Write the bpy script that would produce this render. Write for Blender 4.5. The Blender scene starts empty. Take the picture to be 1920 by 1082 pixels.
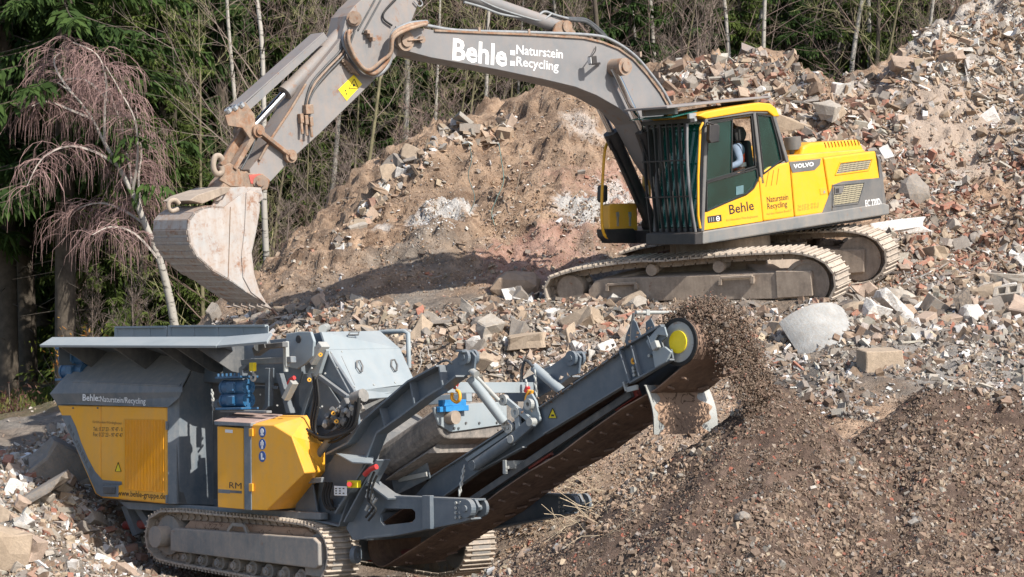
import bpy, math, random
import numpy as np
from mathutils import Vector, Matrix
random.seed(7); RNG = np.random.default_rng(7)
S = bpy.context.scene; COL = S.collection
# ---------------------------------------------------------------- camera
FP = 4340.0; CAMZ = 4.2; HOR = 430.0
cam_d = bpy.data.cameras.new('camera'); cam = bpy.data.objects.new('camera', cam_d); COL.objects.link(cam)
cam_d.sensor_width = 36.0; cam_d.lens = FP/1920*36; cam_d.clip_start = 0.5; cam_d.clip_end = 900
PITCH = math.atan((541-HOR)/FP)
cam.location = (0, 0, CAMZ); cam.rotation_euler = (math.pi/2-PITCH, 0, 0); S.camera = cam
cam_d.dof.use_dof = False
# ---------------------------------------------------------------- sky and sun
SUN_EL = math.radians(42); SUN_DIR = Vector((0.70, -0.71, 0)).normalized()
w = bpy.data.worlds.new('World'); S.world = w; w.use_nodes = True
nt = w.node_tree; bg = nt.nodes['Background']
sky = nt.nodes.new('ShaderNodeTexSky'); sky.sky_type = 'NISHITA'; sky.sun_disc = False
sky.sun_elevation = SUN_EL; sky.sun_rotation = math.atan2(SUN_DIR.x, SUN_DIR.y)
sky.air_density = 1.0; sky.dust_density = 1.5
nt.links.new(sky.outputs[0], bg.inputs[0]); bg.inputs[1].default_value = 0.13
sd = bpy.data.lights.new('sun', 'SUN'); sd.energy = 4.8; sd.angle = math.radians(0.53); sd.color = (1.0, 0.95, 0.86)
sun = bpy.data.objects.new('sun', sd); COL.objects.link(sun)
sv = Vector((SUN_DIR.x*math.cos(SUN_EL), SUN_DIR.y*math.cos(SUN_EL), math.sin(SUN_EL)))
sun.rotation_euler = sv.to_track_quat('Z', 'Y').to_euler(); sun.location = (20, -20, 30)
S.view_settings.view_transform = 'Standard'; S.view_settings.look = 'None'
S.view_settings.exposure = 0.42; S.view_settings.gamma = 1
S.cycles.max_bounces = 5; S.cycles.transparent_max_bounces = 12

def ray(px, py):
    cp, sp = math.cos(PITCH), math.sin(PITCH); a = (px-960)/FP; b = (541-py)/FP
    return Vector((a, cp + b*sp, -sp + b*cp))
def W(px, py, d):
    r = ray(px, py); return Vector((0, 0, CAMZ)) + r*(d/r.y)
def topx(p):
    cp, sp = math.cos(PITCH), math.sin(PITCH); z = p[2]-CAMZ
    f = p[1]*cp - z*sp; return 960+FP*p[0]/f, 541-FP*(p[1]*sp+z*cp)/f

# ---------------------------------------------------------------- material helpers
def lin(c):
    if isinstance(c, str):
        c = tuple(int(c[i:i+2], 16)/255 for i in (0, 2, 4))
        c = tuple(v/12.92 if v < .04045 else ((v+.055)/1.055)**2.4 for v in c)
    return (c[0], c[1], c[2], 1)
class NT:
    def __init__(s, name):
        s.m = bpy.data.materials.new(name); s.m.use_nodes = True; s.t = s.m.node_tree
        s.b = s.t.nodes['Principled BSDF']; s.out = s.t.nodes['Material Output']
        s.L = s.t.links.new
    def n(s, typ, **kw):
        nd = s.t.nodes.new('ShaderNode'+typ)
        for k, v in kw.items(): setattr(nd, k, v)
        return nd
    def coord(s, kind='Object', scale=(1, 1, 1)):
        tc = s.n('TexCoord'); mp = s.n('Mapping'); mp.inputs['Scale'].default_value = scale
        s.L(tc.outputs[kind], mp.inputs[0]); return mp.outputs[0]
    def noise(s, co, sc, det=6, rough=.6, dist=0):
        n = s.n('TexNoise'); n.inputs['Scale'].default_value = sc; n.inputs['Detail'].default_value = det
        n.inputs['Roughness'].default_value = rough; n.inputs['Distortion'].default_value = dist
        s.L(co, n.inputs['Vector']); return n.outputs['Fac']
    def ramp(s, f, lo, hi, a=0.0, b=1.0):
        m = s.n('MapRange'); m.inputs[1].default_value = lo; m.inputs[2].default_value = hi
        m.inputs[3].default_value = a; m.inputs[4].default_value = b; s.L(f, m.inputs[0]); return m.outputs[0]
    def math(s, op, a, b=None):
        m = s.n('Math', operation=op)
        for i, v in enumerate((a, b)):
            if v is None: continue
            if isinstance(v, (int, float)): m.inputs[i].default_value = v
            else: s.L(v, m.inputs[i])
        m.use_clamp = op in ('ADD',) and False
        return m.outputs[0]
    def mix(s, f, a, b, mode='MIX'):
        m = s.n('Mix', data_type='RGBA', blend_type=mode)
        if isinstance(f, (int, float)): m.inputs[0].default_value = f
        else: s.L(f, m.inputs[0])
        for i, v in ((6, a), (7, b)):
            if isinstance(v, (tuple, str)): m.inputs[i].default_value = lin(v)
            else: s.L(v, m.inputs[i])
        return m.outputs[2]
    def bump(s, h, st=.3, dist=.02):
        b = s.n('Bump'); b.inputs['Strength'].default_value = st; b.inputs['Distance'].default_value = dist
        s.L(h, b.inputs['Height']); s.L(b.outputs[0], s.b.inputs['Normal'])
    def done(s, col, rough=.8, metal=0, spec=.5):
        if isinstance(col, (tuple, str)): s.b.inputs['Base Color'].default_value = lin(col)
        else: s.L(col, s.b.inputs['Base Color'])
        if isinstance(rough, (int, float)): s.b.inputs['Roughness'].default_value = rough
        else: s.L(rough, s.b.inputs['Roughness'])
        s.b.inputs['Metallic'].default_value = metal; s.b.inputs['Specular IOR Level'].default_value = spec
        return s.m
def paint(name, base, dust=(.36, .29, .22), amt=.35, rust=0.0, rough=.42, scale=1.0, top=.45, metal=0, var=.12):
    """worn machine paint: settled dust (more on upward faces), streaks, rust blotches"""
    n = NT(name); co = n.coord('Object', (scale,)*3); cs = n.coord('Object', (6*scale, 6*scale, .9*scale))
    a = n.noise(co, 1.7, 8, .65); b = n.noise(co, 14, 6, .7); st = n.noise(cs, 1.5, 5, .6)
    base = lin(base)[:3]
    bc = n.mix(n.ramp(a, .3, .7), tuple(v*(1-var) for v in base), tuple(min(1, v*(1+var)) for v in base))
    g = n.n('NewGeometry'); sep = n.n('SeparateXYZ'); n.L(g.outputs['Normal'], sep.inputs[0])
    up = n.ramp(sep.outputs[2], .15, .95, 0, top)
    d1 = n.ramp(n.math('ADD', n.math('MULTIPLY', a, .6), n.math('MULTIPLY', st, .4)), .40, .66, 0, amt)
    d2 = n.ramp(b, .48, .72, 0, amt*.5)
    d = n.math('MINIMUM', n.math('ADD', n.math('ADD', d1, d2), up), .93)
    c = n.mix(d, bc, dust)
    if rust > 0:
        r = n.noise(co, 3.1, 9, .75, .4); r2 = n.ramp(r, .62-.2*rust, .70-.12*rust, 0, .9)
        c = n.mix(r2, c, n.mix(b, (.16, .07, .035), (.34, .17, .09)))
    n.bump(b, .12, .01)
    rg = n.ramp(d, 0, .6, rough, .88)
    return n.done(c, rg, metal)
def plain(name, col, rough=.6, metal=0, var=.25, sc=8, bump=.2):
    n = NT(name); co = n.coord('Object'); a = n.noise(co, sc, 7, .7); c = lin(col)[:3]
    cc = n.mix(n.ramp(a, .3, .7), tuple(v*(1-var) for v in c), tuple(min(1, v*(1+var)) for v in c))
    if bump: n.bump(a, bump, .01)
    return n.done(cc, rough, metal)

# ---------------------------------------------------------------- scene helpers
def tag(o, label=None, cat=None, group=None, kind=None):
    if label: o['label'] = label
    if cat: o['category'] = cat
    if group: o['group'] = group
    if kind: o['kind'] = kind
    return o
def empty(name, M=None):
    o = bpy.data.objects.new(name, None); COL.objects.link(o); o.empty_display_size = .3
    if M is not None: o.matrix_world = M
    return o
def link(name, me, mat=None, parent=None):
    o = bpy.data.objects.new(name, me); COL.objects.link(o)
    if mat is not None and not me.materials:
        for m in (mat if isinstance(mat, (list, tuple)) else [mat]): me.materials.append(m)
    if parent is not None: o.parent = parent
    return o
def copy_tree(o, parent=None):
    c = o.copy(); COL.objects.link(c); c.parent = parent
    for ch in list(o.children): copy_tree(ch, c)
    return c

SINGLES = {'bolt', 'spill_guard', 'mounting_plate', 'hydraulic_hose', 'pin', 'shackle', 'orange_ring', 'bearing_bracket', 'eyes', 'red_rail', 'rubber_skirt', 'wires', 'hydraulic_coupling', 'badge_bars', 'vent_slot', 'rib', 'cheek_plate', 'bucket_ear', 'cylinder_bracket', 'eye_pair'}
class MB:
    """collects solids, built as one mesh object"""
    def __init__(s): s.v = []; s.f = []; s.m = []; s.sm = []; s.g = []; s.gi = 0
    def add(s, vs, fs, m=0, smooth=False, same=False):
        s.gi += 0 if same else 1
        k = len(s.v); s.v += [tuple(p) for p in vs]
        for f in fs: s.f.append(tuple(i+k for i in f)); s.m.append(m); s.sm.append(smooth); s.g.append(s.gi)
        return s
    def slab(s, pts, vec, m=0):
        """polygon (3d points) extruded by vec"""
        n = len(pts); vec = Vector(vec); a = [Vector(p) for p in pts]; b = [p+vec for p in a]
        nr = Vector((0, 0, 0))
        for i in range(n): nr += a[i].cross(a[(i+1) % n])
        if nr.dot(vec) > 0: a, b = a[::-1], b[::-1]   # cap a must face away from vec
        fs = [tuple(range(n)), tuple(range(2*n-1, n-1, -1))]
        fs += [(i, i+n, (i+1) % n+n, (i+1) % n) for i in range(n)]
        return s.add(a+b, fs, m)
    def box(s, c, size, rot=None, m=0):
        hx, hy, hz = (v/2 for v in size); vs = []
        for z in (-hz, hz):
            for x, y in ((-hx, -hy), (hx, -hy), (hx, hy), (-hx, hy)):
                p = Vector((x, y, z))
                if rot is not None: p = rot @ p
                vs.append(p+Vector(c))
        return s.add(vs, [(3, 2, 1, 0), (4, 5, 6, 7), (0, 1, 5, 4), (1, 2, 6, 5), (2, 3, 7, 6), (3, 0, 4, 7)], m)
    def bb(s, x0, x1, y0, y1, z0, z1, m=0):
        return s.box(((x0+x1)/2, (y0+y1)/2, (z0+z1)/2), (abs(x1-x0), abs(y1-y0), abs(z1-z0)), None, m)
    def beam(s, p0, p1, w, h, up=(0, 0, 1), m=0):
        p0, p1 = Vector(p0), Vector(p1); d = (p1-p0); L = d.length; d.normalize()
        sd = Vector(up).cross(d)
        if sd.length < 1e-4: sd = Vector((0, 1, 0))
        sd.normalize(); u = d.cross(sd)
        R = Matrix((d, sd, u)).transposed()
        return s.box((p0+p1)/2, (L, w, h), R, m)
    def tube(s, path, r, n=8, m=0, cap=True, smooth=True):
        path = [Vector(p) for p in path]; N = len(path)
        rs = r if isinstance(r, (list, tuple)) else [r]*N
        vs = []; t0 = (path[1]-path[0]).normalized()
        a = t0.orthogonal().normalized()
        for i, p in enumerate(path):
            t = (path[min(i+1, N-1)]-path[max(i-1, 0)])
            if t.length < 1e-9: t = t0
            t.normalize(); a = (a-t*a.dot(t))
            if a.length < 1e-6: a = t.orthogonal()
            a.normalize(); b = t.cross(a)
            for k in range(n):
                an = 2*math.pi*k/n; vs.append(p+(a*math.cos(an)+b*math.sin(an))*rs[i])
        fs = [(i*n+k, i*n+(k+1) % n, (i+1)*n+(k+1) % n, (i+1)*n+k) for i in range(N-1) for k in range(n)]
        s.add(vs, fs, m, smooth)
        if cap:
            s.add(vs[:n], [tuple(range(n-1, -1, -1))], m, False, True); s.add(vs[-n:], [tuple(range(n))], m, False, True)
        return s
    def cyl(s, p0, p1, r, n=20, m=0, r2=None):
        return s.tube([p0, p1], [r, r if r2 is None else r2], n, m)
    def ring(s, p0, p1, r, ri, n=24, m=0):
        p0, p1 = Vector(p0), Vector(p1); t = (p1-p0).normalized(); a = t.orthogonal().normalized(); b = t.cross(a); vs = []
        for p in (p0, p1):
            for rr in (r, ri):
                for k in range(n):
                    an = 2*math.pi*k/n; vs.append(p+(a*math.cos(an)+b*math.sin(an))*rr)
        fs = []
        for k in range(n):
            j = (k+1) % n
            fs += [(k, j, 2*n+j, 2*n+k), (n+k, 3*n+k, 3*n+j, n+j), (k, n+k, n+j, j), (2*n+k, 2*n+j, 3*n+j, 3*n+k)]
        return s.add(vs, fs, m)
    def build(s, name, mat, parent=None, bevel=0, seg=1, label=None):
        if name in SINGLES and len(set(s.g)) > 1:      # each bolt, hose or plate an object of its own
            out = None
            for gi in sorted(set(s.g)):
                q = MB(); ids = {}
                for f, m_, sm_, g_ in zip(s.f, s.m, s.sm, s.g):
                    if g_ != gi: continue
                    for i in f:
                        if i not in ids: ids[i] = len(q.v); q.v.append(s.v[i])
                    q.f.append(tuple(ids[i] for i in f)); q.m.append(m_); q.sm.append(sm_); q.g.append(1)
                out = q.build(name, mat, parent, bevel, seg, label)
            return out
        me = bpy.data.meshes.new(name); me.from_pydata(s.v, [], s.f)
        for mm in (mat if isinstance(mat, (list, tuple)) else [mat]): me.materials.append(mm)
        me.polygons.foreach_set('material_index', s.m); me.polygons.foreach_set('use_smooth', s.sm)
        me.update(); o = link(name, me, None, parent)
        if bevel:
            md = o.modifiers.new('bevel', 'BEVEL'); md.width = bevel; md.segments = seg; md.limit_method = 'ANGLE'
            md.angle_limit = math.radians(42); md.harden_normals = False
        if label: o['label'] = label
        return o
def sm_curve(pts, n=6):
    """Catmull-Rom through points"""
    P = [Vector(p) for p in pts]; out = []
    for i in range(len(P)-1):
        p0 = P[max(i-1, 0)]; p1 = P[i]; p2 = P[i+1]; p3 = P[min(i+2, len(P)-1)]
        for k in range(n):
            t = k/n; out.append(.5*((2*p1)+(p2-p0)*t+(2*p0-5*p1+4*p2-p3)*t*t+(3*p1-p0-3*p2+p3)*t**3))
    out.append(P[-1]); return out
def chain(path_len, p0, p1, sag, r, nl, mb):
    p0, p1 = Vector(p0), Vector(p1); pts = []
    for i in range(nl+1):
        t = i/nl; p = p0.lerp(p1, t); p.z -= sag*4*t*(1-t); pts.append(p)
    for i in range(nl):
        a, b = pts[i], pts[i+1]; d = (b-a); L = d.length*.68; c = (a+b)/2; d.normalize()
        s1 = d.orthogonal().normalized(); s2 = d.cross(s1); sd = s1 if i % 2 else s2
        loop = [c+d*L*math.cos(2*math.pi*k/8)+sd*L*.45*math.sin(2*math.pi*k/8) for k in range(9)]
        mb.tube(loop, r, 5, cap=False)
def text(body, M, size, mat, parent, name='lettering', sx=1.0, depth=.003, bold=0.0, align='LEFT', shear=0):
    cu = bpy.data.curves.new('txt', 'FONT'); cu.body = body; cu.size = size; cu.extrude = depth; cu.offset = bold
    cu.align_x = align; cu.resolution_u = 2; cu.shear = shear
    o = bpy.data.objects.new('txt', cu); COL.objects.link(o)
    dg = bpy.context.evaluated_depsgraph_get(); me = bpy.data.meshes.new_from_object(o.evaluated_get(dg))
    bpy.data.objects.remove(o); bpy.data.curves.remove(cu)
    me.transform(M @ Matrix.Diagonal((sx, 1, 1, 1))); me.materials.clear(); me.materials.append(mat)
    return link(name, me, None, parent)
class Frame:
    """a machine's own axes: origin, yaw, pitch, roll; s.y/s.x/s.z turn an outline seen in the photo into local points on a plane of the machine"""
    def __init__(s, pos, yaw, pi, ro, flip):
        y, p, r = (math.radians(v) for v in (yaw, pi, ro))
        X = Vector((-math.cos(y), -math.sin(y), 0)) if flip else Vector((math.cos(y), -math.sin(y), 0))
        Z = Vector((0, 0, 1)); Y = Z.cross(X)
        X2 = X*math.cos(p)+Z*math.sin(p); Z2 = Z*math.cos(p)-X*math.sin(p)
        Y3 = Y*math.cos(r)+Z2*math.sin(r); Z3 = Z2*math.cos(r)-Y*math.sin(r)
        s.M = Matrix.Translation(pos) @ Matrix((X2, Y3, Z3)).transposed().to_4x4(); s.I = s.M.inverted()
        s.o = s.I @ Vector((0, 0, CAMZ)); s.R = s.I.to_3x3()
    def hit(s, px, py, ax, val):
        d = s.R @ ray(px, py); t = (val-s.o[ax])/d[ax]; p = s.o+d*t; p[ax] = val; return p
    def y(s, px, py, v): return s.hit(px, py, 1, v)
    def x(s, px, py, v): return s.hit(px, py, 0, v)
    def z(s, px, py, v): return s.hit(px, py, 2, v)
    def ys(s, v, *pp): return [s.y(pp[i], pp[i+1], v) for i in range(0, len(pp), 2)]
    def xs(s, v, *pp): return [s.x(pp[i], pp[i+1], v) for i in range(0, len(pp), 2)]
EX = Frame((3.10, 34.6, 4.08), 39, -6.0, 0.5, True)        # excavator upper: x forward, y to the cab side (towards us)
UC = Frame((3.20, 34.4, 3.15), 26.5, 2.3, 7.2, False)      # excavator tracks: x to the right end, -y towards us
CR = Frame((-2.45, 28.0, -0.05), 45.5, 4.1, -2.6, False)   # crusher: x to the conveyor head, -y towards us
# vectorised value noise
def _h(ix, iy, s):
    n = (ix.astype(np.int64)*374761393+iy.astype(np.int64)*668265263+s*974711) & 0xffffffff
    n = ((n ^ (n >> 13))*1274126177) & 0xffffffff
    return ((n ^ (n >> 16)) & 0xffff)/65535.0
def vnoise(x, y, s=0):
    x = np.asarray(x, float); y = np.asarray(y, float)
    ix, iy = np.floor(x), np.floor(y); fx, fy = x-ix, y-iy; u = fx*fx*(3-2*fx); v = fy*fy*(3-2*fy)
    a, b, c, d = _h(ix, iy, s), _h(ix+1, iy, s), _h(ix, iy+1, s), _h(ix+1, iy+1, s)
    return (a*(1-u)+b*u)*(1-v)+(c*(1-u)+d*u)*v-.5
def fbm(x, y, f=1., o=5, g=.5, s=0, ridged=False):
    t = 0; a = 1.
    for i in range(o):
        n = vnoise(x*f+17*i, y*f-9*i, s+i)
        t = t+a*((.25-abs(n)) if ridged else n); f *= 2.03; a *= g
    return t
# ---------------------------------------------------------------- ground
CP = [ # (px, py, distance): where the ground shows in the photograph and how far off it lies
 (300,1075,28.5),(640,1100,26.8),(900,1085,28),(420,1060,29),(200,1060,28),(-200,1060,28),(0,1150,25),(500,1160,25),(1000,1180,24.5),
 (330,960,31),(700,960,31),(900,940,31),(200,1000,29.5),
 # left rubble
 (-100,850,30.5),(20,842,31),(100,812,32),(170,850,31.5),(250,900,31),(0,900,29.5),(90,905,29.5),(180,930,29.5),(0,960,27.5),(60,1000,26.5),(-60,1080,25.8),
 (150,1040,27.5),(-150,950,29),(-300,900,30),
 (60,830,38),(-100,820,38),(200,800,38),(100,770,45),(-100,760,46),(50,705,56),(-250,700,56),(250,700,55),(350,720,44),(500,720,44),
 # bank behind the conveyor
 (1000,1040,27.3),(1150,1000,27.0),(1000,930,28.3),(1150,860,28.4),(1250,900,27.4),(1000,780,30.3),(1150,760,29.8),(1300,780,28.6),(850,780,31.2),(700,760,32),
 (1400,840,27.4),(1500,900,26.4),(1700,900,26),(1900,900,26),(2100,900,26),(1300,1000,26),(1600,1080,24.5),(2000,1080,24.5),
 # rubble slope under the excavator
 (450,640,34.6),(600,650,33.4),(760,690,32),(860,660,32),(1000,650,32),(1150,660,31.6),(1300,660,31.2),(1400,650,31.2),
 (600,600,34.3),(800,610,33.2),(1000,592,33.0),(1200,596,32.4),(1400,610,31.6),(1550,590,31.5),(1450,640,31.5),
 (1000,565,34.2),(1050,562,34.0),(1120,558,33.9),(1200,560,33.6),(1300,562,33.2),(1400,564,32.9),(1500,566,32.4),(1560,566,32.2),(1300,552,34),(1450,552,34),(1600,560,34),
 (1100,520,36),(1300,505,36),(1500,500,36),(1670,508,36),(1640,510,35.2),(1710,508,35.3),(1600,516,35.0),(1850,500,36.6),(2000,490,37),
 (1500,655,31),(1600,640,31),(1750,610,32.2),(1900,590,32.8),(2050,590,33),(1620,575,33.4),(1750,555,34.2),(1880,540,34.8),
 (1500,720,29),(1650,700,29.3),(1800,690,29.5),(1920,680,29.8),(2080,670,30),(1520,790,27.6),(1650,770,27.8),(1800,760,27.8),(1950,750,28),(2100,740,28),
 # mound behind on the left, crest then face then back
 (400,608,36.5),(480,560,36.8),(560,500,37.4),(640,430,38.2),(700,370,38.8),(760,312,39.2),(840,248,40),(900,240,40),(960,240,40),(1010,215,40),(1060,190,40),(1100,184,40),(1150,215,40.3),
 (480,590,35.3),(560,575,35),(640,540,35.4),(700,480,36.4),(780,400,37.6),(850,330,38.6),(950,330,38.6),(1050,300,38.8),(1130,320,38.6),
 (800,520,35.6),(900,450,36.8),(1000,430,37),(1100,420,37),(950,545,35),(1050,530,35.2),(1180,460,36.6),
 (640,560,43),(840,420,44.5),(1000,400,44.5),(1100,400,45),(480,640,42),(400,680,41),
 # ridge behind the cab
 (1220,200,41),(1300,142,42),(1360,135,42.3),(1420,132,42.6),(1480,150,42.8),(1560,168,43),(1620,196,43),(1665,206,42.8),
 (1300,260,40),(1450,260,40),(1600,280,40),(1500,370,38.6),(1700,400,38.4),(1250,380,38.5),
 (1300,350,48),(1500,350,48),(1700,350,49),(1900,300,50),
 # tall heap on the right
 (1705,160,42.0),(1728,92,42.4),(1765,82,42.8),(1820,80,43.2),(1862,40,43.6),(1890,4,43.8),(1980,-60,44.4),(2100,-120,44.5),(2250,-120,45),
 (1720,230,41.4),(1800,210,41.8),(1900,160,42.4),(2050,100,42.6),(1750,340,39.8),(1850,320,40.2),(1950,280,40.6),(2100,260,41),
 (1750,430,38.2),(1900,430,38.4),(2080,430,38.6),(2250,430,38.6),(2150,200,49),
]
PP = np.array([tuple(W(*c)) for c in CP])
EXTRA = [(-30,20,0),(-30,30,.2),(-15,15,-.3),(0,15,-.4),(0,20,-.1),(6,18,-.2),(15,15,-.2),(30,20,.5),(30,35,3),(25,45,4),(-30,45,.8),(-12,24,0),(-5,22,-.1),(3,21.5,0),(8,22,.1),(12,26,.8),
         (-20,60,1.2),(-5,60,1.6),(8,60,2.2),(20,60,3),(-30,75,3),(0,75,4.5),(20,75,6),(-30,90,7),(0,90,8),(30,90,9),(-4,52,1.4),(3,52,1.6),(9,54,2.0),(15,54,3.0),(0,0,-1.5),(30,0,-1),(-30,0,-1)]
PP = np.vstack([PP, np.array(EXTRA, float)])
def _phi(r): return r*r*np.log(r+1e-6)
_n = len(PP); _d = np.sqrt(((PP[:, None, :2]-PP[None, :, :2])**2).sum(-1)); _K = _phi(_d)+np.eye(_n)*.35
_A = np.zeros((_n+3, _n+3)); _A[:_n, :_n] = _K; _A[:_n, _n] = 1; _A[:_n, _n+1:] = PP[:, :2]; _A[_n:, :_n] = _A[:_n, _n:].T
_w = np.linalg.solve(_A, np.concatenate([PP[:, 2], np.zeros(3)]))
def smooth_h(x, y):
    x = np.asarray(x, float); y = np.asarray(y, float); sh = x.shape; x = x.ravel(); y = y.ravel(); o = np.empty_like(x)
    for i in range(0, len(x), 20000):
        X = x[i:i+20000]; Y = y[i:i+20000]; r = np.sqrt((X[:, None]-PP[:, 0])**2+(Y[:, None]-PP[:, 1])**2)
        o[i:i+20000] = _phi(r)@_w[:_n]+_w[_n]+_w[_n+1]*X+_w[_n+2]*Y
    return o.reshape(sh)
def sstep(a, b, x): t = np.clip((x-a)/(b-a), 0, 1); return t*t*(3-2*t)
def ground_h(x, y):
    x = np.asarray(x, float); y = np.asarray(y, float)
    far = sstep(62, 95, y); hill = 1.5+np.clip(y-55, 0, 200)*.165
    h = smooth_h(np.clip(x, -28, 28), np.clip(y, 1, 88))*(1-far)+hill*far
    rough = sstep(20, 26, y)*(1-sstep(46, 50, y))
    mound = sstep(34.8, 36.5, y)*(1-sstep(44, 47, y))*sstep(-6.5, -4, x)
    h = h+rough*(.13*fbm(x, y, .8, 6, .52, 3)+.05*fbm(x, y, 5, 3, .5, 9))
    h = h+mound*(.8*fbm(x, y, .5, 6, .58, 21, True)+.42*fbm(x+.25*y, y*1.0, 1.7, 5, .64, 31, True)); h = h+mound*.15*fbm(x+.5*y, y-.2*x, 5.5, 4, .62, 51, True); t_ = h/.42+1.2*fbm(x, y, .4, 3, .5, 77); h = h+mound*.16*(sstep(.25, .75, t_-np.floor(t_))-(t_-np.floor(t_)))
    h = h+(1-rough)*.4*fbm(x, y, .3, 5, .5, 40)
    return h
def grid_mesh(name, xs, ys, hf, mats):
    X, Y = np.meshgrid(xs, ys); Z = hf(X, Y); nx, ny = len(xs), len(ys)
    v = np.stack([X, Y, Z], -1).reshape(-1, 3); i = np.arange(nx*ny).reshape(ny, nx)
    q = np.stack([i[:-1, :-1], i[:-1, 1:], i[1:, 1:], i[1:, :-1]], -1).reshape(-1, 4)
    me = bpy.data.meshes.new(name); np_mesh(me, v, q)
    for m in mats: me.materials.append(m)
    me.polygons.foreach_set('use_smooth', np.ones(len(q), bool)); return me
def np_mesh(me, v, q):
    k = q.shape[1]; me.vertices.add(len(v)); me.vertices.foreach_set('co', np.ascontiguousarray(v, np.float32).ravel())
    me.loops.add(q.size); me.loops.foreach_set('vertex_index', q.ravel().astype(np.int32))
    me.polygons.add(len(q)); me.polygons.foreach_set('loop_start', (np.arange(len(q))*k).astype(np.int32))
    me.polygons.foreach_set('use_smooth', np.zeros(len(q), bool)); me.update(calc_edges=True)
def seg(a, b, st): return np.arange(a, b, st)
gx = np.concatenate([seg(-400, -60, 20), seg(-60, -14, 1.5), seg(-14, -9, .2), seg(-9, 11, .06), seg(11, 16, .2), seg(16, 60, 1.5), seg(60, 401, 20)])
gy = np.concatenate([seg(-60, 10, 5), seg(10, 21, .5), seg(21, 27, .06), seg(27, 45, .05), seg(45, 50, .15), seg(50, 80, .6), seg(80, 130, 3), seg(130, 500, 20)])
# soil material: world position decides which fill lies where
n = NT('soil'); co = n.coord('Object'); A = n.noise(co, .55, 8, .62, .3); B = n.noise(co, 3.0, 9, .7); Cn = n.noise(co, 22, 6, .7); D = n.noise(co, 1.3, 7, .7, .6)
brown = n.mix(n.ramp(B, .3, .7), (.115, .078, .055), (.27, .19, .135))
tan = n.mix(n.ramp(B, .40, .60), (.19, .112, .068), (.54, .37, .25))
grey = n.mix(n.ramp(B, .3, .7), (.10, .09, .08), (.34, .30, .26))
pink = n.mix(n.ramp(B, .36, .64), (.30, .16, .12), (.52, .33, .26))
geo = n.n('NewGeometry'); sp = n.n('SeparateXYZ'); n.L(geo.outputs['Position'], sp.inputs[0])
def blob(x, y, z, r, soft=.5, amp=1.0):
    vm = n.n('VectorMath', operation='DISTANCE'); n.L(geo.outputs['Position'], vm.inputs[0]); vm.inputs[1].default_value = (x, y, z)
    d = n.math('ADD', vm.outputs['Value'], n.math('MULTIPLY', n.math('SUBTRACT', D, .5), r*2.6))
    return n.ramp(d, r*(1-soft*.5), r*(1+soft*.5), amp, 0)
yb = n.math('ADD', sp.outputs[1], n.math('MULTIPLY', n.math('SUBTRACT', A, .5), 4))
c = n.mix(n.ramp(A, .4, .6), grey, brown)
c = n.mix(n.ramp(yb, 35, 36.5), c, n.mix(n.ramp(A, .35, .6), n.mix(.35, brown, tan), tan))
p = W(1250, 400, 37.6); c = n.mix(blob(*p, 1.5), c, pink)
p = W(1010, 500, 36.0); c = n.mix(blob(*p, .9), c, pink)
for (a, b, d, r, am) in ((822, 420, 37.2, .42, 1), (850, 400, 37.4, .34, 1), (1095, 400, 37.2, .5, 1), (1115, 430, 37, .4, 1), (1160, 360, 38, .4, .9), (790, 430, 37, .3, .9), (1090, 250, 39.3, .45, .5), (720, 440, 37, .2, .7)):
    p = W(a, b, d); c = n.mix(blob(*p, r, .35, am), c, n.mix(B, (.30, .26, .23), (.80, .79, .77)))
p = W(1880, 120, 42.5); c = n.mix(blob(*p, 1.9), c, n.mix(n.ramp(B, .35, .65), (.26, .22, .19), (.64, .60, .55)))
p = W(1800, 260, 41); c = n.mix(blob(*p, 1.6), c, n.mix(B, (.30, .23, .18), (.56, .45, .37)))
p = W(1640, 260, 40.4); c = n.mix(blob(*p, .55), c, (.06, .05, .055))
p = W(1500, 690, 29.5); c = n.mix(blob(*p, .9), c, n.mix(B, (.05, .047, .045), (.15, .135, .125)))
p = W(1780, 680, 29.7); c = n.mix(blob(*p, 1.2), c, n.mix(B, (.18, .165, .15), (.38, .35, .32)))
p = W(1600, 780, 27.6); c = n.mix(blob(*p, .8), c, tan)
p = W(1150, 880, 28.2); c = n.mix(blob(*p, 2.0), c, n.mix(n.ramp(B, .35, .65), (.26, .175, .12), (.52, .39, .29)))
p = W(960, 1040, 27.6); c = n.mix(blob(*p, 1.0), c, n.mix(B, (.25, .18, .13), (.48, .37, .28)))
forest = n.mix(n.ramp(D, .35, .65), n.mix(B, (.10, .06, .035), (.22, .14, .085)), n.mix(B, (.035, .055, .015), (.09, .11, .035)))
c = n.mix(n.ramp(yb, 45, 47), c, forest)
fy = n.ramp(n.math('SUBTRACT', n.math('ADD', sp.outputs[0], 5.5), n.math('MULTIPLY', n.math('SUBTRACT', yb, 38), .1)), 0, -1)
fz = n.math('MULTIPLY', n.ramp(yb, 33, 34.5), fy)
c = n.mix(fz, c, forest)
c = n.mix(n.ramp(Cn, .35, .75, 0, .28), c, (.42, .36, .30))
n.bump(n.math('ADD', n.math('MULTIPLY', B, .6), n.math('MULTIPLY', Cn, .4)), 1.0, .13)
SOIL = n.done(c, .95, 0, .2)
ground = link('ground', grid_mesh('ground', gx, gy, ground_h, [SOIL])); tag(ground, kind='structure')

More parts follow.
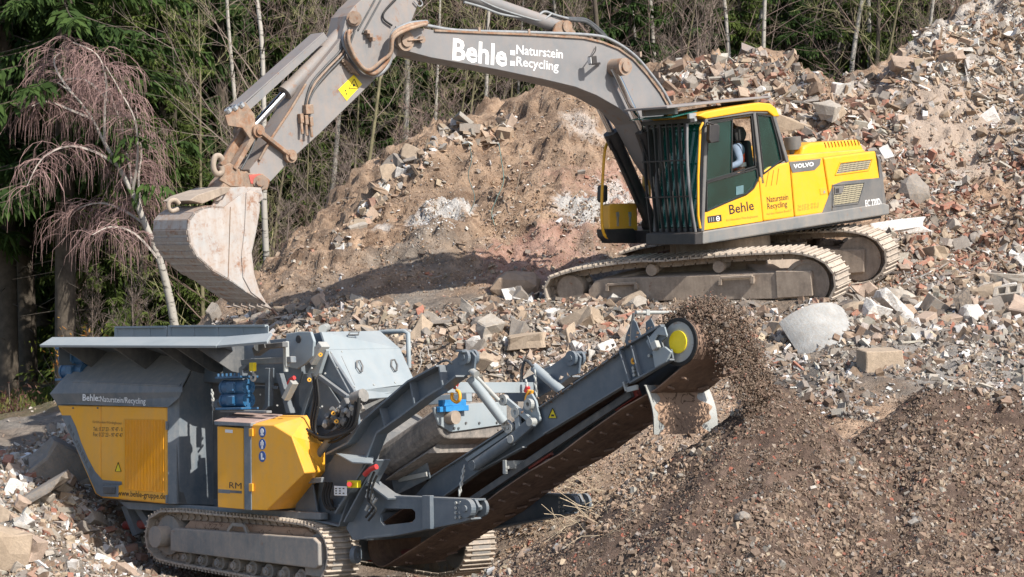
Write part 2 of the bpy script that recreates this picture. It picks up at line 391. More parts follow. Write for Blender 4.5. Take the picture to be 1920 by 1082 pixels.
# gravel piles in the foreground
n = NT('crushed_gravel'); co = n.coord('Object'); A = n.noise(co, 1.2, 7, .6); B = n.noise(co, 9, 8, .75); V = n.n('TexVoronoi'); V.inputs['Scale'].default_value = 26
n.L(co, V.inputs['Vector'])
c = n.mix(n.ramp(A, .35, .65), n.mix(n.ramp(B,.35,.65), (.05, .034, .027), (.13, .088, .068)), n.mix(n.ramp(B,.35,.65), (.08, .058, .045), (.20, .14, .11)))
sc_ = n.n('SeparateColor'); n.L(V.outputs['Color'], sc_.inputs[0])
c = n.mix(n.ramp(sc_.outputs[0], .985, .99), c, (.34, .12, .08)); c = n.mix(n.ramp(sc_.outputs[1], .96, .97), c, (.32, .26, .21))
n.bump(n.math('ADD', B, n.noise(co, 45, 4, .7)), .8, .03)
GRAVEL = n.done(c, .95, 0, .2)
def pile(name, cx, cy, top, slope, rx, elong=1.0, seed=0, ang=0.0, base=-.5):
    """an elongated heap at its angle of repose"""
    ca, sa = math.cos(ang), math.sin(ang)
    def hf(X, Y):
        u = (X-cx)*ca+(Y-cy)*sa; v = -(X-cx)*sa+(Y-cy)*ca
        uu = np.sign(u)*np.clip(np.abs(u)-elong, 0, None)
        r = np.sqrt(uu**2+v**2+.02)-.141; th = np.arctan2(v, uu)
        h = top-r*slope*(1+.04*np.sin(th*5+seed)+.04*np.sin(th*11+seed*2))
        h = h+.07*r**2
        h = h+.16*fbm(X, Y, .9, 5, .5, seed)+.05*fbm(X+.3*Y, Y-.3*X, 3.1, 5, .62, seed+5)+.03*RNG.random(X.shape)
        h = h-1.6*sstep(3.2, 4.6, r)
        return np.maximum(h, base)
    xs = np.arange(cx-rx-elong, cx+rx+elong, .04); ys = np.arange(cy-rx, cy+rx, .04)
    me = grid_mesh(name, xs-cx, ys-cy, lambda X, Y: hf(X+cx, Y+cy), [GRAVEL])
    o = link(name, me); o.location = (cx, cy, 0); return o, hf
PK = W(1448, 728, 23.3)
pile1, pile1_h = pile('gravel_pile', PK.x, PK.y, PK.z+.02, .97, 4.6, 0.0, 2)
tag(pile1, 'tall cone of brown crushed rubble heaped up under the conveyor head', 'gravel pile')
PK2 = W(1865, 742, 24.2)
pile2, pile2_h = pile('gravel_pile', PK2.x, PK2.y, PK2.z+.04, .74, 4.4, 0.55, 13, .1)
tag(pile2, 'broad heap of dark brown gravel with red brick bits at the right edge', 'gravel pile')
def surf(x, y):
    """visible surface: ground or heaps"""
    return np.maximum(np.maximum(ground_h(x, y), np.where(np.hypot(x-PK.x, y-PK.y) < 4.6, pile1_h(x, y), -9)), np.where(np.hypot(x-PK2.x, y-PK2.y) < 4.4, pile2_h(x, y), -9))
# ---------------------------------------------------------------- machine materials
DUST = (.38, .29, .215)
M_BOOM = paint('boom_grey_paint', (.20, .205, .215), (.33, .24, .19), .30, .10, .48, 1.0, .30)
M_ARM = paint('arm_grey_paint', (.22, .22, .225), (.35, .25, .19), .40, .30, .55, 1.2, .35)
M_RUST = paint('muddy_steel', (.17, .13, .10), (.42, .30, .22), .75, .75, .7, 2.0, .5)
M_BUCKET = paint('worn_bucket_steel', (.42, .415, .41), (.34, .235, .17), .72, .42, .5, 1.3, .35, 0, .25)
M_PLATE = paint('scraped_wear_plate', (.36, .32, .29), (.22, .15, .11), .6, .5, .5, 2.2, .3)
M_PIN = paint('pin_steel', (.26, .20, .16), (.40, .28, .2), .5, .5, .5, 4.0, .3)
M_YEL = paint('yellow_paint', (.84, .415, .008), (.50, .36, .18), .17, 0, .35, 1.0, .12, 0, .03)
M_ORG = paint('orange_yellow_paint', (.78, .40, .03), (.45, .33, .22), .18, 0, .4, 1.0, .25)
M_DGREY = paint('dark_grey_paint', (.115, .12, .125), DUST, .22, 0, .45, 1.0, .3)
M_BLACK = paint('black_steel', (.020, .020, .023), DUST, .07, 0, .45, 1.0, .12)
M_SEAL = plain('black_rubber', (.018, .018, .018), .7)
M_HOSE = plain('hose_rubber', (.07, .072, .075), .5, 0, .3, 20)
M_HOSEG = plain('grey_hose', (.26, .27, .28), .45, 0, .25, 12)
M_CHROME = plain('chrome_rod', (.55, .56, .58), .16, 1, .06, 10, 0)
M_MUD = paint('mud_caked_steel', (.25, .20, .16), (.42, .34, .27), .85, .1, .85, 2.0, .5)
M_SHOE = paint('track_shoe_steel', (.30, .26, .22), (.52, .44, .36), .7, .2, .6, 5.0, .5)
M_WHITE = plain('white_lettering', (.80, .80, .80), .5, 0, .06, 6, 0)
M_INK = plain('black_lettering', (.02, .02, .02), .5, 0, .1, 6, 0)
M_INKW = plain('faded_brown_lettering', (.30, .17, .04), .6, 0, .2, 30, 0)
M_STICK = plain('yellow_sticker', (.85, .66, .02), .5, 0, .06, 20, 0)
M_RED = plain('red_plastic', (.55, .04, .04), .45, 0, .2, 8, 0)
M_SILVER = plain('galvanised_steel', (.45, .46, .47), .4, .6, .15, 10)
M_LAMP = plain('lamp_lens', (.6, .6, .6), .15, 0, .05, 5, 0)
M_DARK = plain('dark_interior', (.035, .035, .037), .8)
def glass(name, tint, dens=.35, rough=.03, dc=None):
    n = NT(name); tr = n.n('BsdfTransparent'); tr.inputs[0].default_value = lin(tint)
    gl = n.n('BsdfGlossy'); gl.inputs['Roughness'].default_value = rough; gl.inputs[0].default_value = (.9, .95, .95, 1)
    df = n.n('BsdfDiffuse'); df.inputs[0].default_value = lin(dc or (tint[0]*.28, tint[1]*.28, tint[2]*.28))
    fr = n.n('Fresnel'); fr.inputs[0].default_value = 1.5
    co = n.coord('Object'); a = n.noise(co, 2.2, 6, .6)
    m1 = n.n('MixShader'); n.L(n.ramp(a, .3, .7, dens*.5, dens*1.5), m1.inputs[0]); n.L(tr.outputs[0], m1.inputs[1]); n.L(df.outputs[0], m1.inputs[2])
    m2 = n.n('MixShader'); n.L(fr.outputs[0], m2.inputs[0]); n.L(m1.outputs[0], m2.inputs[1]); n.L(gl.outputs[0], m2.inputs[2])
    n.L(m2.outputs[0], n.out.inputs[0]); return n.m
M_GLASS = glass('tinted_glass', (.66, .95, .92), .11, .03, (.04, .20, .18))
M_GLASSD = glass('dusty_green_glass', (.66, .93, .88), .13, .03, (.03, .17, .14))
M_GLASST = glass('green_visor', (.35, .75, .68), .42, .03, (.02, .24, .20))
def mesh_grille(name, base, sc=60):
    n = NT(name); co = n.coord('Object', (1, 1, 1)); v = n.n('TexVoronoi'); v.feature = 'DISTANCE_TO_EDGE'; v.inputs['Scale'].default_value = sc; v.inputs['Randomness'].default_value = .15
    n.L(co, v.inputs['Vector']); return n.done(n.mix(n.ramp(v.outputs['Distance'], .10, .16), base, (.015, .015, .015)), .6)
M_GRILLE = mesh_grille('perforated_grille', (.5, .44, .30), 34)

def label_on(fr, ax, val, body, p0, p1, hpx, mat, parent, side, name='lettering', bold=.0, depth=.002, M=None):
    """flat lettering fitted between two photo points on a machine plane"""
    a = fr.hit(p0[0], p0[1], ax, val); b = fr.hit(p1[0], p1[1], ax, val); up = fr.hit(p0[0], p0[1]-hpx, ax, val)
    X = (b-a); wd = X.length; X.normalize(); N = Vector((0, 0, 0)); N[ax] = side; Y = N.cross(X); Y.normalize(); hh = abs((up-a).dot(Y))
    o = text(body, Matrix.Identity(4), 1.0, mat, parent, name, 1, 0, bold)
    me = o.data; co = np.empty(len(me.vertices)*3); me.vertices.foreach_get('co', co); co = co.reshape(-1, 3)
    x0, x1 = co[:, 0].min(), co[:, 0].max(); y1 = co[:, 1].max()
    sc = Matrix.Diagonal((wd/(x1-x0), hh/y1, 1, 1)) @ Matrix.Translation((-x0, 0, 0))
    R = Matrix((X, Y, N)).transposed().to_4x4(); R.translation = a+N*depth
    me.transform(R @ sc); return o
def place(o, M): o.matrix_local = M; return o

# ---------------------------------------------------------------- excavator
exc = empty('excavator', EX.M); tag(exc, 'yellow and grey tracked excavator on the rubble bank reaching its bucket out over the crusher', 'excavator')
Y1 = 1.35
# boom
bn, bf = .15, -.31
top = [(745, 57), (775, 50), (815, 57), (900, 61), (1000, 65), (1095, 71), (1130, 79), (1160, 91), (1188, 111), (1214, 140), (1238, 172), (1254, 200), (1262, 240), (1276, 300), (1280, 340)]
bot = [(1268, 345), (1246, 330), (1226, 300), (1208, 265), (1190, 232), (1163, 204), (1119, 179), (1079, 163), (1016, 148), (930, 130), (808, 108), (756, 94), (741, 86), (737, 70)]
b = MB(); b.slab([EX.y(x, y, bn) for x, y in top+bot], (0, bf-bn, 0)); boom = b.build('boom', M_BOOM, exc, .006)
pl = MB()   # lapped flange strips along the top and bottom edges
for seq in (top[2:12],):
    q = [EX.y(x, y, bn+.02) for x, y in seq]
    for i in range(len(q)-1): pl.beam(q[i], q[i+1], .012, .028)
pl.build('flange', M_RUST, boom)
for (x, y, r) in ((757, 77, .135), (1150, 127, .125)):
    pn = MB(); c = EX.y(x, y, bn); c2 = c.copy(); c2.y = bn+(.05 if x < 800 else .26); pn.cyl(c, c2, r, 28); c3 = c2.copy(); c3.y += .03; pn.cyl(c2, c3, r*.6, 20)
    if x < 800:
        e = EX.y(790, 74, bn+.05); pn.beam(c2, e, .02, .10, (0, 1, 0)); pn.cyl(e-Vector((0, .02, 0)), e+Vector((0, .03, 0)), .05, 14)
    pn.build('pivot_pin', M_PIN, boom, .008)
label_on(EX, 1, bn, 'Behle', (848, 111), (950, 124), 40, M_WHITE, boom, 1, bold=.024)
for (x, y) in ((961, 99), (961, 119)):
    d = MB(); d.slab([EX.y(x+a, y+c_, bn+.003) for a, c_ in ((-4.5, -5), (4.5, -4), (4.5, 5), (-4.5, 4))], (0, .002, 0)); d.build('lettering', M_WHITE, boom)
label_on(EX, 1, bn, 'Naturstein', (968, 101), (1055, 109.5), 17, M_WHITE, boom, 1, bold=.010)
label_on(EX, 1, bn, 'Recycling', (968, 123), (1047, 132.5), 17, M_WHITE, boom, 1, bold=.010)
# hoses over the boom
def hose(pts, yv, r=.022, mat=None, par=None, name='hose', fr=EX, n=7):
    ys = yv if isinstance(yv, (list, tuple)) else [yv]*len(pts)
    h = MB(); h.tube(sm_curve([fr.y(x, y, yy) for (x, y), yy in zip(pts, ys)], 7), r, n); return h.build(name, mat or M_HOSEG, par)
def px2(*a): return [(a[i], a[i+1]) for i in range(0, len(a), 2)]
for k, yy in enumerate((.14, .05, -.04, -.13)):
    hose(px2(742, 52+k, 790, 47, 860, 57, 1000, 61, 1110, 66, 1150, 77, 1190, 104, 1220, 138, 1245, 172, 1262, 205), yy, .022, M_HOSEG, boom)
for k in range(2):
    hose(px2(1035, 33, 1075, 38-k*3, 1100, 42-k*4, 1125, 62-k*5, 1140, 74), -.05-.06*k, .026, M_HOSE, boom)
hose(px2(870, 4, 905, 14, 945, 28, 1000, 33, 1020, 22, 1040, 28, 1065, 35), -.02, .018, M_HOSEG, boom)
hose(px2(900, 0, 935, 16, 985, 32, 1015, 38, 1035, 25), .0, .014, M_HOSEG, boom)
for (x, y) in ((885, 58), (978, 61), (1187, 103), (1222, 142), (1250, 185)):
    c = EX.y(x, y, .0); m = MB(); m.box(c, (.035, .34, .075)); m.build('hose_clamp', M_PIN, boom)
# arm cylinder above the boom
pA = EX.y(1051, 51, -.08); pB = EX.y(778, -42, -.08); dv = (pB-pA).normalized()
acyl = MB().cyl(pA, pA+dv*1.9, .095, 20).cyl(pA+dv*1.88, pA+dv*2.0, .11, 20).build('arm_cylinder', M_BOOM, exc)
MB().cyl(pA+dv*1.9, pB, .05, 16).build('piston_rod', M_CHROME, acyl)
br = MB()
for yy in (-.2, .02): br.slab([EX.y(x, y, yy) for x, y in px2(1033, 64, 1040, 45, 1052, 38, 1063, 44, 1085, 71)], (0, .035, 0))
br.cyl((pA.x, -.24, pA.z), (pA.x, .08, pA.z), .085, 18); br.build('cylinder_bracket', M_RUST, boom, .004)
# arm
an, af = .10, -.26
arm_o = px2(499, 342, 470, 330, 468, 318, 495, 285, 530, 228, 577, 150, 622, 95, 640, 72, 650, 30, 664, 12, 690, -12, 740, -60, 800, -60, 790, -10, 783, 10, 770, 44, 742, 107, 700, 152, 600, 250, 545, 300, 508, 340)
arm = MB().slab([EX.y(x, y, an) for x, y in arm_o], (0, af-an, 0)).build('arm', M_ARM, exc, .006)
t = MB(); t.cyl(EX.y(664, 35, an-.02), EX.y(664, 35, an+.07), .10, 24); t.cyl(EX.y(664, 35, an+.07), EX.y(664, 35, an+.10), .07, 8); t.build('pivot_pin', M_PIN, arm, .006)
st = MB().slab([EX.y(x, y, an+.002) for x, y in px2(634, 168, 663, 140, 679, 158, 650, 189)], (0, .003, 0)).build('warning_sticker', M_STICK, arm)
a0 = MB()
tri = [EX.y(x, y, an+.007) for x, y in px2(654, 166, 664, 148, 672, 165)]
for i in range(3): a0.beam(tri[i], tri[(i+1) % 3], .004, .012, (0, 1, 0))
for i in range(2): q = EX.y(648+i*2, 170+i*6, an+.006); a0.box(q, (.02, .003, .02))
q = EX.y(663.5, 160, an+.006); a0.box(q, (.035, .003, .03)); a0.build('hazard_symbol', M_INK, st)
# valve block and pipe runs on the arm
v = MB()
for i in range(5):
    c = EX.y(642+i*4, 112+i*5, an+.03); v.box(c, (.045, .05, .07)); v.cyl(c+Vector((0, .02, 0)), c+Vector((-.09, .05, -.07)), .016, 7)
v.build('valve_block', M_RUST, arm, .004)
v = MB()
for i in range(3):
    c = EX.y(564+i*9, 222+i*3, an+.04); v.box(c, (.05, .07, .12)); v.cyl(c, c+Vector((.02, .03, -.2)), .02, 8)
v.box(EX.y(578, 205, an+.04), (.12, .08, .12)); v.build('hose_connector', M_RUST, arm, .004)
v = MB()
for i in range(3):
    c = EX.y(688+i*5, 60+i*7, an+.05); v.box(c, (.05, .09, .05)); 
v.build('pipe_clamp', M_PIN, arm, .004)
for k in range(3):
    hose(px2(655+k*5, 52+k*3, 640+k*4, 92+k*4, 610+k*4, 125+k*4, 585+k*4, 155+k*4, 574+k*3, 190, 574+k*4, 215), an+.02+.02*k, .015, M_PIN if k == 1 else M_HOSE, arm)
hose(px2(573, 158, 545, 205, 510, 258, 486, 300), an+.02, .018, M_RUST, arm)
for k, (yo, rr) in enumerate(((.26, .035), (.31, .03), (.22, .028), (.35, .026))):
    hose(px2(800, 42+k, 765, 46+k*3, 738, 62+k*3, 733, 90+k*3, 728-k*4, 120-k*2, 705-k*5, 141-k*3, 678-k*3, 128-k*5, 655, 100-k*6, 645+k*3, 78-k*6, 648+k*3, 60), [yo-.1, yo, yo, yo, yo-.02, yo-.04, yo-.05, yo-.08, yo-.12, yo-.16], rr, M_HOSEG if k % 2 == 0 else M_RUST, arm)
hose(px2(745, -5, 722, 20, 719, 35, 735, 48), an+.03, .014, M_SEAL, arm)
hose(px2(780, -10, 792, 6, 786, 12, 776, 2), an+.03, .010, M_HOSEG, arm)
hose(px2(703, 0, 672, 56), an+.015, .012, M_HOSE, arm); hose(px2(714, 0, 680, 62), an+.015, .012, M_HOSE, arm)
# bucket cylinder with its guard
p0 = EX.y(664, 35, -.08); p1 = EX.y(466, 247, -.08); dv = (p1-p0).normalized()
bcyl = MB().cyl(p0, p0+dv*1.42, .088, 20).cyl(p0+dv*1.38, p0+dv*1.5, .105, 20).build('bucket_cylinder', M_ARM, exc)
MB().cyl(p0+dv*1.4, p1, .048, 16).build('piston_rod', M_CHROME, bcyl)
gd = MB()
up = dv.cross(Vector((0, 1, 0))).normalized(); up = up if up.z > 0 else -up
g0 = EX.y(604, 74, -.08); g1 = EX.y(452, 212, -.08)
gd.beam(g0+up*.10, g1+up*.12, .30, .018, up)
for sy in (-.14, .14): gd.beam(g0+up*.055+Vector((0, sy, 0)), g1+up*.05+Vector((0, sy, 0)), .012, .10, up)
gd.build('cylinder_guard', M_BOOM, bcyl, .004)
e = MB()
for yy in (-.28, .09): e.slab([EX.y(x, y, yy) for x, y in px2(420, 218, 458, 192, 474, 214, 480, 250, 466, 260, 452, 240, 425, 236)], (0, .035, 0))
e.cyl((p1.x, -.32, p1.z), (p1.x, .17, p1.z), .085, 20); e.cyl((p1.x, .16, p1.z), (p1.x, .20, p1.z), .05, 14)
e.build('cylinder_eye', M_RUST, bcyl, .004)
nu = MB()
for i in range(3): 
    c = EX.y(430+i*12, 210-i*5, .11); nu.ring(c, c+up*.05, .045, .02, 10)
nu.build('bolt', M_SILVER, bcyl)
pc = EX.y(526, 294, -.08)
tl = MB()
for yy in (-.33, .13): tl.beam((p1.x, yy, p1.z), (pc.x, yy, pc.z), .05, .12, (0, 1, 0)); 
for yy in (-.33, .13): tl.cyl((pc.x, yy-.03, pc.z), (pc.x, yy+.05, pc.z), .085, 20); tl.cyl((pc.x, yy+.05, pc.z), (pc.x, yy+.08, pc.z), .05, 8)
tl.cyl((pc.x, -.34, pc.z), (pc.x, .16, pc.z), .05, 16)
tl.build('tipping_link', M_RUST, exc, .006)
pl2 = EX.y(424, 318, -.08)
kl = MB()
for yy in (-.24, .06): kl.beam((p1.x, yy, p1.z), (pl2.x, yy, pl2.z), .06, .15, (0, 1, 0))
kl.beam((p1.x, -.08, p1.z), (pl2.x, -.08, pl2.z), .24, .05, (0, 1, 0)); kl.build('bucket_link', M_RUST, exc, .006)
hose(px2(480, 250, 474, 275, 462, 300, 452, 318), .12, .014, M_HOSE, exc, 'link_hose')
# quick coupler
qc = MB()
for yy in (-.26, .06): qc.slab([EX.y(x, y, yy) for x, y in px2(414, 312, 428, 306, 452, 322, 470, 326, 489, 326, 503, 338, 498, 356, 480, 360, 455, 352, 428, 350, 408, 338)], (0, .05, 0))
qc.slab([EX.y(x, y, -.22) for x, y in px2(420, 330, 440, 322, 478, 342, 470, 352, 425, 346)], (0, .28, 0)); 
qc.slab([EX.y(x, y, -.24) for x, y in px2(383, 362, 392, 344, 410, 322, 440, 326, 470, 346, 466, 362, 430, 366, 400, 376)], (0, .34, 0)); qcp = qc.build('quick_coupler', M_RUST, exc, .008)
t = MB(); t.cyl(EX.y(489, 342, .10), EX.y(489, 342, .17), .095, 24); t.cyl(EX.y(489, 342, .17), EX.y(489, 342, .20), .055, 8); t.build('coupler_pin', M_PIN, qcp, .005)
t = MB(); t.slab([EX.y(x, y, .112) for x, y in px2(466, 328, 488, 326, 484, 346, 470, 344)], (0, .006, 0)); t.build('red_paint_patch', plain('faded_red_paint', (.45, .10, .08), .6), qcp)
hk = MB(); cc = [EX.y(x, y, .12) for x, y in px2(417, 300, 412, 293, 404, 294, 400, 306, 401, 318, 408, 327, 416, 322, 415, 312)]
hk.tube(sm_curve(cc, 4), .038, 8); hk.build('lifting_hook', M_MUD, qcp)
# bucket
kn, kf = .40, -.44
side = px2(351, 430, 353, 412, 364, 398, 380, 389, 397, 385, 421, 388, 454, 363, 470, 357, 486, 363, 485, 396, 478, 437, 470, 474, 475, 515, 485, 547, 499, 571, 462, 549, 432, 528, 399, 509, 369, 482, 355, 457)
outer = side[19:] [::-1]
bk = MB()
for yy, dy in ((kn, -.03), (kf, .03)): bk.slab([EX.y(x, y, yy) for x, y in side], (0, dy, 0))
shell = px2(499, 571, 462, 549, 432, 528, 399, 509, 369, 482, 355, 457, 351, 430, 353, 412, 364, 398, 380, 389, 397, 385, 421, 388)
c0 = EX.y(425, 450, kn); q = [EX.y(x, y, kn) for x, y in shell]; qi = [p+(c0-p).normalized()*.035 for p in q]
for i in range(len(q)-1): bk.slab([q[i], q[i+1], qi[i+1], qi[i]], (0, kf-kn, 0))
bucket = bk.build('bucket', M_BUCKET, exc, .006)
ws = MB()
dvs = []
for i in range(0, 6):
    for tt in (0.15, .62):
        a = q[i].lerp(q[i+1], tt); bb_ = q[i].lerp(q[i+1], tt+.30); o_ = (a-c0); o_.y = 0; o_.normalize()
        a = a-Vector((0, .012, 0)); bb_ = bb_-Vector((0, .012, 0)); ws.slab([a, bb_, bb_+o_*.010, a+o_*.010], (0, kf-kn+.02, 0))
ws.build('wear_strips', M_PLATE, bucket, .003)
# side wear edge and seam
MB().beam(EX.y(432, 388, kn+.004), EX.y(428, 520, kn+.004), .006, .012, (0, 1, 0)).build('weld_seam', M_RUST, bucket)
ce = MB(); ce.slab([EX.y(x, y, kn+.002) for x, y in px2(461, 360, 484, 364, 484, 396, 477, 437, 469, 474, 475, 517, 485, 548, 498, 570, 470, 548, 455, 520, 452, 480, 458, 430)], (0, .012, 0)); ce.build('side_cutter', M_BUCKET, bucket, .003)
for i in range(5):
    a = EX.y(491, 560, kn); y0 = kn-.02-i*(kn-kf-.1)/4; t = MB()
    d1 = (q[0]-q[2]).normalized(); n1 = d1.cross(Vector((0, 1, 0)))
    P = q[0]+d1*(-.05); P.y = y0
    vs = [P+n1*.04, P-n1*.04, P+d1*.17]
    t.slab(vs, (0, -.085, 0)); t.build('tooth', M_PLATE, bucket, .004)
er = MB()
for yy in (.17, -.25): er.slab([EX.y(x, y, yy) for x, y in px2(395, 388, 402, 366, 428, 352, 455, 350, 487, 352, 492, 372, 478, 385, 455, 372, 425, 390)], (0, .035, 0))
er.cyl(EX.y(482, 369, -.25), EX.y(482, 369, .24), .07, 20); er.cyl(EX.y(406, 366, -.25), EX.y(406, 366, .24), .05, 16)
er.ring(EX.y(406, 366, .205), EX.y(406, 366, .245), .075, .035, 18); er.build('bucket_ear', M_BUCKET, bucket, .005)
er = MB(); er.slab([EX.y(x, y, .30) for x, y in px2(355, 376, 370, 366, 420, 350, 432, 352, 426, 362, 380, 382)], (0, -.65, 0)); er.build('top_plate', M_MUD, bucket, .005)
hk = MB(); hk.tube(sm_curve([EX.y(x, y, .25) for x, y in px2(334, 392, 322, 396, 316, 388, 318, 378, 328, 375, 336, 382)], 4), .028, 8); hk.build('lifting_hook', M_MUD, bucket)

# boom cylinders
for (pt, pm, pb, yy) in (((1150, 127), (1207, 248), (1247, 400), .27), ((1095, 142), (1147, 250), (1222, 420), -.44)):
    a = EX.y(*pt, yy); m = EX.y(*pm, yy); c = EX.y(*pb, yy); dv = (c-a).normalized()
    bc = MB().cyl(m, c, .105, 20).cyl(m-dv*.02, m+dv*.22, .125, 20).cyl(c-Vector((0, .1, 0)), c+Vector((0, .1, 0)), .12, 16).build('boom_cylinder', M_BLACK, exc)
    MB().cyl(a, m, .052, 16).build('piston_rod', M_CHROME, bc)
    MB().tube([m+Vector((.12, .04, -.1)), m+dv*.7+Vector((.13, .05, 0)), c-dv*.35+Vector((.13, .05, 0))], .022, 7).build('cylinder_pipe', M_BLACK, bc)
lp = MB(); c = EX.y(1111, 113, .36); lp.box(c, (.10, .09, .12)); lamp = lp.build('work_lamp', M_BLACK, exc, .01)
MB().box(c+Vector((.056, 0, 0)), (.012, .07, .09)).build('lens', M_LAMP, lamp); MB().tube(sm_curve([EX.y(1117, 88, .17), EX.y(1116, 96, .3), EX.y(1109, 106, .36)], 4), .008, 5).build('cable', M_SEAL, lamp)
MB().beam(c+Vector((0, 0, -.05)), EX.y(1124, 119, .16), .03, .03).build('bracket', M_BLACK, lamp)

# upper frame sill
sill = MB()
sill.slab([EX.y(x, y, Y1+.01) for x, y in px2(1318, 434, 1656, 380, 1668, 384, 1668, 402, 1318, 458)], (0, -.5, 0)); sill.build('side_sill', paint('sill_paint', (.17, .18, .185), DUST, .35, .1, .45), exc, .02, 2)
fl = EX.y(1318, 434, Y1+.01); fb = EX.y(1318, 458, Y1+.01)
fsill = MB().slab([fl, fb, Vector((fb.x+.15, fb.y, fb.z+.01)), Vector((fl.x+.15, fl.y, fl.z-.01))], (0, -1.03, 0)).build('front_sill', M_BLACK, exc, .01)
MB().bb(-2.2, 1.2, -1.3, 1.25, fb.z-.02, fl.z-.02).build('deck', M_BLACK, exc)
MB().cyl((0, 0, fb.z-.30), (0, 0, fb.z+.1), .75, 40).build('slewing_ring', M_MUD, exc)
# side panels
def panel(name, pts, mat, depth=.30, yv=Y1, bev=.025, par=None, label=None):
    return MB().slab([EX.y(x, y, yv) for x, y in pts], (0, -depth, 0)).build(name, mat, par or exc, bev, 3, label)
door = panel('cab_door_panel', px2(1320, 432, 1320, 400, 1342, 389, 1400, 367, 1414, 356, 1423, 340, 1430.5, 415), M_YEL, .06, Y1, .006)
pan1 = panel('side_panel', px2(1432, 415, 1424.5, 338, 1428, 324, 1442, 313, 1478, 303, 1481, 303, 1490, 407.5), M_YEL, .05)
pan2 = panel('side_panel', px2(1491.5, 407, 1482.5, 303, 1543, 296, 1559, 398), M_YEL, .9)
pan3 = panel('side_panel', px2(1560.5, 397.5, 1545, 296, 1642, 283, 1657, 384), M_YEL, 2.45)
ln = MB()
for i in range(3):
    ln.beam(EX.y(1436+i*10, 350-i*2, Y1+.003), EX.y(1441+i*9.5, 322-i*3, Y1+.003), .004, .012, (0, 1, 0)); 
ln.build('vent_slots', M_INKW, pan1)
def dec(name, pts, mat, par, yv=Y1, th=.004, off=.001, bev=0): return MB().slab([EX.y(x, y, yv+off) for x, y in pts], (0, th, 0)).build(name, mat, par, bev)
badge = dec('name_band', px2(1479, 304, 1539, 297.5, 1537, 309, 1527, 319, 1486, 324), M_DGREY, pan2)
label_on(EX, 1, Y1+.006, 'VOLVO', (1488, 316), (1526, 311), 8, M_WHITE, pan2, 1, bold=.03)
gp = dec('lower_band', px2(1563, 346, 1580, 340, 1652.5, 333, 1656.5, 384, 1560, 397.5), M_DGREY, pan3)
dec('lower_band', px2(1560, 350, 1559, 397.6, 1541, 400), M_DGREY, pan2)
dec('vent_grille', px2(1568, 326, 1576, 307, 1633, 300, 1627, 317), M_GRILLE, pan3)
fr_ = MB(); c_ = [EX.y(x, y, Y1+.006) for x, y in px2(1566, 328, 1575, 305, 1636, 298, 1629, 319)]
for i in range(4): fr_.beam(c_[i], c_[(i+1) % 4], .012, .014, (0, 1, 0))
fr_.build('vent_frame', M_YEL, pan3)
dec('vent_grille', px2(1563, 385, 1563, 364, 1580, 361, 1583, 348, 1619, 344, 1608, 379), M_GRILLE, pan3, off=.006)
fr_ = MB(); c_ = [EX.y(x, y, Y1+.011) for x, y in px2(1561, 387, 1561, 347, 1621, 342, 1610, 381)]
for i in range(4): fr_.beam(c_[i], c_[(i+1) % 4], .012, .014, (0, 1, 0))
fr_.build('vent_frame', M_DGREY, pan3)
h_ = dec('latch', px2(1564, 351, 1577, 349, 1577, 363, 1564, 365), M_DGREY, pan3, off=.006, th=.015, bev=.003)
dec('latch_handle', px2(1567, 354, 1573, 353, 1573, 361, 1567, 362), M_BLACK, h_, off=.022)
h_ = dec('latch', px2(1537, 354, 1549, 352, 1550, 363, 1538, 365), M_ORG, pan2, th=.006)
dec('latch_handle', px2(1544, 358, 1547, 357.6, 1547, 362, 1544, 362.5), M_SILVER, h_, off=.008)
label_on(EX, 1, Y1+.006, 'EC 220D', (1623, 388), (1651, 384), 13, M_WHITE, pan3, 1, bold=.02)
label_on(EX, 1, Y1+.006, 'L', (1652, 384), (1655, 383.5), 6, M_WHITE, pan3, 1)
label_on(EX, 1, Y1, 'Naturstein', (1438, 380), (1478, 374), 11, M_INK, pan1, 1, bold=.01)
label_on(EX, 1, Y1, 'Recycling', (1439, 392.5), (1476, 387), 11, M_INK, pan1, 1, bold=.01)
label_on(EX, 1, Y1, 'Auf dem Niedern Bruch 7', (1437, 403.5), (1484, 396.5), 4, M_INKW, pan1, 1)
label_on(EX, 1, Y1, 'Tel.: 0 27 23 - 97 47 - 0', (1496, 390), (1535, 384), 5, M_INKW, pan2, 1)
label_on(EX, 1, Y1, 'Fax: 0 27 23 - 97 47 47', (1496, 396), (1535, 390), 5, M_INKW, pan2, 1)
label_on(EX, 1, Y1, 'Behle', (1368, 402), (1414, 393), 18, M_INK, door, 1, bold=.012)
label_on(EX, 1, Y1, 'Kirchhundem-Würdinghausen', (1362, 415), (1421, 407), 4, M_INKW, door, 1)
lb = dec('maker_badge', px2(1326, 406, 1352, 402.5, 1353, 414.5, 1327, 418), M_BLACK, door)
t = MB(); c = EX.y(1346, 410, Y1+.006); t.ring(c, c+Vector((0, .002, 0)), .036, .024, 20); t.box(c, (.035, .002, .012)); t.build('badge_ring', M_WHITE, lb)
t = MB()
for i in range(3): t.box(EX.y(1330+i*4, 412-i*.5, Y1+.006), (.014, .002, .06))
t.build('badge_bars', M_SILVER, lb)
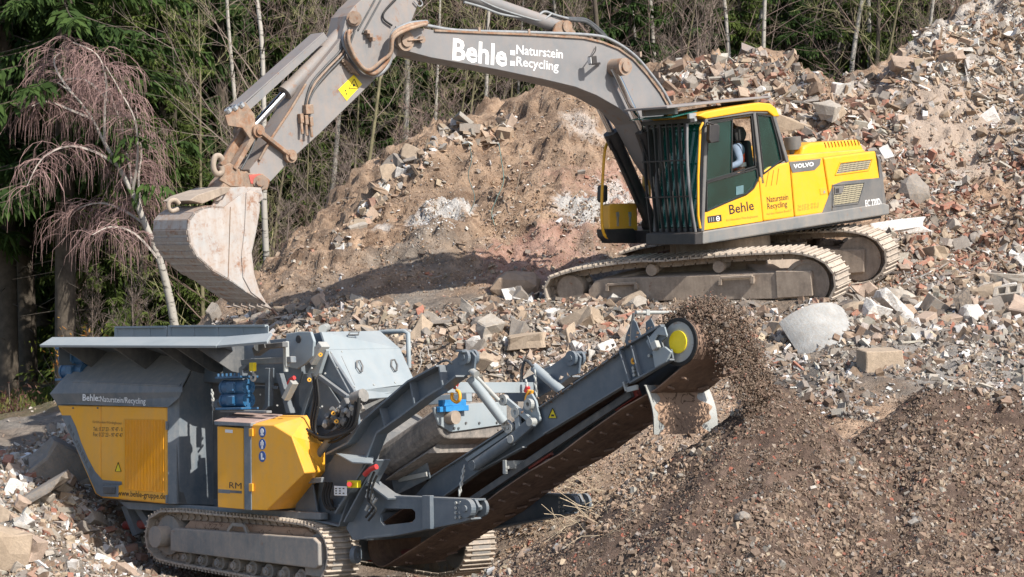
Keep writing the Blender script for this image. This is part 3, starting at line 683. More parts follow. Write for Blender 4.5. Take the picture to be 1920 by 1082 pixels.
# counterweight: rounded plan outline
cw = MB(); zt = EX.y(1645, 284, Y1).z; zb = EX.y(1660, 405, Y1).z; xr = EX.y(1657, 390, Y1).x
pts = [(xr, 1.32), (xr-.12, 1.27), (xr-.30, 1.05), (xr-.46, .65), (xr-.52, .2), (xr-.52, -.2), (xr-.46, -.65), (xr-.30, -1.05), (xr-.12, -1.27), (xr, -1.32)]
n_ = len(pts); lv = [(zb, 0, .02), (zb+.12, -.03, 0), (zb+.6, 0, 0), (zt-.12, .03, 0), (zt, .12, .03)]
vs = []
for z, dx, ins in lv:
    for (x, y) in pts: vs.append((x+(dx if x < xr-.01 else 0), y*(1-ins), z))
fs = [(i*n_+k, i*n_+k+1, (i+1)*n_+k+1, (i+1)*n_+k) for i in range(len(lv)-1) for k in range(n_-1)]
fs += [tuple(range(n_-1, -1, -1)), tuple(range((len(lv)-1)*n_, len(lv)*n_))]
fs += [(i*n_+n_-1, i*n_, (i+1)*n_, (i+1)*n_+n_-1) for i in range(len(lv)-1)]
cw.add(vs, [f[::-1] for f in fs]); cwo = cw.build('counterweight', M_DGREY, exc, .02, 2)
# hood
zh = EX.y(1640, 284, Y1).z
hood = MB(); y0 = .75
hood.slab([EX.y(x, y, y0) for x, y in px2(1500, 297, 1506, 275, 1520, 268, 1600, 262, 1612, 262, 1622, 284, 1622, 297)], (0, -1.5, 0)); ho = hood.build('engine_hood', M_YEL, exc, .04, 3)
MB().slab([EX.y(x, y, y0+.35) for x, y in px2(1478, 304, 1479, 292, 1620, 280, 1625, 288)], (0, -2.3, 0)).build('hood_deck', M_ORG, exc, .01)
lv = MB()
for i in range(11):
    x = 1546+i*6.2; lv.beam(EX.y(x, 266-i*.45+1, y0+.004), EX.y(x+3, 277-i*.5, y0+.004), .006, .02, (0, 1, 0))
lv.build('louvres', M_INKW, ho)
ex_ = MB(); c = EX.y(1486, 268, .55); ex_.cyl(c+Vector((0, 0, -.10)), c+Vector((0, 0, .09)), .13, 24); ex_.cyl(c+Vector((0, 0, -.35)), c+Vector((0, 0, -.1)), .055, 14); ex_.build('air_intake', M_DGREY, exc, .01)
# front right side box with steps and handrail
bx = MB(); bx.slab([EX.y(x, y, -.55) for x, y in px2(1142, 385, 1146, 382, 1195, 381, 1196, 432, 1142, 430)], (0, -.16, 0)); bxo = bx.build('tool_box', M_ORG, exc, .015, 2)
for x in (1158, 1181):
    l = MB(); l.beam(EX.y(x, 398, -.54), EX.y(x, 424, -.54), .02, .03, (0, 1, 0)); l.box(EX.y(x, 402, -.53), (.045, .02, .07)); l.build('latch', M_SILVER, bxo)
MB().slab([EX.y(x, y, -.52) for x, y in px2(1136, 430, 1188, 428, 1196, 438, 1220, 440, 1220, 456, 1150, 456, 1138, 444)], (0, -.22, 0)).build('front_step', M_BLACK, exc, .01)
MB().slab([EX.y(x, y, -.45) for x, y in px2(1209, 325, 1221, 325, 1221, 372, 1207, 350)], (0, -.05, 0)).build('boom_foot_plate', M_ORG, exc, .005)
hr = MB(); hr.tube(sm_curve([EX.y(x, y, yy) for (x, y), yy in zip(px2(1180, 257, 1150, 262, 1136, 275, 1131, 320, 1128, 400, 1133, 440, 1148, 447), (-.9, -.62, -.56, -.55, -.55, -.55, -.55))], 6), .022, 8); hr.build('handrail', M_YEL, exc)
mr = MB(); mr.slab([EX.y(x, y, -.6) for x, y in px2(1133, 350, 1137, 346, 1140, 350, 1140, 376, 1135, 380, 1132, 374)], (0, -.16, 0)); mr.build('mirror', M_BLACK, exc, .01)

# ---------------------------------------------------------------- cab
xf = EX.y(1316, 430, Y1).x; cz0 = EX.y(1318, 434, Y1).z
Yr = .35
def post(p, q, wv, name='cab_post', mat=M_DGREY, yv=Y1-.03, h=.06, par=None):
    return MB().beam(EX.y(*p, yv), EX.y(*q, yv), h, wv, (0, 1, 0)).build(name, mat, par or exc, .01)
cabf = empty('cab', None); cabf.parent = exc
F = MB()
for (p, q, wv) in (((1315, 434), (1322, 224), .075), ((1428, 345), (1412, 207), .06), ((1474, 304), (1446, 210), .08), ((1320, 222), (1412, 209), .06), ((1412, 209), (1448, 210), .05), ((1425, 340), (1474, 303), .04)):
    F.beam(EX.y(*p, Y1-.03), EX.y(*q, Y1-.03), .06, wv, (0, 1, 0))
    a, c = EX.y(*p, Y1-.03), EX.y(*q, Y1-.03); a.y = c.y = Yr+.03; F.beam(a, c, .06, wv, (0, 1, 0))
for (p, wv) in (((1322, 224), .06), ((1315, 432), .06), ((1446, 210), .06), ((1474, 304), .06)):
    a = EX.y(*p, Y1-.06); c = a.copy(); c.y = Yr+.06; F.beam(a, c, .06, wv, (1, 0, 0))
fo = F.build('frame', M_DGREY, cabf, .008)
# black rubber surrounds and glass
def win(pts, mat, name='window', yv=Y1-.02, fw=.045, par=None):
    q = [EX.y(x, y, yv) for x, y in pts]
    g = MB().slab(q, (0, -.008, 0)).build(name, mat, par or cabf)
    f = MB()
    for i in range(len(q)): f.beam(q[i]+Vector((0, .005, 0)), q[(i+1) % len(q)]+Vector((0, .005, 0)), .02, fw, (0, 1, 0))
    f.build('seal', M_SEAL, g); return g
win(px2(1323, 340, 1327, 232, 1372, 224, 1371, 327), M_GLASS, 'window', Y1-.015, .02)
w2 = MB()
q = [EX.y(x, y, Y1-.012) for x, y in px2(1322, 340, 1326, 229, 1408, 216, 1416, 312)]
for i in range(4): w2.beam(q[i], q[(i+1) % 4], .02, .03, (0, 1, 0))
w2.build('window_frame', M_SEAL, cabf)
win(px2(1324, 396, 1324, 343, 1417, 316, 1420, 335, 1412, 352, 1400, 362), M_GLASS, 'lower_window', Y1-.012, .03)
win(px2(1418, 214, 1444, 218, 1456, 262, 1464, 300, 1430, 326), M_GLASSD, 'rear_window', Y1-.012, .04)
fg = MB(); a = EX.y(1312, 425, Y1-.1); c = EX.y(1320, 232, Y1-.1); fg.slab([a, c, Vector((c.x, Yr+.08, c.z)), Vector((a.x, Yr+.08, a.z))], (.01, 0, 0)); fg.build('windscreen', M_GLASST, cabf)
# right side glass and rear wall
rg = [EX.y(x, y, Y1) for x, y in px2(1318, 432, 1325, 228, 1446, 214, 1472, 304, 1472, 410)]
for p in rg: p.y = Yr+.02
MB().slab(rg, (0, .01, 0)).build('far_window', M_GLASSD, cabf)
a = EX.y(1474, 304, Y1-.05); MB().bb(a.x-.02, a.x+.02, Yr, Y1-.04, cz0, a.z).build('rear_wall', M_DARK, cabf)
MB().bb(a.x, xf-.02, Yr+.02, Y1-.05, cz0-.03, cz0+.02).build('floor', M_DARK, cabf)
# roof
rf = MB(); rp = px2(1308, 217, 1322, 210, 1380, 199, 1425, 192, 1445, 194, 1456, 203, 1463, 218, 1452, 219, 1440, 209, 1408, 209, 1325, 223)
rf.slab([EX.y(x, y, Y1+.02) for x, y in rp], (0, -1.04, 0)); roof = rf.build('roof', M_YEL, cabf, .02, 3)
gz = EX.y(1215, 208, 1.1)
rg_ = MB(); a = EX.y(1290, 204, Y1-.05); c = EX.y(1452, 186, Y1-.05)
xA = a.x+.35
for (u, v_) in ((0, 1),):
    rg_.slab([Vector((xA, Y1-.1, a.z+.03)), Vector((c.x, Y1-.1, c.z+.02)), Vector((c.x, Yr, c.z+.02)), Vector((xA, Yr, a.z+.03))], (0, 0, .035))
rg_.bb(xA-.3, xA-.24, Yr+.1, Y1-.2, a.z-.06, a.z+.04); rg_.bb(c.x+.2, c.x+.26, Yr+.1, Y1-.2, c.z-.06, c.z+.03)
rg_.build('roof_guard', M_BOOM, cabf, .008)
vz = MB(); a = EX.y(1300, 214, Y1-.08); vz.slab([Vector((a.x-.1, Y1-.1, a.z+.03)), Vector((a.x+.40, Y1-.1, a.z-.02)), Vector((a.x+.40, Yr+.02, a.z-.02)), Vector((a.x-.1, Yr+.02, a.z+.03))], (0, 0, .012)); vz.build('visor', M_GLASST, cabf)
bc_ = MB(); bc_.cyl(Vector((a.x+.05, .8, a.z+.03)), Vector((a.x+.05, .8, a.z+.10)), .06, 14); bc_.build('roof_lamp', M_ORG, cabf)
# bar grille in front of the windscreen
GX = EX.y(1304, 228, Y1-.05).x+.10
gt = EX.x(1300, 229, GX); gb_ = EX.x(1288, 435, GX); gl = EX.x(1221, 430, GX)
yA, yB = gl.y, EX.x(1293, 330, GX).y; zT, zB = EX.x(1260, 231, GX).z, EX.x(1255, 436, GX).z
gr = MB(); nb = 8
for i in range(nb):
    y = yA+(yB-yA)*i/(nb-1)
    for k in range(6):
        t0, t1 = k/6, (k+1)/6; bx0 = GX+.02*math.sin(math.pi*t0); bx1 = GX+.02*math.sin(math.pi*t1)
        gr.beam((bx0, y, zB+(zT-zB)*t0), (bx1, y, zB+(zT-zB)*t1), .012, .045, (1, 0, 0)) if False else gr.beam((bx0, y, zB+(zT-zB)*t0), (bx1, y, zB+(zT-zB)*t1), .050, .022, (0, 1, 0)) 
for t_ in (0.0, .33, .66, .97): gr.beam((GX+.06*math.sin(math.pi*t_), yA-.01, zB+(zT-zB)*t_), (GX+.06*math.sin(math.pi*t_), yB+.01, zB+(zT-zB)*t_), .02, .02, (0, 0, 1))
gro = gr.build('bar_grille', M_BLACK, cabf)
MB().beam((GX-.02, yA-.03, zT+.02), (GX-.02, Y1-.02, zT+.02), .09, .06).build('top_bar', M_BLACK, gro, .006)
sb = MB(); sb.tube([(GX+.01+.06*math.sin(math.pi*k/8), yB+.045, zB-.02+(zT-zB)*k/8) for k in range(9)], .022, 6); sb.build('side_bar', M_BOOM, gro)
MB().beam((GX-.05, Y1-.06, zT+.0), (GX-.05, Y1-.06, zT+.12), .05, .14).build('hinge', M_SILVER, gro, .004)
yr = MB(); yr.tube([EX.y(x, y, Y1+.05) for x, y in px2(1318, 230, 1313, 240, 1309, 330, 1309, 405, 1313, 428)], .018, 8); yr.build('grab_rail', M_YEL, cabf)
mm = MB(); mm.slab([EX.y(x, y, Y1+.22) for x, y in px2(1331, 233, 1346, 232, 1350, 236, 1349, 266, 1333, 269, 1330, 262)], (-.03, -.10, 0)); mi = mm.build('mirror', M_BLACK, cabf, .015, 2)
MB().tube(sm_curve([EX.y(1324, 236, Y1), EX.y(1326, 230, Y1+.2), EX.y(1338, 233, Y1+.22)], 4), .010, 6).build('mirror_arm', M_BLACK, mi)
# seat and controls
se = empty('seat'); se.parent = exc
sx = EX.y(1395, 300, .85)
MB().slab([EX.y(x, y, 1.10) for x, y in px2(1376, 242, 1384, 236, 1396, 238, 1402, 250, 1398, 264, 1382, 266)], (0, -.34, 0)).build('headrest', M_SEAL, se, .03, 3)
MB().slab([EX.y(x, y, 1.12) for x, y in px2(1402, 262, 1409, 264, 1414, 300, 1416, 332, 1408, 334, 1404, 300)], (0, -.5, 0)).build('backrest', M_SEAL, se, .03, 3)
MB().slab([EX.y(x, y, 1.12) for x, y in px2(1350, 338, 1412, 325, 1412, 345, 1352, 356)], (0, -.5, 0)).build('cushion', M_SEAL, se, .03, 3)
MB().slab([EX.y(x, y, 1.10) for x, y in px2(1362, 356, 1405, 346, 1405, 372, 1364, 380)], (0, -.45, 0)).build('seat_base', M_DGREY, se, .02)
lv = MB(); lv.tube([EX.y(x, y, 1.18) for x, y in px2(1342, 347, 1360, 345, 1368, 343, 1374, 350)], .018, 7); lv.build('safety_lever', M_RED, exc)
MB().slab([EX.y(x, y, 1.05) for x, y in px2(1332, 360, 1362, 352, 1366, 385, 1334, 392)], (0, -.12, 0)).build('console', plain('console_grey', (.28, .36, .36), .5), exc, .02, 2)
MB().slab([EX.y(x, y, 1.22) for x, y in px2(1373, 352, 1380, 350, 1380, 368, 1375, 370)], (0, -.02, 0)).build('yellow_tab', M_STICK, exc)
MB().slab([EX.y(x, y, Y1-.008) for x, y in px2(1380, 350, 1394, 347, 1394, 363, 1380, 366)], (0, .003, 0)).build('window_sticker', plain('sticker', (.10, .18, .2), .5), exc)

# ---------------------------------------------------------------- undercarriage
MU = EX.I @ UC.M
def track_unit(par, M, path, y0, y1, pitch, th, grouser, nm='track'):
    """endless belt of shoes around a traced path (x, z points, outer line)"""
    P = [Vector((p[0], 0, p[1])) for p in path]; P.append(P[0]); seg_ = [(P[i+1]-P[i]).length for i in range(len(P)-1)]; T = sum(seg_); N = int(T/pitch); st = T/N
    cen = sum(P[:-1], Vector())/len(P[:-1])
    def at(s_):
        s_ %= T
        for i, L in enumerate(seg_):
            if s_ <= L: return P[i].lerp(P[i+1], s_/L)
            s_ -= L
        return P[-1]
    mb = MB(); lk = MB()
    for i in range(N):
        a = at(i*st); b_ = at((i+1)*st-.012); d = (b_-a).normalized(); n1 = d.cross(Vector((0, 1, 0)))
        if n1.dot(a-cen) < 0: n1 = -n1
        m_ = (a+b_)/2-n1*th*.5; m_.y = (y0+y1)/2; R = Matrix((d, Vector((0, 1, 0)), n1)).transposed()
        if R.determinant() < 0: R = Matrix((d, Vector((0, -1, 0)), n1)).transposed()
        mb.box(m_, (st-.012, y1-y0, th), R)
        for k in grouser: mb.box(m_+n1*(th*.5+.014)+d*k*(st*.5-.012), (.018, y1-y0, .028), R)
        lk.box(m_-n1*(th*.5+.05), (st*.92, .05, .09), R); q_ = m_-n1*(th*.5+.05)
        for yy in (-.09, .09): lk.box(Vector((q_.x, (y0+y1)/2+yy, q_.z)), (st*.86, .04, .10), R)
        lk.cyl((a.x-n1.x*.08, (y0+y1)/2-.13, a.z-n1.z*.08), (a.x-n1.x*.08, (y0+y1)/2+.13, a.z-n1.z*.08), .028, 8)
    root = empty(nm); root.parent = par; root.matrix_local = M
    mb.build('shoe_belt', M_SHOE, root, .003); lk.build('link_chain', M_MUD, root); return root
upath = [UC.y(x, y, -1.5) for x, y in px2(1030, 520, 1060, 509, 1100, 501, 1150, 493, 1200, 488, 1240, 488, 1290, 483, 1340, 479, 1400, 475, 1480, 472, 1520, 477, 1548, 491, 1566, 515, 1568, 540, 1556, 562, 1536, 578, 1500, 584, 1300, 588, 1100, 588, 1050, 584, 1028, 572, 1017, 550, 1020, 532)]
upath = [(p.x, p.z) for p in upath]
def uc_side(y0, y1, sg):
    tr = track_unit(exc, MU, upath, y0, y1, .185, .03, (-1, 0, 1))
    outer = y0 if sg < 0 else y1
    def P(x, y, off=0): p = UC.y(x, y, -1.5); p.y = outer-sg*off; return p
    a = MB()
    a.slab([P(x, y, .06) for x, y in px2(1100, 545, 1112, 528, 1130, 524, 1455, 512, 1520, 512, 1520, 558, 1460, 562, 1110, 568, 1100, 560)], (0, -sg*.48, 0))
    a.build('track_frame', M_MUD, tr, .015, 2)
    a = MB(); a.slab([P(x, y, .04) for x, y in px2(1452, 509, 1455, 560, 1522, 556, 1518, 509)], (0, -sg*.10, 0)); a.build('frame_end', M_MUD, tr, .008)
    c = P(1064, 545, .10); s = MB(); s.cyl(c, c+Vector((0, -sg*.4, 0)), .21, 28)
    R_ = .27
    for k in range(14):
        an_ = 2*math.pi*k/14; s.box(c+Vector((math.cos(an_)*.25, -sg*.2, math.sin(an_)*.25)), (.07, .05, .07), Matrix.Rotation(-an_, 3, 'Y'))
    s.build('sprocket', M_MUD, tr, .006)
    c = P(1508, 532, .12); s = MB(); s.cyl(c, c+Vector((0, -sg*.36, 0)), .33, 36); s.ring(c+Vector((0, sg*.02, 0)), c, .33, .27, 36); s.ring(c+Vector((0, sg*.03, 0)), c, .10, .04, 20); s.build('idler', M_MUD, tr)
    for x, y in px2(1217, 508, 1343, 502):
        c = P(x, y, .08); s = MB(); s.cyl(c, c+Vector((0, -sg*.1, 0)), .085, 18); s.cyl(c+Vector((0, -sg*.1, 0)), c+Vector((0, -sg*.35, 0)), .06, 14); s.build('carrier_roller', M_MUD, tr, .006)
    for k in range(8):
        c = P(1130+k*47, 573-k*1.2, .16); s = MB(); s.cyl(c, c+Vector((0, -sg*.3, 0)), .085, 16); s.cyl(c+Vector((0, sg*.06, 0)), c, .05, 10); s.build('roller', M_MUD, tr)
    for (x0, x1_, y, h_) in ((1138, 1192, 534, 12), (1350, 1410, 521, 14)):
        s = MB(); s.beam(P(x0, y, .02), P(x1_, y-3, .02), .05, .035); s.beam(P(x0, y, .02), P(x0, y+h_, .02), .05, .05); s.beam(P(x1_, y-3, .02), P(x1_, y-3+h_, .02), .05, .05)
        for xx, yy in ((x0, y+h_*.6), (x1_, y-3+h_*.6)): s.beam(P(xx, yy, .02), P(xx, yy, .10), .05, .05)
        s.build('step', M_MUD, tr, .004)
    # mud lying on the frame
    return tr
uc_side(-1.5, -.9, -1); uc_side(.9, 1.5, 1)
cf = MB(); cf.bb(-1.0, 1.0, -.9, .9, .38, .72); cf.cyl((0, 0, .7), (0, 0, .98), .7, 32)
for sx_ in (-1, 1):
    for sy_ in (-1, 1): cf.beam((sx_*.4, sy_*.3, .6), (sx_*1.2, sy_*1.25, .45), .35, .25)
cfo = cf.build('car_body', M_MUD, exc, .01); cfo.matrix_local = MU
# ---------------------------------------------------------------- crusher
CDUST = (.38, .34, .30)
M_CG = paint('slate_grey_paint', (.10, .132, .165), CDUST, .20, 0, .42, 1.0, .28)
M_CGL = paint('sunlit_dusty_slate', (.27, .32, .35), CDUST, .22, 0, .5, 1.0, .15)  # paler copy of the slate paint: sunlight and dust put into the base colour
M_CGD = paint('dusty_slate_paint', (.12, .155, .19), CDUST, .38, 0, .6, 1.2, .4)
M_CDK = paint('dark_slate_paint', (.07, .08, .09), CDUST, .28, 0, .5, 1.0, .3)
M_CO = paint('orange_paint', (.90, .41, .008), (.46, .34, .22), .26, 0, .38, 1.0, .15, 0, .05)
M_BLUE = paint('blue_motor_paint', (.02, .11, .24), CDUST, .12, 0, .35, 2.0, .2)
M_BELT = paint('dusty_belt_rubber', (.15, .095, .07), (.30, .20, .145), .9, 0, .9, 1.5, .1)
M_BELTR = paint('rubber_roll', (.12, .115, .11), (.36, .31, .27), .8, 0, .7, 2.5, .3)
M_GALV = paint('dusty_galvanised', (.42, .44, .43), CDUST, .35, .12, .5, 2.0, .3, .3)
M_REDB = paint('red_primer', (.30, .03, .02), CDUST, .3, .2, .6, 2, .2)
M_TRK = paint('crusher_track_frame', (.20, .205, .205), (.42, .34, .27), .6, .08, .7, 1.5, .6)
R9 = random.Random(9)
cr = empty('crusher', CR.M); tag(cr, 'slate grey and orange tracked rubble crusher with a raised discharge conveyor', 'crusher')
NP = -1.3
def ply(fr_pts): return [CR.y(x, y, yv) for x, y, yv in fr_pts]
def cpanel(name, pts, mat, yv=NP, depth=.05, par=None, bev=.006, seg=1):
    return MB().slab([CR.y(x, y, yv) for x, y in pts], (0, depth, 0)).build(name, mat, par or cr, bev, seg)
def plate(name, pts3, mat, par=None, th=.02, bev=.003):
    q = pts3; n_ = (q[1]-q[0]).cross(q[2]-q[0]).normalized(); 
    if (CR.o-q[0]).dot(n_) > 0: n_ = -n_
    return MB().slab(q, n_*th).build(name, mat, par or cr, bev)
# hopper with the engine compartment
hop = empty('engine_compartment'); hop.parent = cr
cpanel('side_panel', px2(107, 760, 188, 761, 188, 932, 178, 926), M_CO, par=hop, bev=.012)
cpanel('side_panel', px2(189, 761, 313, 763, 314, 945, 189, 933), M_CO, par=hop, bev=.012)
cpanel('body', px2(100, 745, 330, 750, 334, 946, 195, 937, 170, 900), M_CDK, NP+.06, 1.4, hop)
ov = cpanel('grey_band', px2(115, 779, 132, 779, 142, 800, 152, 830, 165, 860, 178, 884, 192, 900, 228, 903, 228, 909, 222, 911, 222, 932, 190, 931, 181, 925), M_CGD, NP-.004, .003, hop, 0)
cpanel('latch', px2(192, 912, 214, 913, 214, 926, 193, 925), M_CDK, NP-.03, .02, hop)
cpanel('panel_strip', px2(192, 902, 228, 905, 228, 909, 192, 907), M_CG, NP-.012, .008, hop)
lv = MB()
for i in range(27):
    x = 235+i*2.75; lv.beam(CR.y(x, 787, NP-.004), CR.y(x, 917+i*.25, NP-.004), .008, .013, (0, 1, 0))
gr_ = cpanel('grille_panel', px2(232, 785, 308, 787, 309, 920, 233, 916), paint('orange_grille', (.72, .33, .008), (.45, .32, .2), .2, 0, .5), NP-.003, .002, hop, 0); lv.build('slats', M_CO, gr_)
label_on(CR, 1, NP-.001, 'Kirchhundem-Würdinghausen', (174, 793), (229, 796), 5, M_INKW, hop, -1)
label_on(CR, 1, NP-.001, 'Tel.: 0 27 23 - 97 47 - 0', (175, 808), (230, 809), 7.5, M_INK, hop, -1, bold=.0)
label_on(CR, 1, NP-.001, 'Fax: 0 27 23 - 97 47 47', (175, 818), (230, 820), 7.5, M_INK, hop, -1, bold=.0)
label_on(CR, 1, NP-.001, 'www.behle-gruppe.de', (221, 929), (310, 936), 10.5, M_INK, hop, -1, bold=.005)
ws_ = cpanel('warning_sticker', px2(216, 884, 221, 867, 227, 884), M_STICK, NP-.004, .003, hop, 0)
tb = MB(); q = [CR.y(x, y, NP-.007) for x, y in px2(216, 884, 221.5, 867, 227, 884)]
for i in range(3): tb.beam(q[i], q[(i+1) % 3], .003, .008, (0, 1, 0))
tb.build('hazard_symbol', M_INK, ws_)
rb = label_on(CR, 1, NP-.004, 'RUBBLE', (127, 800), (172, 893), 13, M_CDK, hop, -1, bold=.03)
bl = MB()
for x in (137, 183): bl.cyl(CR.y(x, 765, NP-.01), CR.y(x, 765, NP), .012, 8)
bl.build('bolt', M_CDK, hop)
for yy in (790, 928):
    hb = MB(); hb.cyl(CR.y(313, yy, NP-.015), CR.y(313, yy+16, NP-.015), .018, 8); hb.build('hinge', M_CGD, hop)
# corner post, end wall
xe = CR.y(337, 850, NP+.07).x
plate('corner_post', [CR.y(314, 763, NP-.01), CR.y(315, 945, NP-.01), CR.y(336, 945, NP+.08), CR.y(336, 744, NP+.08)], M_CGD, hop)
plate('end_wall', [CR.y(336, 744, NP+.08), CR.y(336, 945, NP+.08), CR.x(425, 948, xe), CR.x(430, 700, xe), CR.x(372, 672, xe)], M_CGD, hop)
# grey fascia and sloping roof
plate('fascia', [CR.y(93, 738, NP-.10), CR.y(107, 758, NP-.02), CR.y(315, 764, NP-.02), CR.y(337, 745, NP-.02), CR.y(341, 735, NP-.05)], M_CGD, hop)
pf = plate('fascia', [CR.y(93, 738, NP-.10), CR.y(341, 735, NP-.05), CR.y(341, 724, NP-.02), CR.y(116, 711, NP-.02)], M_CGD, hop)
label_on(CR, 1, NP-.10, 'Behle:', (155, 751), (187, 752), 12, M_WHITE, hop, -1, bold=.02)
label_on(CR, 1, NP-.10, 'Naturstein/Recycling', (188, 753), (273, 757.5), 10.5, M_WHITE, hop, -1, bold=.004)
plate('sloping_roof', [CR.y(116, 711, NP-.02), CR.y(341, 724, NP-.02), CR.y(372, 666, NP+.5), CR.y(178, 650, NP+.5)], M_CGD, hop)
plate('roof_flap', [CR.y(134, 716, NP-.04), CR.y(336, 723, NP-.04), CR.y(348, 709, NP+.13), CR.y(146, 704, NP+.13)], M_CGD, hop, .02)
MB().slab([CR.y(x, y, NP+.45) for x, y in px2(178, 700, 150, 650, 430, 648, 420, 720)], (0, 1.6, 0)).build('hopper_box', M_CDK, hop)
# hopper wings
wg = empty('hopper'); wg.parent = cr
plate('wing', [CR.y(74, 647, -1.72), CR.y(405, 648, -1.72), CR.y(422, 631, -1.42), CR.y(98, 632, -1.42)], M_CGL, wg, .03)
plate('wing', [CR.y(406, 648, -1.71), CR.y(500, 640, -1.71), CR.y(510, 624, -1.42), CR.y(421, 631, -1.42)], M_CGL, wg, .03)
plate('wing_underside', [CR.y(98, 640, -1.44), CR.y(430, 640, -1.44), CR.y(440, 668, -.82), CR.y(150, 660, -.82)], M_CGD, wg, .03)
for (a, b, c, d_) in ((108, 648, 158, 690), (205, 648, 232, 662), (288, 648, 300, 668), (322, 648, 334, 672), (362, 648, 420, 690)):
    g_ = MB(); p1 = CR.y(a, b, -1.60); g_.slab([p1, Vector((p1.x, -.85, p1.z)), Vector((p1.x, -.85, p1.z-.34)), Vector((p1.x, -1.05, p1.z-.30))], (.02, 0, 0)); g_.build('gusset', M_CDK, wg)
for (x0, x1_, y0_, y1_, n_) in ((218, 310, 614, 634, 4), (318, 500, 612, 634, 5)):
    f = MB(); a = CR.y(x0, y0_, 1.1); b = CR.y(x1_, y0_-1, 1.1); c = CR.y(x1_, y1_+6, 1.1); d_ = CR.y(x0, y1_+6, 1.1)
    f.slab([a, b, c, d_], (0, .02, 0)); f.beam(a, b, .06, .03); f.beam(d_, c, .06, .03)
    for i in range(n_): t = i/(n_-1); f.beam(a.lerp(b, t), d_.lerp(c, t), .015, .08, (1, 0, 0))
    f.build('far_wing', M_CGL, wg, .003)
f = MB(); f.bb(CR.y(110, 640, -1.4).x, CR.y(108, 640, -1.4).x+.03, -1.4, 1.2, CR.y(98, 634, -1.42).z-.35, CR.y(98, 634, -1.42).z); f.build('end_plate', M_CG, wg)
# vibration motors
def motor(cx, cy, yv, s):
    m = empty('vibration_motor'); m.parent = cr; c = CR.y(cx, cy, yv)
    for k in (0, 1):
        q = c+Vector((0, 0, s*(.30-.46*k)))
        MB().cyl(q+Vector((-s*.62, 0, 0)), q+Vector((s*.62, 0, 0)), s*.26, 20).build('housing', M_BLUE, m, .006)
        b = MB(); b.box(q, (s*.5, s*.60, s*.40)); b.box(q+Vector((s*.1, -s*.32, 0)), (s*.3, s*.12, s*.3)); b.build('junction_box', M_BLUE, m, .01)
        for sg in (-1, 1):
            e = MB(); e.ring(q+Vector((sg*s*.60, 0, 0)), q+Vector((sg*s*.70, 0, 0)), s*.28, s*.12, 20)
            for i in range(6): an_ = i*math.pi/3; e.cyl(q+Vector((sg*s*.69, math.cos(an_)*s*.21, math.sin(an_)*s*.21)), q+Vector((sg*s*.74, math.cos(an_)*s*.21, math.sin(an_)*s*.21)), s*.03, 6)
            e.build('end_cap', M_BLUE, m)
    b = MB(); b.box(c+Vector((0, 0, s*.66)), (s*1.5, s*.8, s*.08)); b.box(c+Vector((0, 0, -s*.46)), (s*1.5, s*.8, s*.08))
    for i in range(6): b.cyl(c+Vector((s*(-.6+.24*i), -s*.36, s*.70)), c+Vector((s*(-.6+.24*i), -s*.36, s*.80)), s*.05, 6)
    b.build('mounting_plate', M_BLUE, m, .004); return m
motor(142, 687, -1.1, .36); motor(444, 742, -1.22, .33)
# body behind: feeder side wall, ribs, beams
body = empty('main_frame'); body.parent = cr
cpanel('side_wall', px2(340, 690, 372, 655, 560, 640, 600, 780, 610, 965, 400, 960, 338, 945), M_CDK, -.72, .12, body)
cpanel('upper_wall', px2(372, 650, 560, 632, 566, 700, 560, 720, 372, 716), M_CG, -.86, .10, body)
for (pts, mt, yv) in ((px2(450, 674, 545, 668, 546, 680, 452, 685), M_CGD, -1.22), (px2(412, 768, 500, 770, 500, 775, 412, 773), M_CGD, -1.3), (px2(496, 690, 505, 690, 503, 762, 492, 775, 487, 775, 496, 756), M_CG, -1.0),
                      (px2(516, 700, 523, 700, 545, 775, 536, 775), M_CG, -.95), (px2(447, 690, 470, 672, 476, 672, 455, 694, 455, 720, 447, 720), M_CG, -1.0), (px2(474, 722, 520, 724, 520, 730, 474, 729), M_CG, -.95)):
    cpanel('bracket', pts, mt, yv, .08, body)
rbm = MB()
for x, y in px2(471, 696, 475, 705, 488, 740, 520, 760, 530, 745, 540, 730, 600, 765, 595, 762, 604, 762, 610, 700, 585, 690): rbm.cyl(CR.y(x, y, -.98), CR.y(x, y, -.9), .012, 6)
rbm.build('bolt', M_GALV, body)
cpanel('lifting_lug', px2(536, 626, 560, 622, 582, 622, 588, 640, 586, 668, 572, 682, 556, 692, 540, 688, 536, 668), M_CGL, -1.0, .04, body)
t = MB(); c = CR.y(559, 636, -1.01); t.cyl(c, c+Vector((0, .03, 0)), .045, 18); t.build('lug_hole', M_BLACK, body)
h = MB(); h.box(CR.y(474, 688, -1.30), (.07, .05, .10)); h.build('hook_block', M_STICK, body)
h = MB(); h.tube(sm_curve([CR.y(x, y, -1.3) for x, y in px2(475, 694, 475, 700, 479, 706, 477, 713, 472, 712, 471, 705)], 4), .016, 7); h.build('chain_hook', M_GALV, body)
h = MB(); h.beam(CR.y(480, 660, -1.3), CR.y(502, 645, -1.3), .10, .10); h.beam(CR.y(500, 650, -1.3), CR.y(535, 646, -1.3), .08, .06); h.cyl(CR.y(484, 650, -1.35), CR.y(484, 650, -1.2), .05, 12); h.build('sensor_arm', M_CDK, body, .006)
h = MB(); h.beam(CR.y(536, 640, -1.2), CR.y(537, 688, -1.2), .05, .06); h.cyl(CR.y(536, 685, -1.2), CR.y(536, 697, -1.2), .03, 8); h.build('guide_post', M_GALV, body, .004)
h = MB(); chain(0, CR.y(397, 730, -1.1), CR.y(401, 768, -1.1), 0, .012, 7, h); h.build('chain', M_GALV, body)
h = MB(); h.ring(CR.y(412, 758, -1.15), CR.y(412, 758, -1.10), .07, .03, 18); h.build('pulley', M_CG, body)
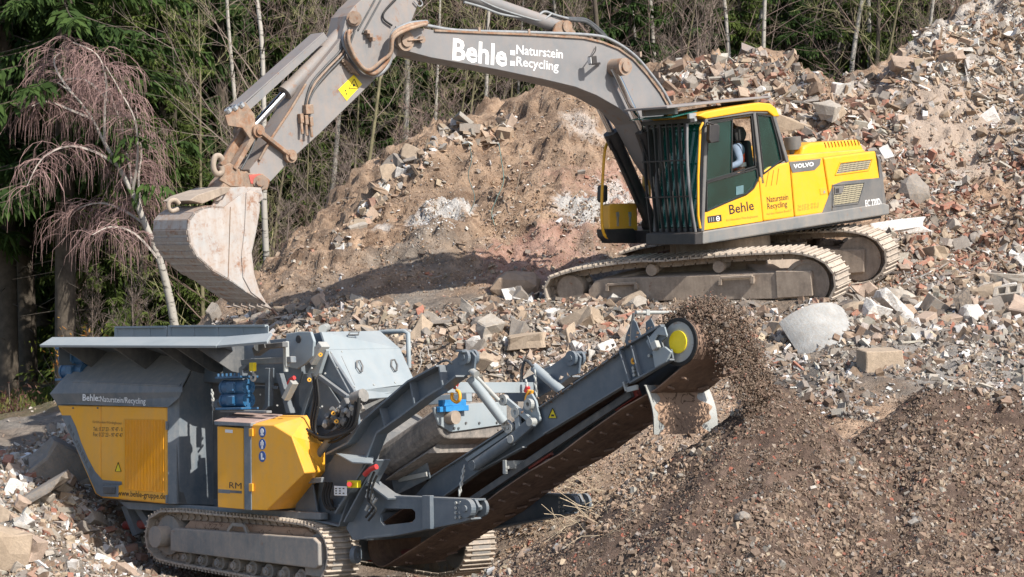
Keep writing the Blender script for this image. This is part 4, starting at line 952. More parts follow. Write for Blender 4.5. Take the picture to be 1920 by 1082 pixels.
# crushing unit with its lit hood
hz = empty('crusher_housing'); hz.parent = cr
A = -.80
cpanel('side_plate', px2(571, 629, 603, 622, 614, 656, 663, 731, 672, 790, 676, 835, 620, 900, 560, 912, 549, 778, 556, 690), M_CG, A, .04, hz)
cpanel('inner_core', px2(575, 690, 600, 690, 620, 775, 672, 810, 690, 870, 690, 960, 600, 960, 560, 800), M_CDK, A+.05, 1.30, hz)
F = .62
def hoodface(nm, a, b, c, d_, mt, par=hz, th=.03):
    """two photo points on the near side, two on the far side"""
    return plate(nm, [CR.y(*a, A-.01), CR.y(*b, A-.01), CR.y(*c, F), CR.y(*d_, F)], mt, par, th)
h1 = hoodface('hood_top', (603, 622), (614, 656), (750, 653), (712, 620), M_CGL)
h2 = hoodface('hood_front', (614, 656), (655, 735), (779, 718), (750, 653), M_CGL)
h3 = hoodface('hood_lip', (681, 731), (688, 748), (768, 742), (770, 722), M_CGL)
cpanel('hood_cheek', px2(612, 656, 655, 735, 650, 748, 625, 735, 596, 690, 604, 660), M_CG, A-.02, .02, hz)
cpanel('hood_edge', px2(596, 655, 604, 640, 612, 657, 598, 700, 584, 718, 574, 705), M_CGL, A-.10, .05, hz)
cpanel('dark_gap', px2(560, 700, 600, 700, 640, 760, 650, 790, 590, 800, 560, 760), M_CG, A-.03, .02, hz)
rb_ = MB(); rb_.beam(CR.y(594, 702, A-.06), CR.y(652, 745, A-.06), .05, .05); rb_.beam(CR.y(594, 702, A-.06), CR.y(568, 780, A-.06), .05, .05); rb_.build('stiffener', M_CG, hz, .004)
nrm = (h2.data.vertices[1].co-h2.data.vertices[0].co)
def onface(px, py, face_pts):
    p0, p1, p2 = face_pts; n_ = (p1-p0).cross(p2-p0); d = CR.R @ ray(px, py); t = (p0-CR.o).dot(n_)/d.dot(n_); return CR.o+d*t, n_.normalized()
fp = [CR.y(614, 656, A-.01), CR.y(655, 735, A-.01), CR.y(779, 718, F)]
for (cx, cy) in ((670, 691), (735, 689)):
    hb = MB(); pts = []
    for (u, v_) in ((-4, -11), (2, -12), (7, -2), (6, 8), (2, 9), (-4, 0), (-4, -11)):
        p, n_ = onface(cx+u, cy+v_, fp); n_ = n_ if n_.dot(CR.o-p) > 0 else -n_; pts.append(p+n_*.03)
    hb.tube(pts, .010, 6); hb.build('handle', M_CDK, h2)
fp1 = [CR.y(603, 622, A-.01), CR.y(614, 656, A-.01), CR.y(750, 653, F)]
hb = MB(); pts = []
for (u, v_) in ((-10, 3), (-7, -3), (10, -3), (8, 3), (-10, 3)):
    p, n_ = onface(660+u, 627+v_, fp1); n_ = n_ if n_.dot(CR.o-p) > 0 else -n_; pts.append(p+n_*.03)
hb.tube(pts, .010, 6); hb.build('handle', M_CDK, h1)
bt = MB()
for (x, y) in px2(620, 662, 640, 660, 680, 658, 715, 656, 742, 656, 664, 726, 700, 722, 740, 718, 770, 714, 632, 690, 645, 712):
    p, n_ = onface(x, y, fp); n_ = n_ if n_.dot(CR.o-p) > 0 else -n_; bt.cyl(p, p+n_*.012, .013, 6)
bt.build('bolt', M_GALV, h2)
ln = MB(); a, n_ = onface(640, 668, fp); b, _ = onface(665, 722, fp); n_ = n_ if n_.dot(CR.o-a) > 0 else -n_; ln.beam(a+n_*.001, b+n_*.001, .006, .004, n_); ln.build('panel_seam', M_CDK, h2)
MB().tube([CR.y(x, y, .85) for x, y in px2(712, 623, 758, 621, 765, 625, 767, 690)], .03, 8).build('guard_rail', M_CGL, cr)
MB().cyl(CR.y(605, 617, -.5), CR.y(612, 614, -.1), .05, 12).build('top_pulley', M_GALV, hz)
# orange hydraulic cabinet
cb = empty('control_cabinet'); cb.parent = cr; CY = -1.52
d1 = cpanel('door', px2(407, 799, 456, 803, 457, 955, 408, 951), M_CO, CY, .06, cb, .01, 2)
cpanel('door_post', px2(457, 795, 470, 796, 471, 957, 458, 956), M_CGD, CY-.01, .1, cb, .004)
cpanel('cabinet_body', px2(409, 796, 470, 798, 470, 953, 410, 950), M_CDK, CY+.07, .55, cb)
cpanel('cabinet_eave', px2(401, 789, 470, 793, 470, 800, 402, 797), M_CGD, CY-.03, .08, cb)
plate('lid', [CR.y(401, 789, CY-.03), CR.y(470, 793, CY-.03), CR.y(530, 777, CY+.56), CR.y(448, 772, CY+.56)], paint('dusty_lid', (.30, .22, .20), (.42, .30, .26), .6, 0, .7), cb)
A1, A2, A3, A4, A5, A6 = [CR.y(x, y, CY) for x, y in px2(471, 796, 513, 797, 547, 818, 572, 887, 500, 957, 471, 956)]
B1, B2, B3, B4, B5 = [CR.y(x, y, CY+.5) for x, y in px2(531, 778, 576, 778, 610, 836, 610, 884, 556, 952)]
ca = MB(); vs = [A1, A2, A3, A4, A5, A6, B1, B2, B3, B4, B5, A6+Vector((0, .5, 0))]
ca.add(vs, [(5, 4, 3, 2, 1, 0), (0, 1, 7, 6), (1, 2, 7), (2, 8, 7), (2, 3, 9, 8), (3, 4, 10, 9), (4, 5, 11, 10), (6, 7, 8, 9, 10, 11), (0, 6, 11, 5)]); ca.build('cabinet_cover', M_CO, cb, .012, 2)
for yy in (808, 911):
    t = MB(); t.box(CR.y(471, yy+3, CY-.015), (.07, .02, .09)); t.build('hinge', M_CO, cb, .004)
for i, yy in enumerate((810, 833, 856)):
    t = MB(); c = CR.y(491.5, yy, CY-.004); t.cyl(c, c+Vector((0, .004, 0)), .063, 24); s = t.build('safety_sign', plain('sign_blue_%d' % i, (.03, .10, .33), .4, 0, .05, 5, 0), cb)
    t = MB(); c = c+Vector((0, -.003, 0))
    if i == 0: t.cyl(c+Vector((0, 0, .01)), c+Vector((0, .002, .01)), .032, 14); t.box(c+Vector((0, 0, -.03)), (.05, .002, .02))
    elif i == 1:
        t.cyl(c+Vector((0, 0, .035)), c+Vector((0, .002, .035)), .012, 10); t.box(c+Vector((0, 0, .01)), (.028, .002, .035)); t.box(c+Vector((-.01, 0, -.028)), (.010, .002, .05)); t.box(c+Vector((.01, 0, -.028)), (.010, .002, .05)); t.box(c+Vector((-.022, 0, .008)), (.008, .002, .04)); t.box(c+Vector((.022, 0, .008)), (.008, .002, .04))
    else: t.box(c+Vector((-.008, 0, .01)), (.022, .002, .06)); t.box(c+Vector((.006, 0, -.025)), (.05, .002, .022))
    t.build('pictogram', M_WHITE, s)
label_on(CR, 1, CY, 'RM', (430, 915), (453, 916.5), 11, M_INK, cb, -1, bold=.0)
for (a, b, c, d_) in ((409, 917, 431, 918.5), (431, 919, 453, 920.5)):
    cpanel('badge_bar', px2(a, b, c, d_, c, d_+7-(a > 420)*2, a, b+7-(a > 420)*2), M_CDK if a > 420 else M_CG, CY-.003, .003, cb, 0)
cpanel('sticker', px2(422, 805, 436, 806, 436, 812, 422, 811), M_WHITE, CY-.004, .003, cb, 0)
cpanel('vent_bar', px2(556, 898, 603, 895, 602, 905, 556, 908), M_CGD, CY+.3, .05, cb)
# chassis
ch = MB(); ch.bb(-2.4, 1.9, -.72, .72, .55, 1.0); ch.bb(-1.9, -1.5, -.8, .8, .3, .7); ch.bb(1.2, 1.5, -.8, .8, .3, .7); ch.build('chassis', M_CGD, cr, .01)
cpanel('chassis_rail', px2(222, 940, 600, 962, 600, 975, 240, 955), M_CGD, -1.2, .12)
lg = MB(); lg.beam(CR.y(240, 945, -1.0), CR.y(262, 1000, -.9), .10, .16, (0, 1, 0)); lg.beam(CR.y(262, 945, -1.0), CR.y(292, 990, -.9), .10, .16, (0, 1, 0)); lg.build('rear_leg', M_CGD, cr)
MB().cyl(CR.y(236, 985, -.9), CR.y(285, 982, -.9), .06, 12).build('cross_tube', M_REDB, cr)
# near and far swing arms carrying the conveyor
arm_o = px2(872, 658, 884, 659, 891, 668, 888, 700, 872, 705, 842, 728, 815, 744, 765, 782, 722, 812, 702, 860, 668, 940, 652, 985, 592, 972, 606, 888, 628, 851, 668, 830, 698, 787, 724, 764, 781, 715, 835, 686)
AY = -1.02
def arm_side(yv, sg, full):
    pts = [CR.y(x, y, AY) for x, y in arm_o]
    for p in pts: p.y = yv
    o = MB().slab(pts, (0, -sg*.03, 0)).build('support_arm', M_CG, cr, .004)
    fl = MB()
    for i in (list(range(14, 19))+[0]+list(range(4, 12))):
        a, b = pts[i], pts[(i+1) % len(pts)]; fl.beam(a+Vector((0, sg*.05, 0)), b+Vector((0, sg*.05, 0)), .17, .022, (0, 1, 0) if False else (0, 0, 1))
    fl.build('flange', M_CG, o, .002)
    for (a_, b_) in (((835, 686), (842, 728)), ((781, 716), (790, 765)), ((724, 764), (735, 803))):
        r_ = MB(); p, q = CR.y(*a_, AY), CR.y(*b_, AY); p.y = q.y = yv+sg*.05; r_.beam(p, q, .10, .02, (0, 1, 0) if False else (1, 0, 0)); r_.build('web_plate', M_CG, o)
    e = MB(); c = CR.y(878, 670, AY); c.y = yv; e.ring(c+Vector((0, -.08, 0)), c+Vector((0, -.04, 0)), .085, .03, 20); e.ring(c+Vector((0, .05, 0)), c+Vector((0, .09, 0)), .085, .03, 20); e.cyl(c+Vector((0, -.09, 0)), c+Vector((0, .1, 0)), .032, 12); e.build('eye', M_CG, o, .003)
    return o
na = arm_side(AY, -1, 1); fa = arm_side(.62, 1, 0)
plate('arm_step', [CR.y(629, 849, AY-.12), CR.y(660, 866, AY-.30), CR.y(697, 868, AY-.30), CR.y(700, 856, AY-.05)], M_CGL)
# lower outrigger beams
lo = px2(694, 903, 712, 903, 722, 926, 735, 931, 872, 937, 893, 937, 900, 951, 886, 972, 865, 978, 740, 1003, 665, 1011, 652, 988)
hole = px2(724, 953, 775, 954, 781, 960, 781, 972, 775, 979, 722, 985, 716, 978, 715, 965)
def low_side(yv, sg):
    o_ = [CR.y(x, y, AY-.06) for x, y in lo]; h_ = [CR.y(x, y, AY-.06) for x, y in hole]
    for p in o_+h_: p.y = yv
    k0 = o_[:11]; # keyhole from vertex 11
    pts = o_[:10]+[o_[10]]+[o_[10]*.999+h_[5+1]*.001]*0
    # ring of quads between outline and hole keeps the slot truly open
    m = MB(); O = o_; H = h_
    no, nh = len(O), len(H); fs = []
    mapo = [7, 7, 0, 0, 1, 2, 3, 3, 4, 5, 6, 7]   # nearest slot corner for each outline corner
    vs = O+H
    for i in range(no):
        j = (i+1) % no; a, b = mapo[i], mapo[j]
        if a == b: fs.append((i, j, no+a))
        else:
            fs.append((i, j, no+b, no+a) if (b-a) % nh <= 2 else (i, j, no+a))
    m.add(vs, fs); me = bpy.data.meshes.new('lower_beam'); me.from_pydata([tuple(v) for v in m.v], [], m.f); me.materials.append(M_CG)
    ob = link('lower_beam', me, None, cr); md = ob.modifiers.new('thick', 'SOLIDIFY'); md.thickness = .035; md.offset = 0
    fl = MB()
    for i in (2, 3, 4, 7, 8, 9, 10): fl.beam(O[i]+Vector((0, -sg*.06, 0)), O[(i+1) % no]+Vector((0, -sg*.06, 0)), .16, .022)
    fl.build('flange', M_CG, ob, .002)
    c = CR.y(885, 953, AY-.06); c.y = yv; e = MB(); e.ring(c+Vector((0, -.03, 0)), c+Vector((0, -.10, 0)), .10, .035, 20); e.ring(c+Vector((0, .12, 0)), c+Vector((0, .16, 0)), .10, .035, 20); e.cyl(c+Vector((0, -.12, 0)), c+Vector((0, .18, 0)), .035, 12); e.build('eye', M_CG, ob, .003)
    b = MB(); p = CR.y(808, 960, AY-.06); p.y = yv+sg*.04; b.box(p, (.13, .06, .36)); b.build('pad', M_CG, ob, .004)
    b = MB()
    for i in range(4):
        for k in range(2): p = CR.y(858+k*8, 943+i*9-k*.5, AY-.06); p.y = yv; b.cyl(p+Vector((0, -.035, 0)), p+Vector((0, 0, 0)), .018, 6)
    b.build('bolt', M_GALV, ob); return ob
low_side(AY-.06, -1); low_side(.50, 1)
for (a, b) in (((719, 862), (657, 978)), ((700, 868), (640, 962)), ((740, 935), (700, 905))):
    MB().beam(CR.y(*a, AY-.10), CR.y(*b, AY-.10), .20, .022).build('foot_flange', M_CG, cr, .002)
cpanel('foot_gusset', px2(560, 908, 585, 905, 596, 968, 552, 966), M_CG, -1.1, .03)
for i in range(9): 
    x = 610+R9.uniform(0, 75); y = 790-(x-610)*.55+R9.uniform(-10, 12); c = CR.y(x, y, -1.2); MB().cyl(c, c+Vector((R9.uniform(-.05, .05), -.05, R9.uniform(-.05, .05))), .03, 8).build('hose_fitting', M_GALV if i % 2 else M_CDK, cr)
o_ = MB(); o_.beam(CR.y(612, 800, -1.12), CR.y(655, 752, -1.12), .10, .10, (0, 1, 0)); o_.build('feed_cylinder', M_CDK, cr, .01); o_ = MB(); o_.cyl(CR.y(597, 852, -1.1), CR.y(636, 800, -1.1), .045, 12); o_.build('lift_cylinder', M_CG, cr)
o_ = MB(); o_.beam(CR.y(588, 680, A-.12), CR.y(608, 645, A-.12), .09, .13, (0, 1, 0)); o_.build('lock_block', M_GALV, cr, .006)
# box behind the arm foot: wall, tubes, valves
cpanel('foot_wall', px2(600, 880, 640, 850, 700, 850, 660, 985, 590, 985), M_CGD, -.92, .04)
hs = MB()
for k in range(5): hs.tube(sm_curve([CR.y(x+k*6, y, -1.18-.02*k) for x, y in px2(575, 805+k*4, 600, 820, 640, 800, 650, 770-k*6)], 5), .020, 7)
for k in range(3): hs.tube(sm_curve([CR.y(x+k*5, y, -1.15) for x, y in px2(612, 905, 606, 930, 612, 950, 620, 955)], 5), .018, 7)
for k in range(3): hs.tube(sm_curve([CR.y(x+k*4, y+k*5, -1.12) for x, y in px2(586, 700, 590, 745, 583, 790, 592, 815, 620, 818, 650, 800)], 5), .014, 6)
for k in range(2): hs.tube(sm_curve([CR.y(x+k*5, y+k*6, -1.22) for x, y in px2(702, 885, 694, 905, 690, 935, 700, 950, 686, 970)], 5), .014, 6)
hs.build('hydraulic_hose', M_SEAL, cr)
vb = MB(); R0 = random.Random(3)
for i in range(26):
    x = 628+R0.random()*48; y = 800-(x-628)*.9+R0.uniform(-16, 14); c = CR.y(x, y, -1.15+R0.uniform(-.06, .06))
    if R0.random() < .5: vb.cyl(c, c+Vector((R0.uniform(-.1, .1), R0.uniform(-.05, .0), R0.uniform(-.1, .1))), .028, 9)
    else: vb.box(c, (.07, .07, .07), Matrix.Rotation(R0.random(), 3, 'Y'))
vb.cyl(CR.y(664, 748, -1.2), CR.y(682, 741, -1.2), .075, 16); vb.build('hydraulic_valves', paint('valve_metal', (.14, .14, .135), CDUST, .5, .15, .5, 3), cr, .004)
vb = MB()
for (x, y) in px2(631, 790, 625, 775, 601, 665, 580, 712): vb.ring(CR.y(x, y, -1.25), CR.y(x, y, -1.22), .024, .010, 10)
vb.build('orange_ring', M_CO, cr)
vb = MB()
for i in range(14):
    x = 686+R0.random()*16; y = 905+R0.random()*55; c = CR.y(x, y, -1.2); vb.cyl(c, c+Vector((R0.uniform(-.06, .06), 0, R0.uniform(-.06, .06))), .02, 7)
vb.build('hydraulic_coupling', M_GALV, cr)
MB().tube([CR.y(x, y, -1.25) for x, y in px2(684, 890, 694, 880, 706, 875)], .03, 10).build('red_hose_grip', M_RED, cr)
MB().tube([CR.y(x, y, -1.1) for x, y in px2(541, 720, 545, 712, 552, 708)], .025, 8).build('red_hose_grip', M_RED, cr)
vb = MB(); vb.beam(CR.y(536, 748, -1.1), CR.y(552, 716, -1.1), .07, .09, (0, 1, 0)); vb.build('latch_cylinder', M_GALV, cr, .005)
sg_ = cpanel('notice_plate', px2(626, 911, 650, 912, 650, 930, 626, 929), M_WHITE, -1.25, .01)
nn = MB()
for k in range(3):
    for j in range(3-k % 2): p = CR.y(630+j*7, 916+k*4.5, -1.256); nn.box(p, (.028, .002, .012))
nn.build('print', M_INK, sg_)
e = cpanel('stop_box', px2(650, 901, 670, 901, 670, 915, 651, 915), M_STICK, -1.28, .06)
MB().cyl(CR.y(655, 908, -1.33), CR.y(655, 908, -1.28), .028, 14).build('stop_button', M_RED, e)
sg_ = cpanel('sticker', px2(635, 946, 646, 947, 646, 961, 635, 960), M_WHITE, -1.06, .004, cr, 0)
t = MB(); c = CR.y(617, 945, -1.075); t.cyl(c, c+Vector((0, .02, 0)), .06, 18); t.build('port', M_BLACK, cr)
# ---------------- conveyor
CV = -.56; CF = .36
conv = empty('conveyor'); conv.parent = cr
cL = px2(776, 931, 806, 898, 957, 801, 1000, 773, 1002, 826, 985, 838, 900, 884, 835, 931)
cR = px2(998, 776, 1172, 656, 1186, 715, 1024, 813, 985, 838)
for yv, sg in ((CV, 1), (CF, -1)):
    for j, P_ in enumerate((cL, cR)):
        q = [CR.y(x, y, CV) for x, y in P_]
        for p in q: p.y = yv
        o = MB().slab(q, (0, sg*.012, 0)).build('side_channel', M_CG, conv, .003)
        f = MB()
        for (a, b) in (((1, 2), (2, 3), (5, 6), (6, 7)) if j == 0 else ((0, 1), (2, 3))): f.beam(q[a]+Vector((0, sg*.02-sg*.03, 0)), q[b]+Vector((0, sg*.02-sg*.03, 0)), .07, .014)
        f.build('flange', M_CGD, o)
sk = MB()
for yv in (CV+.03, CF-.03): sk.slab([CR.y(x, y, CV) + Vector((0, yv-CV, 0)) for x, y in px2(795, 900, 1172, 648, 1174, 658, 800, 912)], (0, .012, 0))
sk.build('rubber_skirt', M_SEAL, conv)
# belt loop
ht = CR.y(1266, 641, CV-.02); RD = .235
tl0 = CR.y(700, 1030, CV); ang = math.atan2(ht.z-tl0.z, ht.x-tl0.x); u = Vector((math.cos(ang), 0, math.sin(ang))); v_ = Vector((-math.sin(ang), 0, math.cos(ang)))
tail = ht-u*5.1
def belt(r0):
    pts = []
    for k in range(13): t = math.pi/2-math.pi*k/12; pts.append(ht+(u*math.cos(t)+v_*math.sin(t))*r0)
    for k in range(1, 10): p = ht.lerp(tail, k/10); pts.append(p-v_*(r0+.03+.02*math.sin(k*2)))
    for k in range(13): t = -math.pi/2-math.pi*k/12; pts.append(tail+(u*math.cos(t)+v_*math.sin(t))*r0)
    return pts
bo, bi = belt(RD), belt(RD-.014); m = MB(); y0_, y1_ = CV+.06, CF-.05; nb_ = len(bo)
vs = []
for p in bo: vs += [(p.x, y0_, p.z), (p.x, y1_, p.z)]
for p in bi: vs += [(p.x, y0_, p.z), (p.x, y1_, p.z)]
fs = []
for i in range(nb_):
    j = (i+1) % nb_; o2 = 2*nb_
    fs += [(2*i, 2*i+1, 2*j+1, 2*j), (o2+2*i, o2+2*j, o2+2*j+1, o2+2*i+1), (2*i, 2*j, o2+2*j, o2+2*i), (2*i+1, o2+2*i+1, o2+2*j+1, 2*j+1)]
m.add(vs, fs, 0, False); belt_o = m.build('belt', M_BELT, conv)
cl = MB()
for k in range(1, 24):
    p = ht.lerp(tail, k/24); q = p-v_*(RD+.06); cl.beam((q.x, y0_+.10, q.z), (q.x-u.x*.05, y0_+.22, q.z-u.z*.05), .03, .02); cl.beam((q.x-u.x*.05, y1_-.22, q.z-u.z*.05), (q.x, y1_-.10, q.z), .03, .02)
cl.build('belt_cleats', M_BELT, belt_o); belt_o.children[0]['kind'] = 'stuff'
def hp2(yv, *pp):
    o = [CR.y(pp[i], pp[i+1], CV) for i in range(0, len(pp), 2)]
    for p in o: p.y = yv
    return o
dr = MB().cyl((ht.x, y0_-.03, ht.z), (ht.x, y1_, ht.z), RD-.02, 36).build('head_drum', M_GALV, conv, .004)
MB().cyl((ht.x, y0_-.045, ht.z), (ht.x, y0_-.03, ht.z), RD-.12, 32).build('drum_face', M_STICK, dr)
MB().slab(hp2(CV-.05, 1232, 662, 1238, 618, 1252, 613, 1256, 632, 1246, 640, 1250, 652), (0, .02, 0)).build('hub_guard', M_CG, dr)
MB().ring((ht.x, y0_-.035, ht.z), (ht.x, y0_-.02, ht.z), RD+.01, RD-.03, 36).build('rim', M_SEAL, dr)
# head frame
hf_ = empty('head_frame'); hf_.parent = cr
q = px2(1172, 657, 1248, 612, 1256, 620, 1268, 655, 1264, 674, 1191, 718)
def hp(yv, *pp): 
    o = [CR.y(pp[i], pp[i+1], CV) for i in range(0, len(pp), 2)]
    for p in o: p.y = yv
    return o
for yv in (CV-.035, CF+.01): MB().slab(hp(yv, 1172, 657, 1240, 617, 1245, 632, 1235, 652, 1263, 655, 1266, 672, 1191, 718), (0, .022, 0)).build('cheek_plate', M_CG, hf_, .003)
f = MB()
for (a, b) in (((1172, 655), (1250, 610)), ((1191, 718), (1268, 674)), ((1172, 657), (1191, 718)), ((1194, 648), (1209, 706)), ((1225, 630), (1243, 686))): f.beam(*hp(CV-.06, *a, *b), .07, .02)
f.build('rib', M_CG, hf_, .003)
f = MB(); f.slab(hp(CV-.09, 1222, 640, 1247, 611, 1257, 613, 1262, 630, 1244, 628, 1230, 655), (0, .02, 0)); f.slab(hp(CV-.10, 1235, 660, 1258, 650, 1270, 660, 1262, 678, 1240, 690), (0, .03, 0)); f.build('bearing_bracket', M_CGL, hf_, .004)
f = MB(); c = hp(CV-.12, 1244, 648)[0]; f.box(c, (.08, .06, .08), Matrix.Rotation(-ang, 3, 'Y')); f.build('bearing_block', M_GALV, hf_, .005)
f = MB()
for (x, y) in px2(1196, 690, 1197, 696, 1198, 703, 1226, 667, 1242, 672, 1244, 679): c = hp(CV-.05, x, y)[0]; f.cyl(c, c+Vector((0, -.03, 0)), .018, 6)
f.build('bolt', M_GALV, hf_)
c = hp(CV-.05, 1196, 677)[0]; MB().ring(c, c+Vector((0, -.02, 0)), .035, .015, 12).build('orange_ring', M_CO, hf_)
gdp = MB(); 
for yv in (CV-.03, CF+.02): gdp.slab(hp(yv, 1172, 655, 1178, 625, 1190, 598, 1196, 604, 1205, 628, 1198, 645), (0, .015, 0))
gdp.build('spill_guard', M_CG, hf_, .003)
gq = MB(); gq.slab(hp(CV+.05, 1205, 640, 1204, 604, 1214, 596, 1224, 618, 1216, 632), (0, .012, 0)); gq.slab(hp(CF, 1172, 655, 1178, 625, 1220, 600, 1230, 620), (0, .015, 0)); gq.build('spill_guard', M_CG, hf_, .003)
MB().tube([hp(CV-.02, 1184, 640)[0], hp(CV-.02, 1186, 612)[0], hp(CV-.02, 1191, 587)[0]], .016, 7).build('sensor_pipe', M_CDK, hf_)
pp_ = hp(CV, 1192, 586)[0]; pe = CR.hit(1334, 586, 2, pp_.z) if False else CR.x(1334, 586, pp_.x+.06)
f = MB(); f.cyl(pp_, pe, .020, 10); f.box(pe, (.05, .09, .08)); f.box(pp_.lerp(pe, .14), (.05, .05, .06)); f.build('water_pipe', M_GALV, hf_)
# hanging apron
ax = hp(CV, 1200, 722)[0].x+.02
q = [CR.x(x, y, ax) for x, y in px2(1202, 722, 1320, 716, 1321, 770, 1327, 807, 1212, 815, 1204, 795)]
n_ = 14; m = MB(); yA_, yB_ = q[0].y, q[1].y; zt_, zb_ = q[0].z, q[4].z
def ap(s, t):
    y = yA_+(yB_-yA_)*s; z = zt_+(zb_-zt_)*t; bow = .07*math.sin(math.pi*min(1, t))*(1)+.05*(abs(s-.5)*2)**2; return Vector((ax+bow+.10*t*t, y+(.03*t if s > .5 else .015*t), z))
g = [[ap(i/n_, j/10) for i in range(n_+1)] for j in range(11)]
vs = [p for r in g for p in r]; fs = [(j*(n_+1)+i, j*(n_+1)+i+1, (j+1)*(n_+1)+i+1, (j+1)*(n_+1)+i) for j in range(10) for i in range(n_)]
k = len(vs); vs += [p-Vector((.012, 0, 0)) for p in vs]; fs += [tuple(i+k for i in f[::-1]) for f in fs]
m.add(vs, fs, 0, True); apr = m.build('dust_apron', M_GALV, conv)
nmud = NT('caked_mud'); co = nmud.coord('Object'); a_ = nmud.noise(co, 6, 8, .65); b__ = nmud.noise(co, 2.4, 4, .5, 1.5)
cc_ = nmud.mix(a_, (.30, .19, .13), (.46, .32, .23)); cc_ = nmud.mix(nmud.ramp(nmud.math('ABSOLUTE', nmud.math('SUBTRACT', b__, .5)), .0, .012), (.10, .06, .04), cc_); nmud.bump(a_, .6, .02); M_CAKE = nmud.done(cc_, .95, 0, .2)
m = MB(); vs = []; J = 20; I = 24
for j in range(J+1):
    t = j/J; wv = .16+.07*math.sin(t*9)+.04*math.sin(t*23+1)-.05*t
    for i in range(I+1):
        s = wv*.9+(1-wv-.10-wv*.9+.10)*i/I; s = min(max(s, .02), .98); p = ap(s, t); e_ = math.sin(math.pi*i/I); vs.append(p+Vector((.004+.03*min(1, e_*3), 0, 0)))
m.add(vs, [(j*(I+1)+i, j*(I+1)+i+1, (j+1)*(I+1)+i+1, (j+1)*(I+1)+i) for j in range(J) for i in range(I)], 0, True); m.build('caked_dirt', M_CAKE, apr)
f = MB(); f.beam(hp(CV-.04, 1176, 716)[0], hp(CV-.04, 1181, 733)[0], .05, .02); f.beam(hp(CV-.04, 1181, 731)[0], hp(CV-.04, 1200, 726)[0], .03, .05); f.build('apron_bracket', M_GALV, conv)
for t_ in (.50, .78): MB().beam(tail.lerp(ht, t_)+Vector((0, .2, -.16)), tail.lerp(ht, t_+.07)+Vector((0, .2, -.16)), .06, .09).build('red_rail_piece', M_REDB, conv)
# cross bars, cylinder, struts on the conveyor
f = MB(); p = hp(CV-.02, 952, 872)[0]; p2 = CR.z(1092, 851, p.z+.02); f.beam(p, Vector((p.x+.05, CF+.1, p.z+.02)), .05, .09); f.box(p+Vector((0, -.02, -.02)), (.05, .03, .15)); f.build('cross_bar', M_GALV, conv, .004)
MB().beam(hp(CV+.12, 870, 930)[0]-Vector((0, 0, .05)), hp(CV+.12, 1170, 742)[0]+Vector((0, 0, .02)), .05, .07).build('inner_rail', M_CDK, conv)
cy_ = MB(); a, b = hp(CV-.10, 904, 872)[0], hp(CV-.10, 970, 826)[0]; c = hp(CV-.10, 1013, 791)[0]
cy_.cyl(a, b, .06, 16); cy_.cyl(a+Vector((0, -.06, 0)), a+Vector((0, .05, 0)), .055, 14); o = cy_.build('tilt_cylinder', M_CG, conv, .004)
MB().beam(hp(CV-.12, 975, 824)[0], hp(CV-.12, 1014, 790)[0], .05, .11).build('link', M_CG, o, .006)
cy_ = MB()
for (x, y) in px2(976, 823, 1012, 791, 904, 872): p = hp(CV-.16, x, y)[0]; cy_.cyl(p, p+Vector((0, .08, 0)), .045, 14)
cy_.build('pin', M_GALV, o)
f = MB(); f.slab(hp(CV-.06, 985, 770, 995, 742, 1004, 738, 1012, 752, 1020, 788, 1008, 800, 996, 790), (0, .03, 0)); f.beam(hp(CV-.1, 962, 750)[0], hp(CV-.1, 1010, 790)[0], .04, .06); f.beam(hp(CV-.1, 981, 768)[0], hp(CV-.1, 986, 810)[0], .04, .07); f.build('hinge_bracket', M_CGL, conv, .004)
f = MB()
for (x, y) in px2(963, 797, 968, 802, 1005, 758, 981, 773, 958, 750): p = hp(CV-.13, x, y)[0]; f.ring(p, p+Vector((0, .05, 0)), .06, .025, 16)
f.build('shackle', M_GALV, conv)
MB().slab(hp(CV-.02, 874, 860, 955, 806, 955, 814, 878, 866), (0, .05, 0)).build('cover_strip', M_CGL, conv)
tri = hp(CV-.004, 1029, 784, 1037, 765, 1045, 784); tri = MB().slab(tri, (0, .003, 0)).build('warning_sticker', M_STICK, conv)
t = MB(); q = hp(CV-.008, 1029, 784, 1037, 765, 1045, 784)
for i in range(3): t.beam(q[i], q[(i+1) % 3], .003, .009, (0, 1, 0))
t.box(hp(CV-.008, 1037, 779)[0], (.04, .003, .02)); t.build('hazard_symbol', M_INK, tri)
MB().tube([CR.y(882, 708, AY+.02), hp(CV-.14, 962, 790)[0]], .055, 12).build('strut', M_CGL, cr)
f = MB(); f.tube([CR.y(881, 694, AY-.02), hp(CV-.16, 955, 750)[0]], .022, 8); p = CR.y(886, 697, AY-.02); f.cyl(p, p+Vector((.06, 0, -.03)), .04, 10); f.build('stay_rod', M_GALV, cr)
MB().tube([hp(.80, 968, 694)[0], hp(.5, 1000, 735)[0]] if False else [CR.y(1002, 689, .55), CR.y(1055, 735, .55)], .055, 12).build('strut', M_CGL, cr)
f = MB(); chain(0, hp(CV-.1, 883, 873)[0], hp(CV-.16, 881, 928)[0], 0, .012, 9, f); f.build('chain', M_GALV, cr)
f = MB(); chain(0, CR.y(1003, 695, .5), CR.y(1006, 745, .5), 0, .014, 7, f); f.build('chain', M_GALV, cr)
f = MB(); chain(0, CR.y(1062, 688, .8), CR.y(1076, 715, .8), 0, .016, 5, f); f.build('chain', M_GALV, cr)
f = MB(); f.tube(sm_curve([CR.y(x, y, .5) for x, y in px2(1000, 688, 985, 676, 978, 700, 980, 730)], 6), .018, 7); f.build('strut_hose', M_HOSE, cr)
f = MB(); f.tube(sm_curve([CR.y(x, y, AY) for x, y in px2(816, 697, 822, 682, 838, 676, 848, 682)], 6), .014, 7); f.build('arm_hose', M_HOSE, cr)
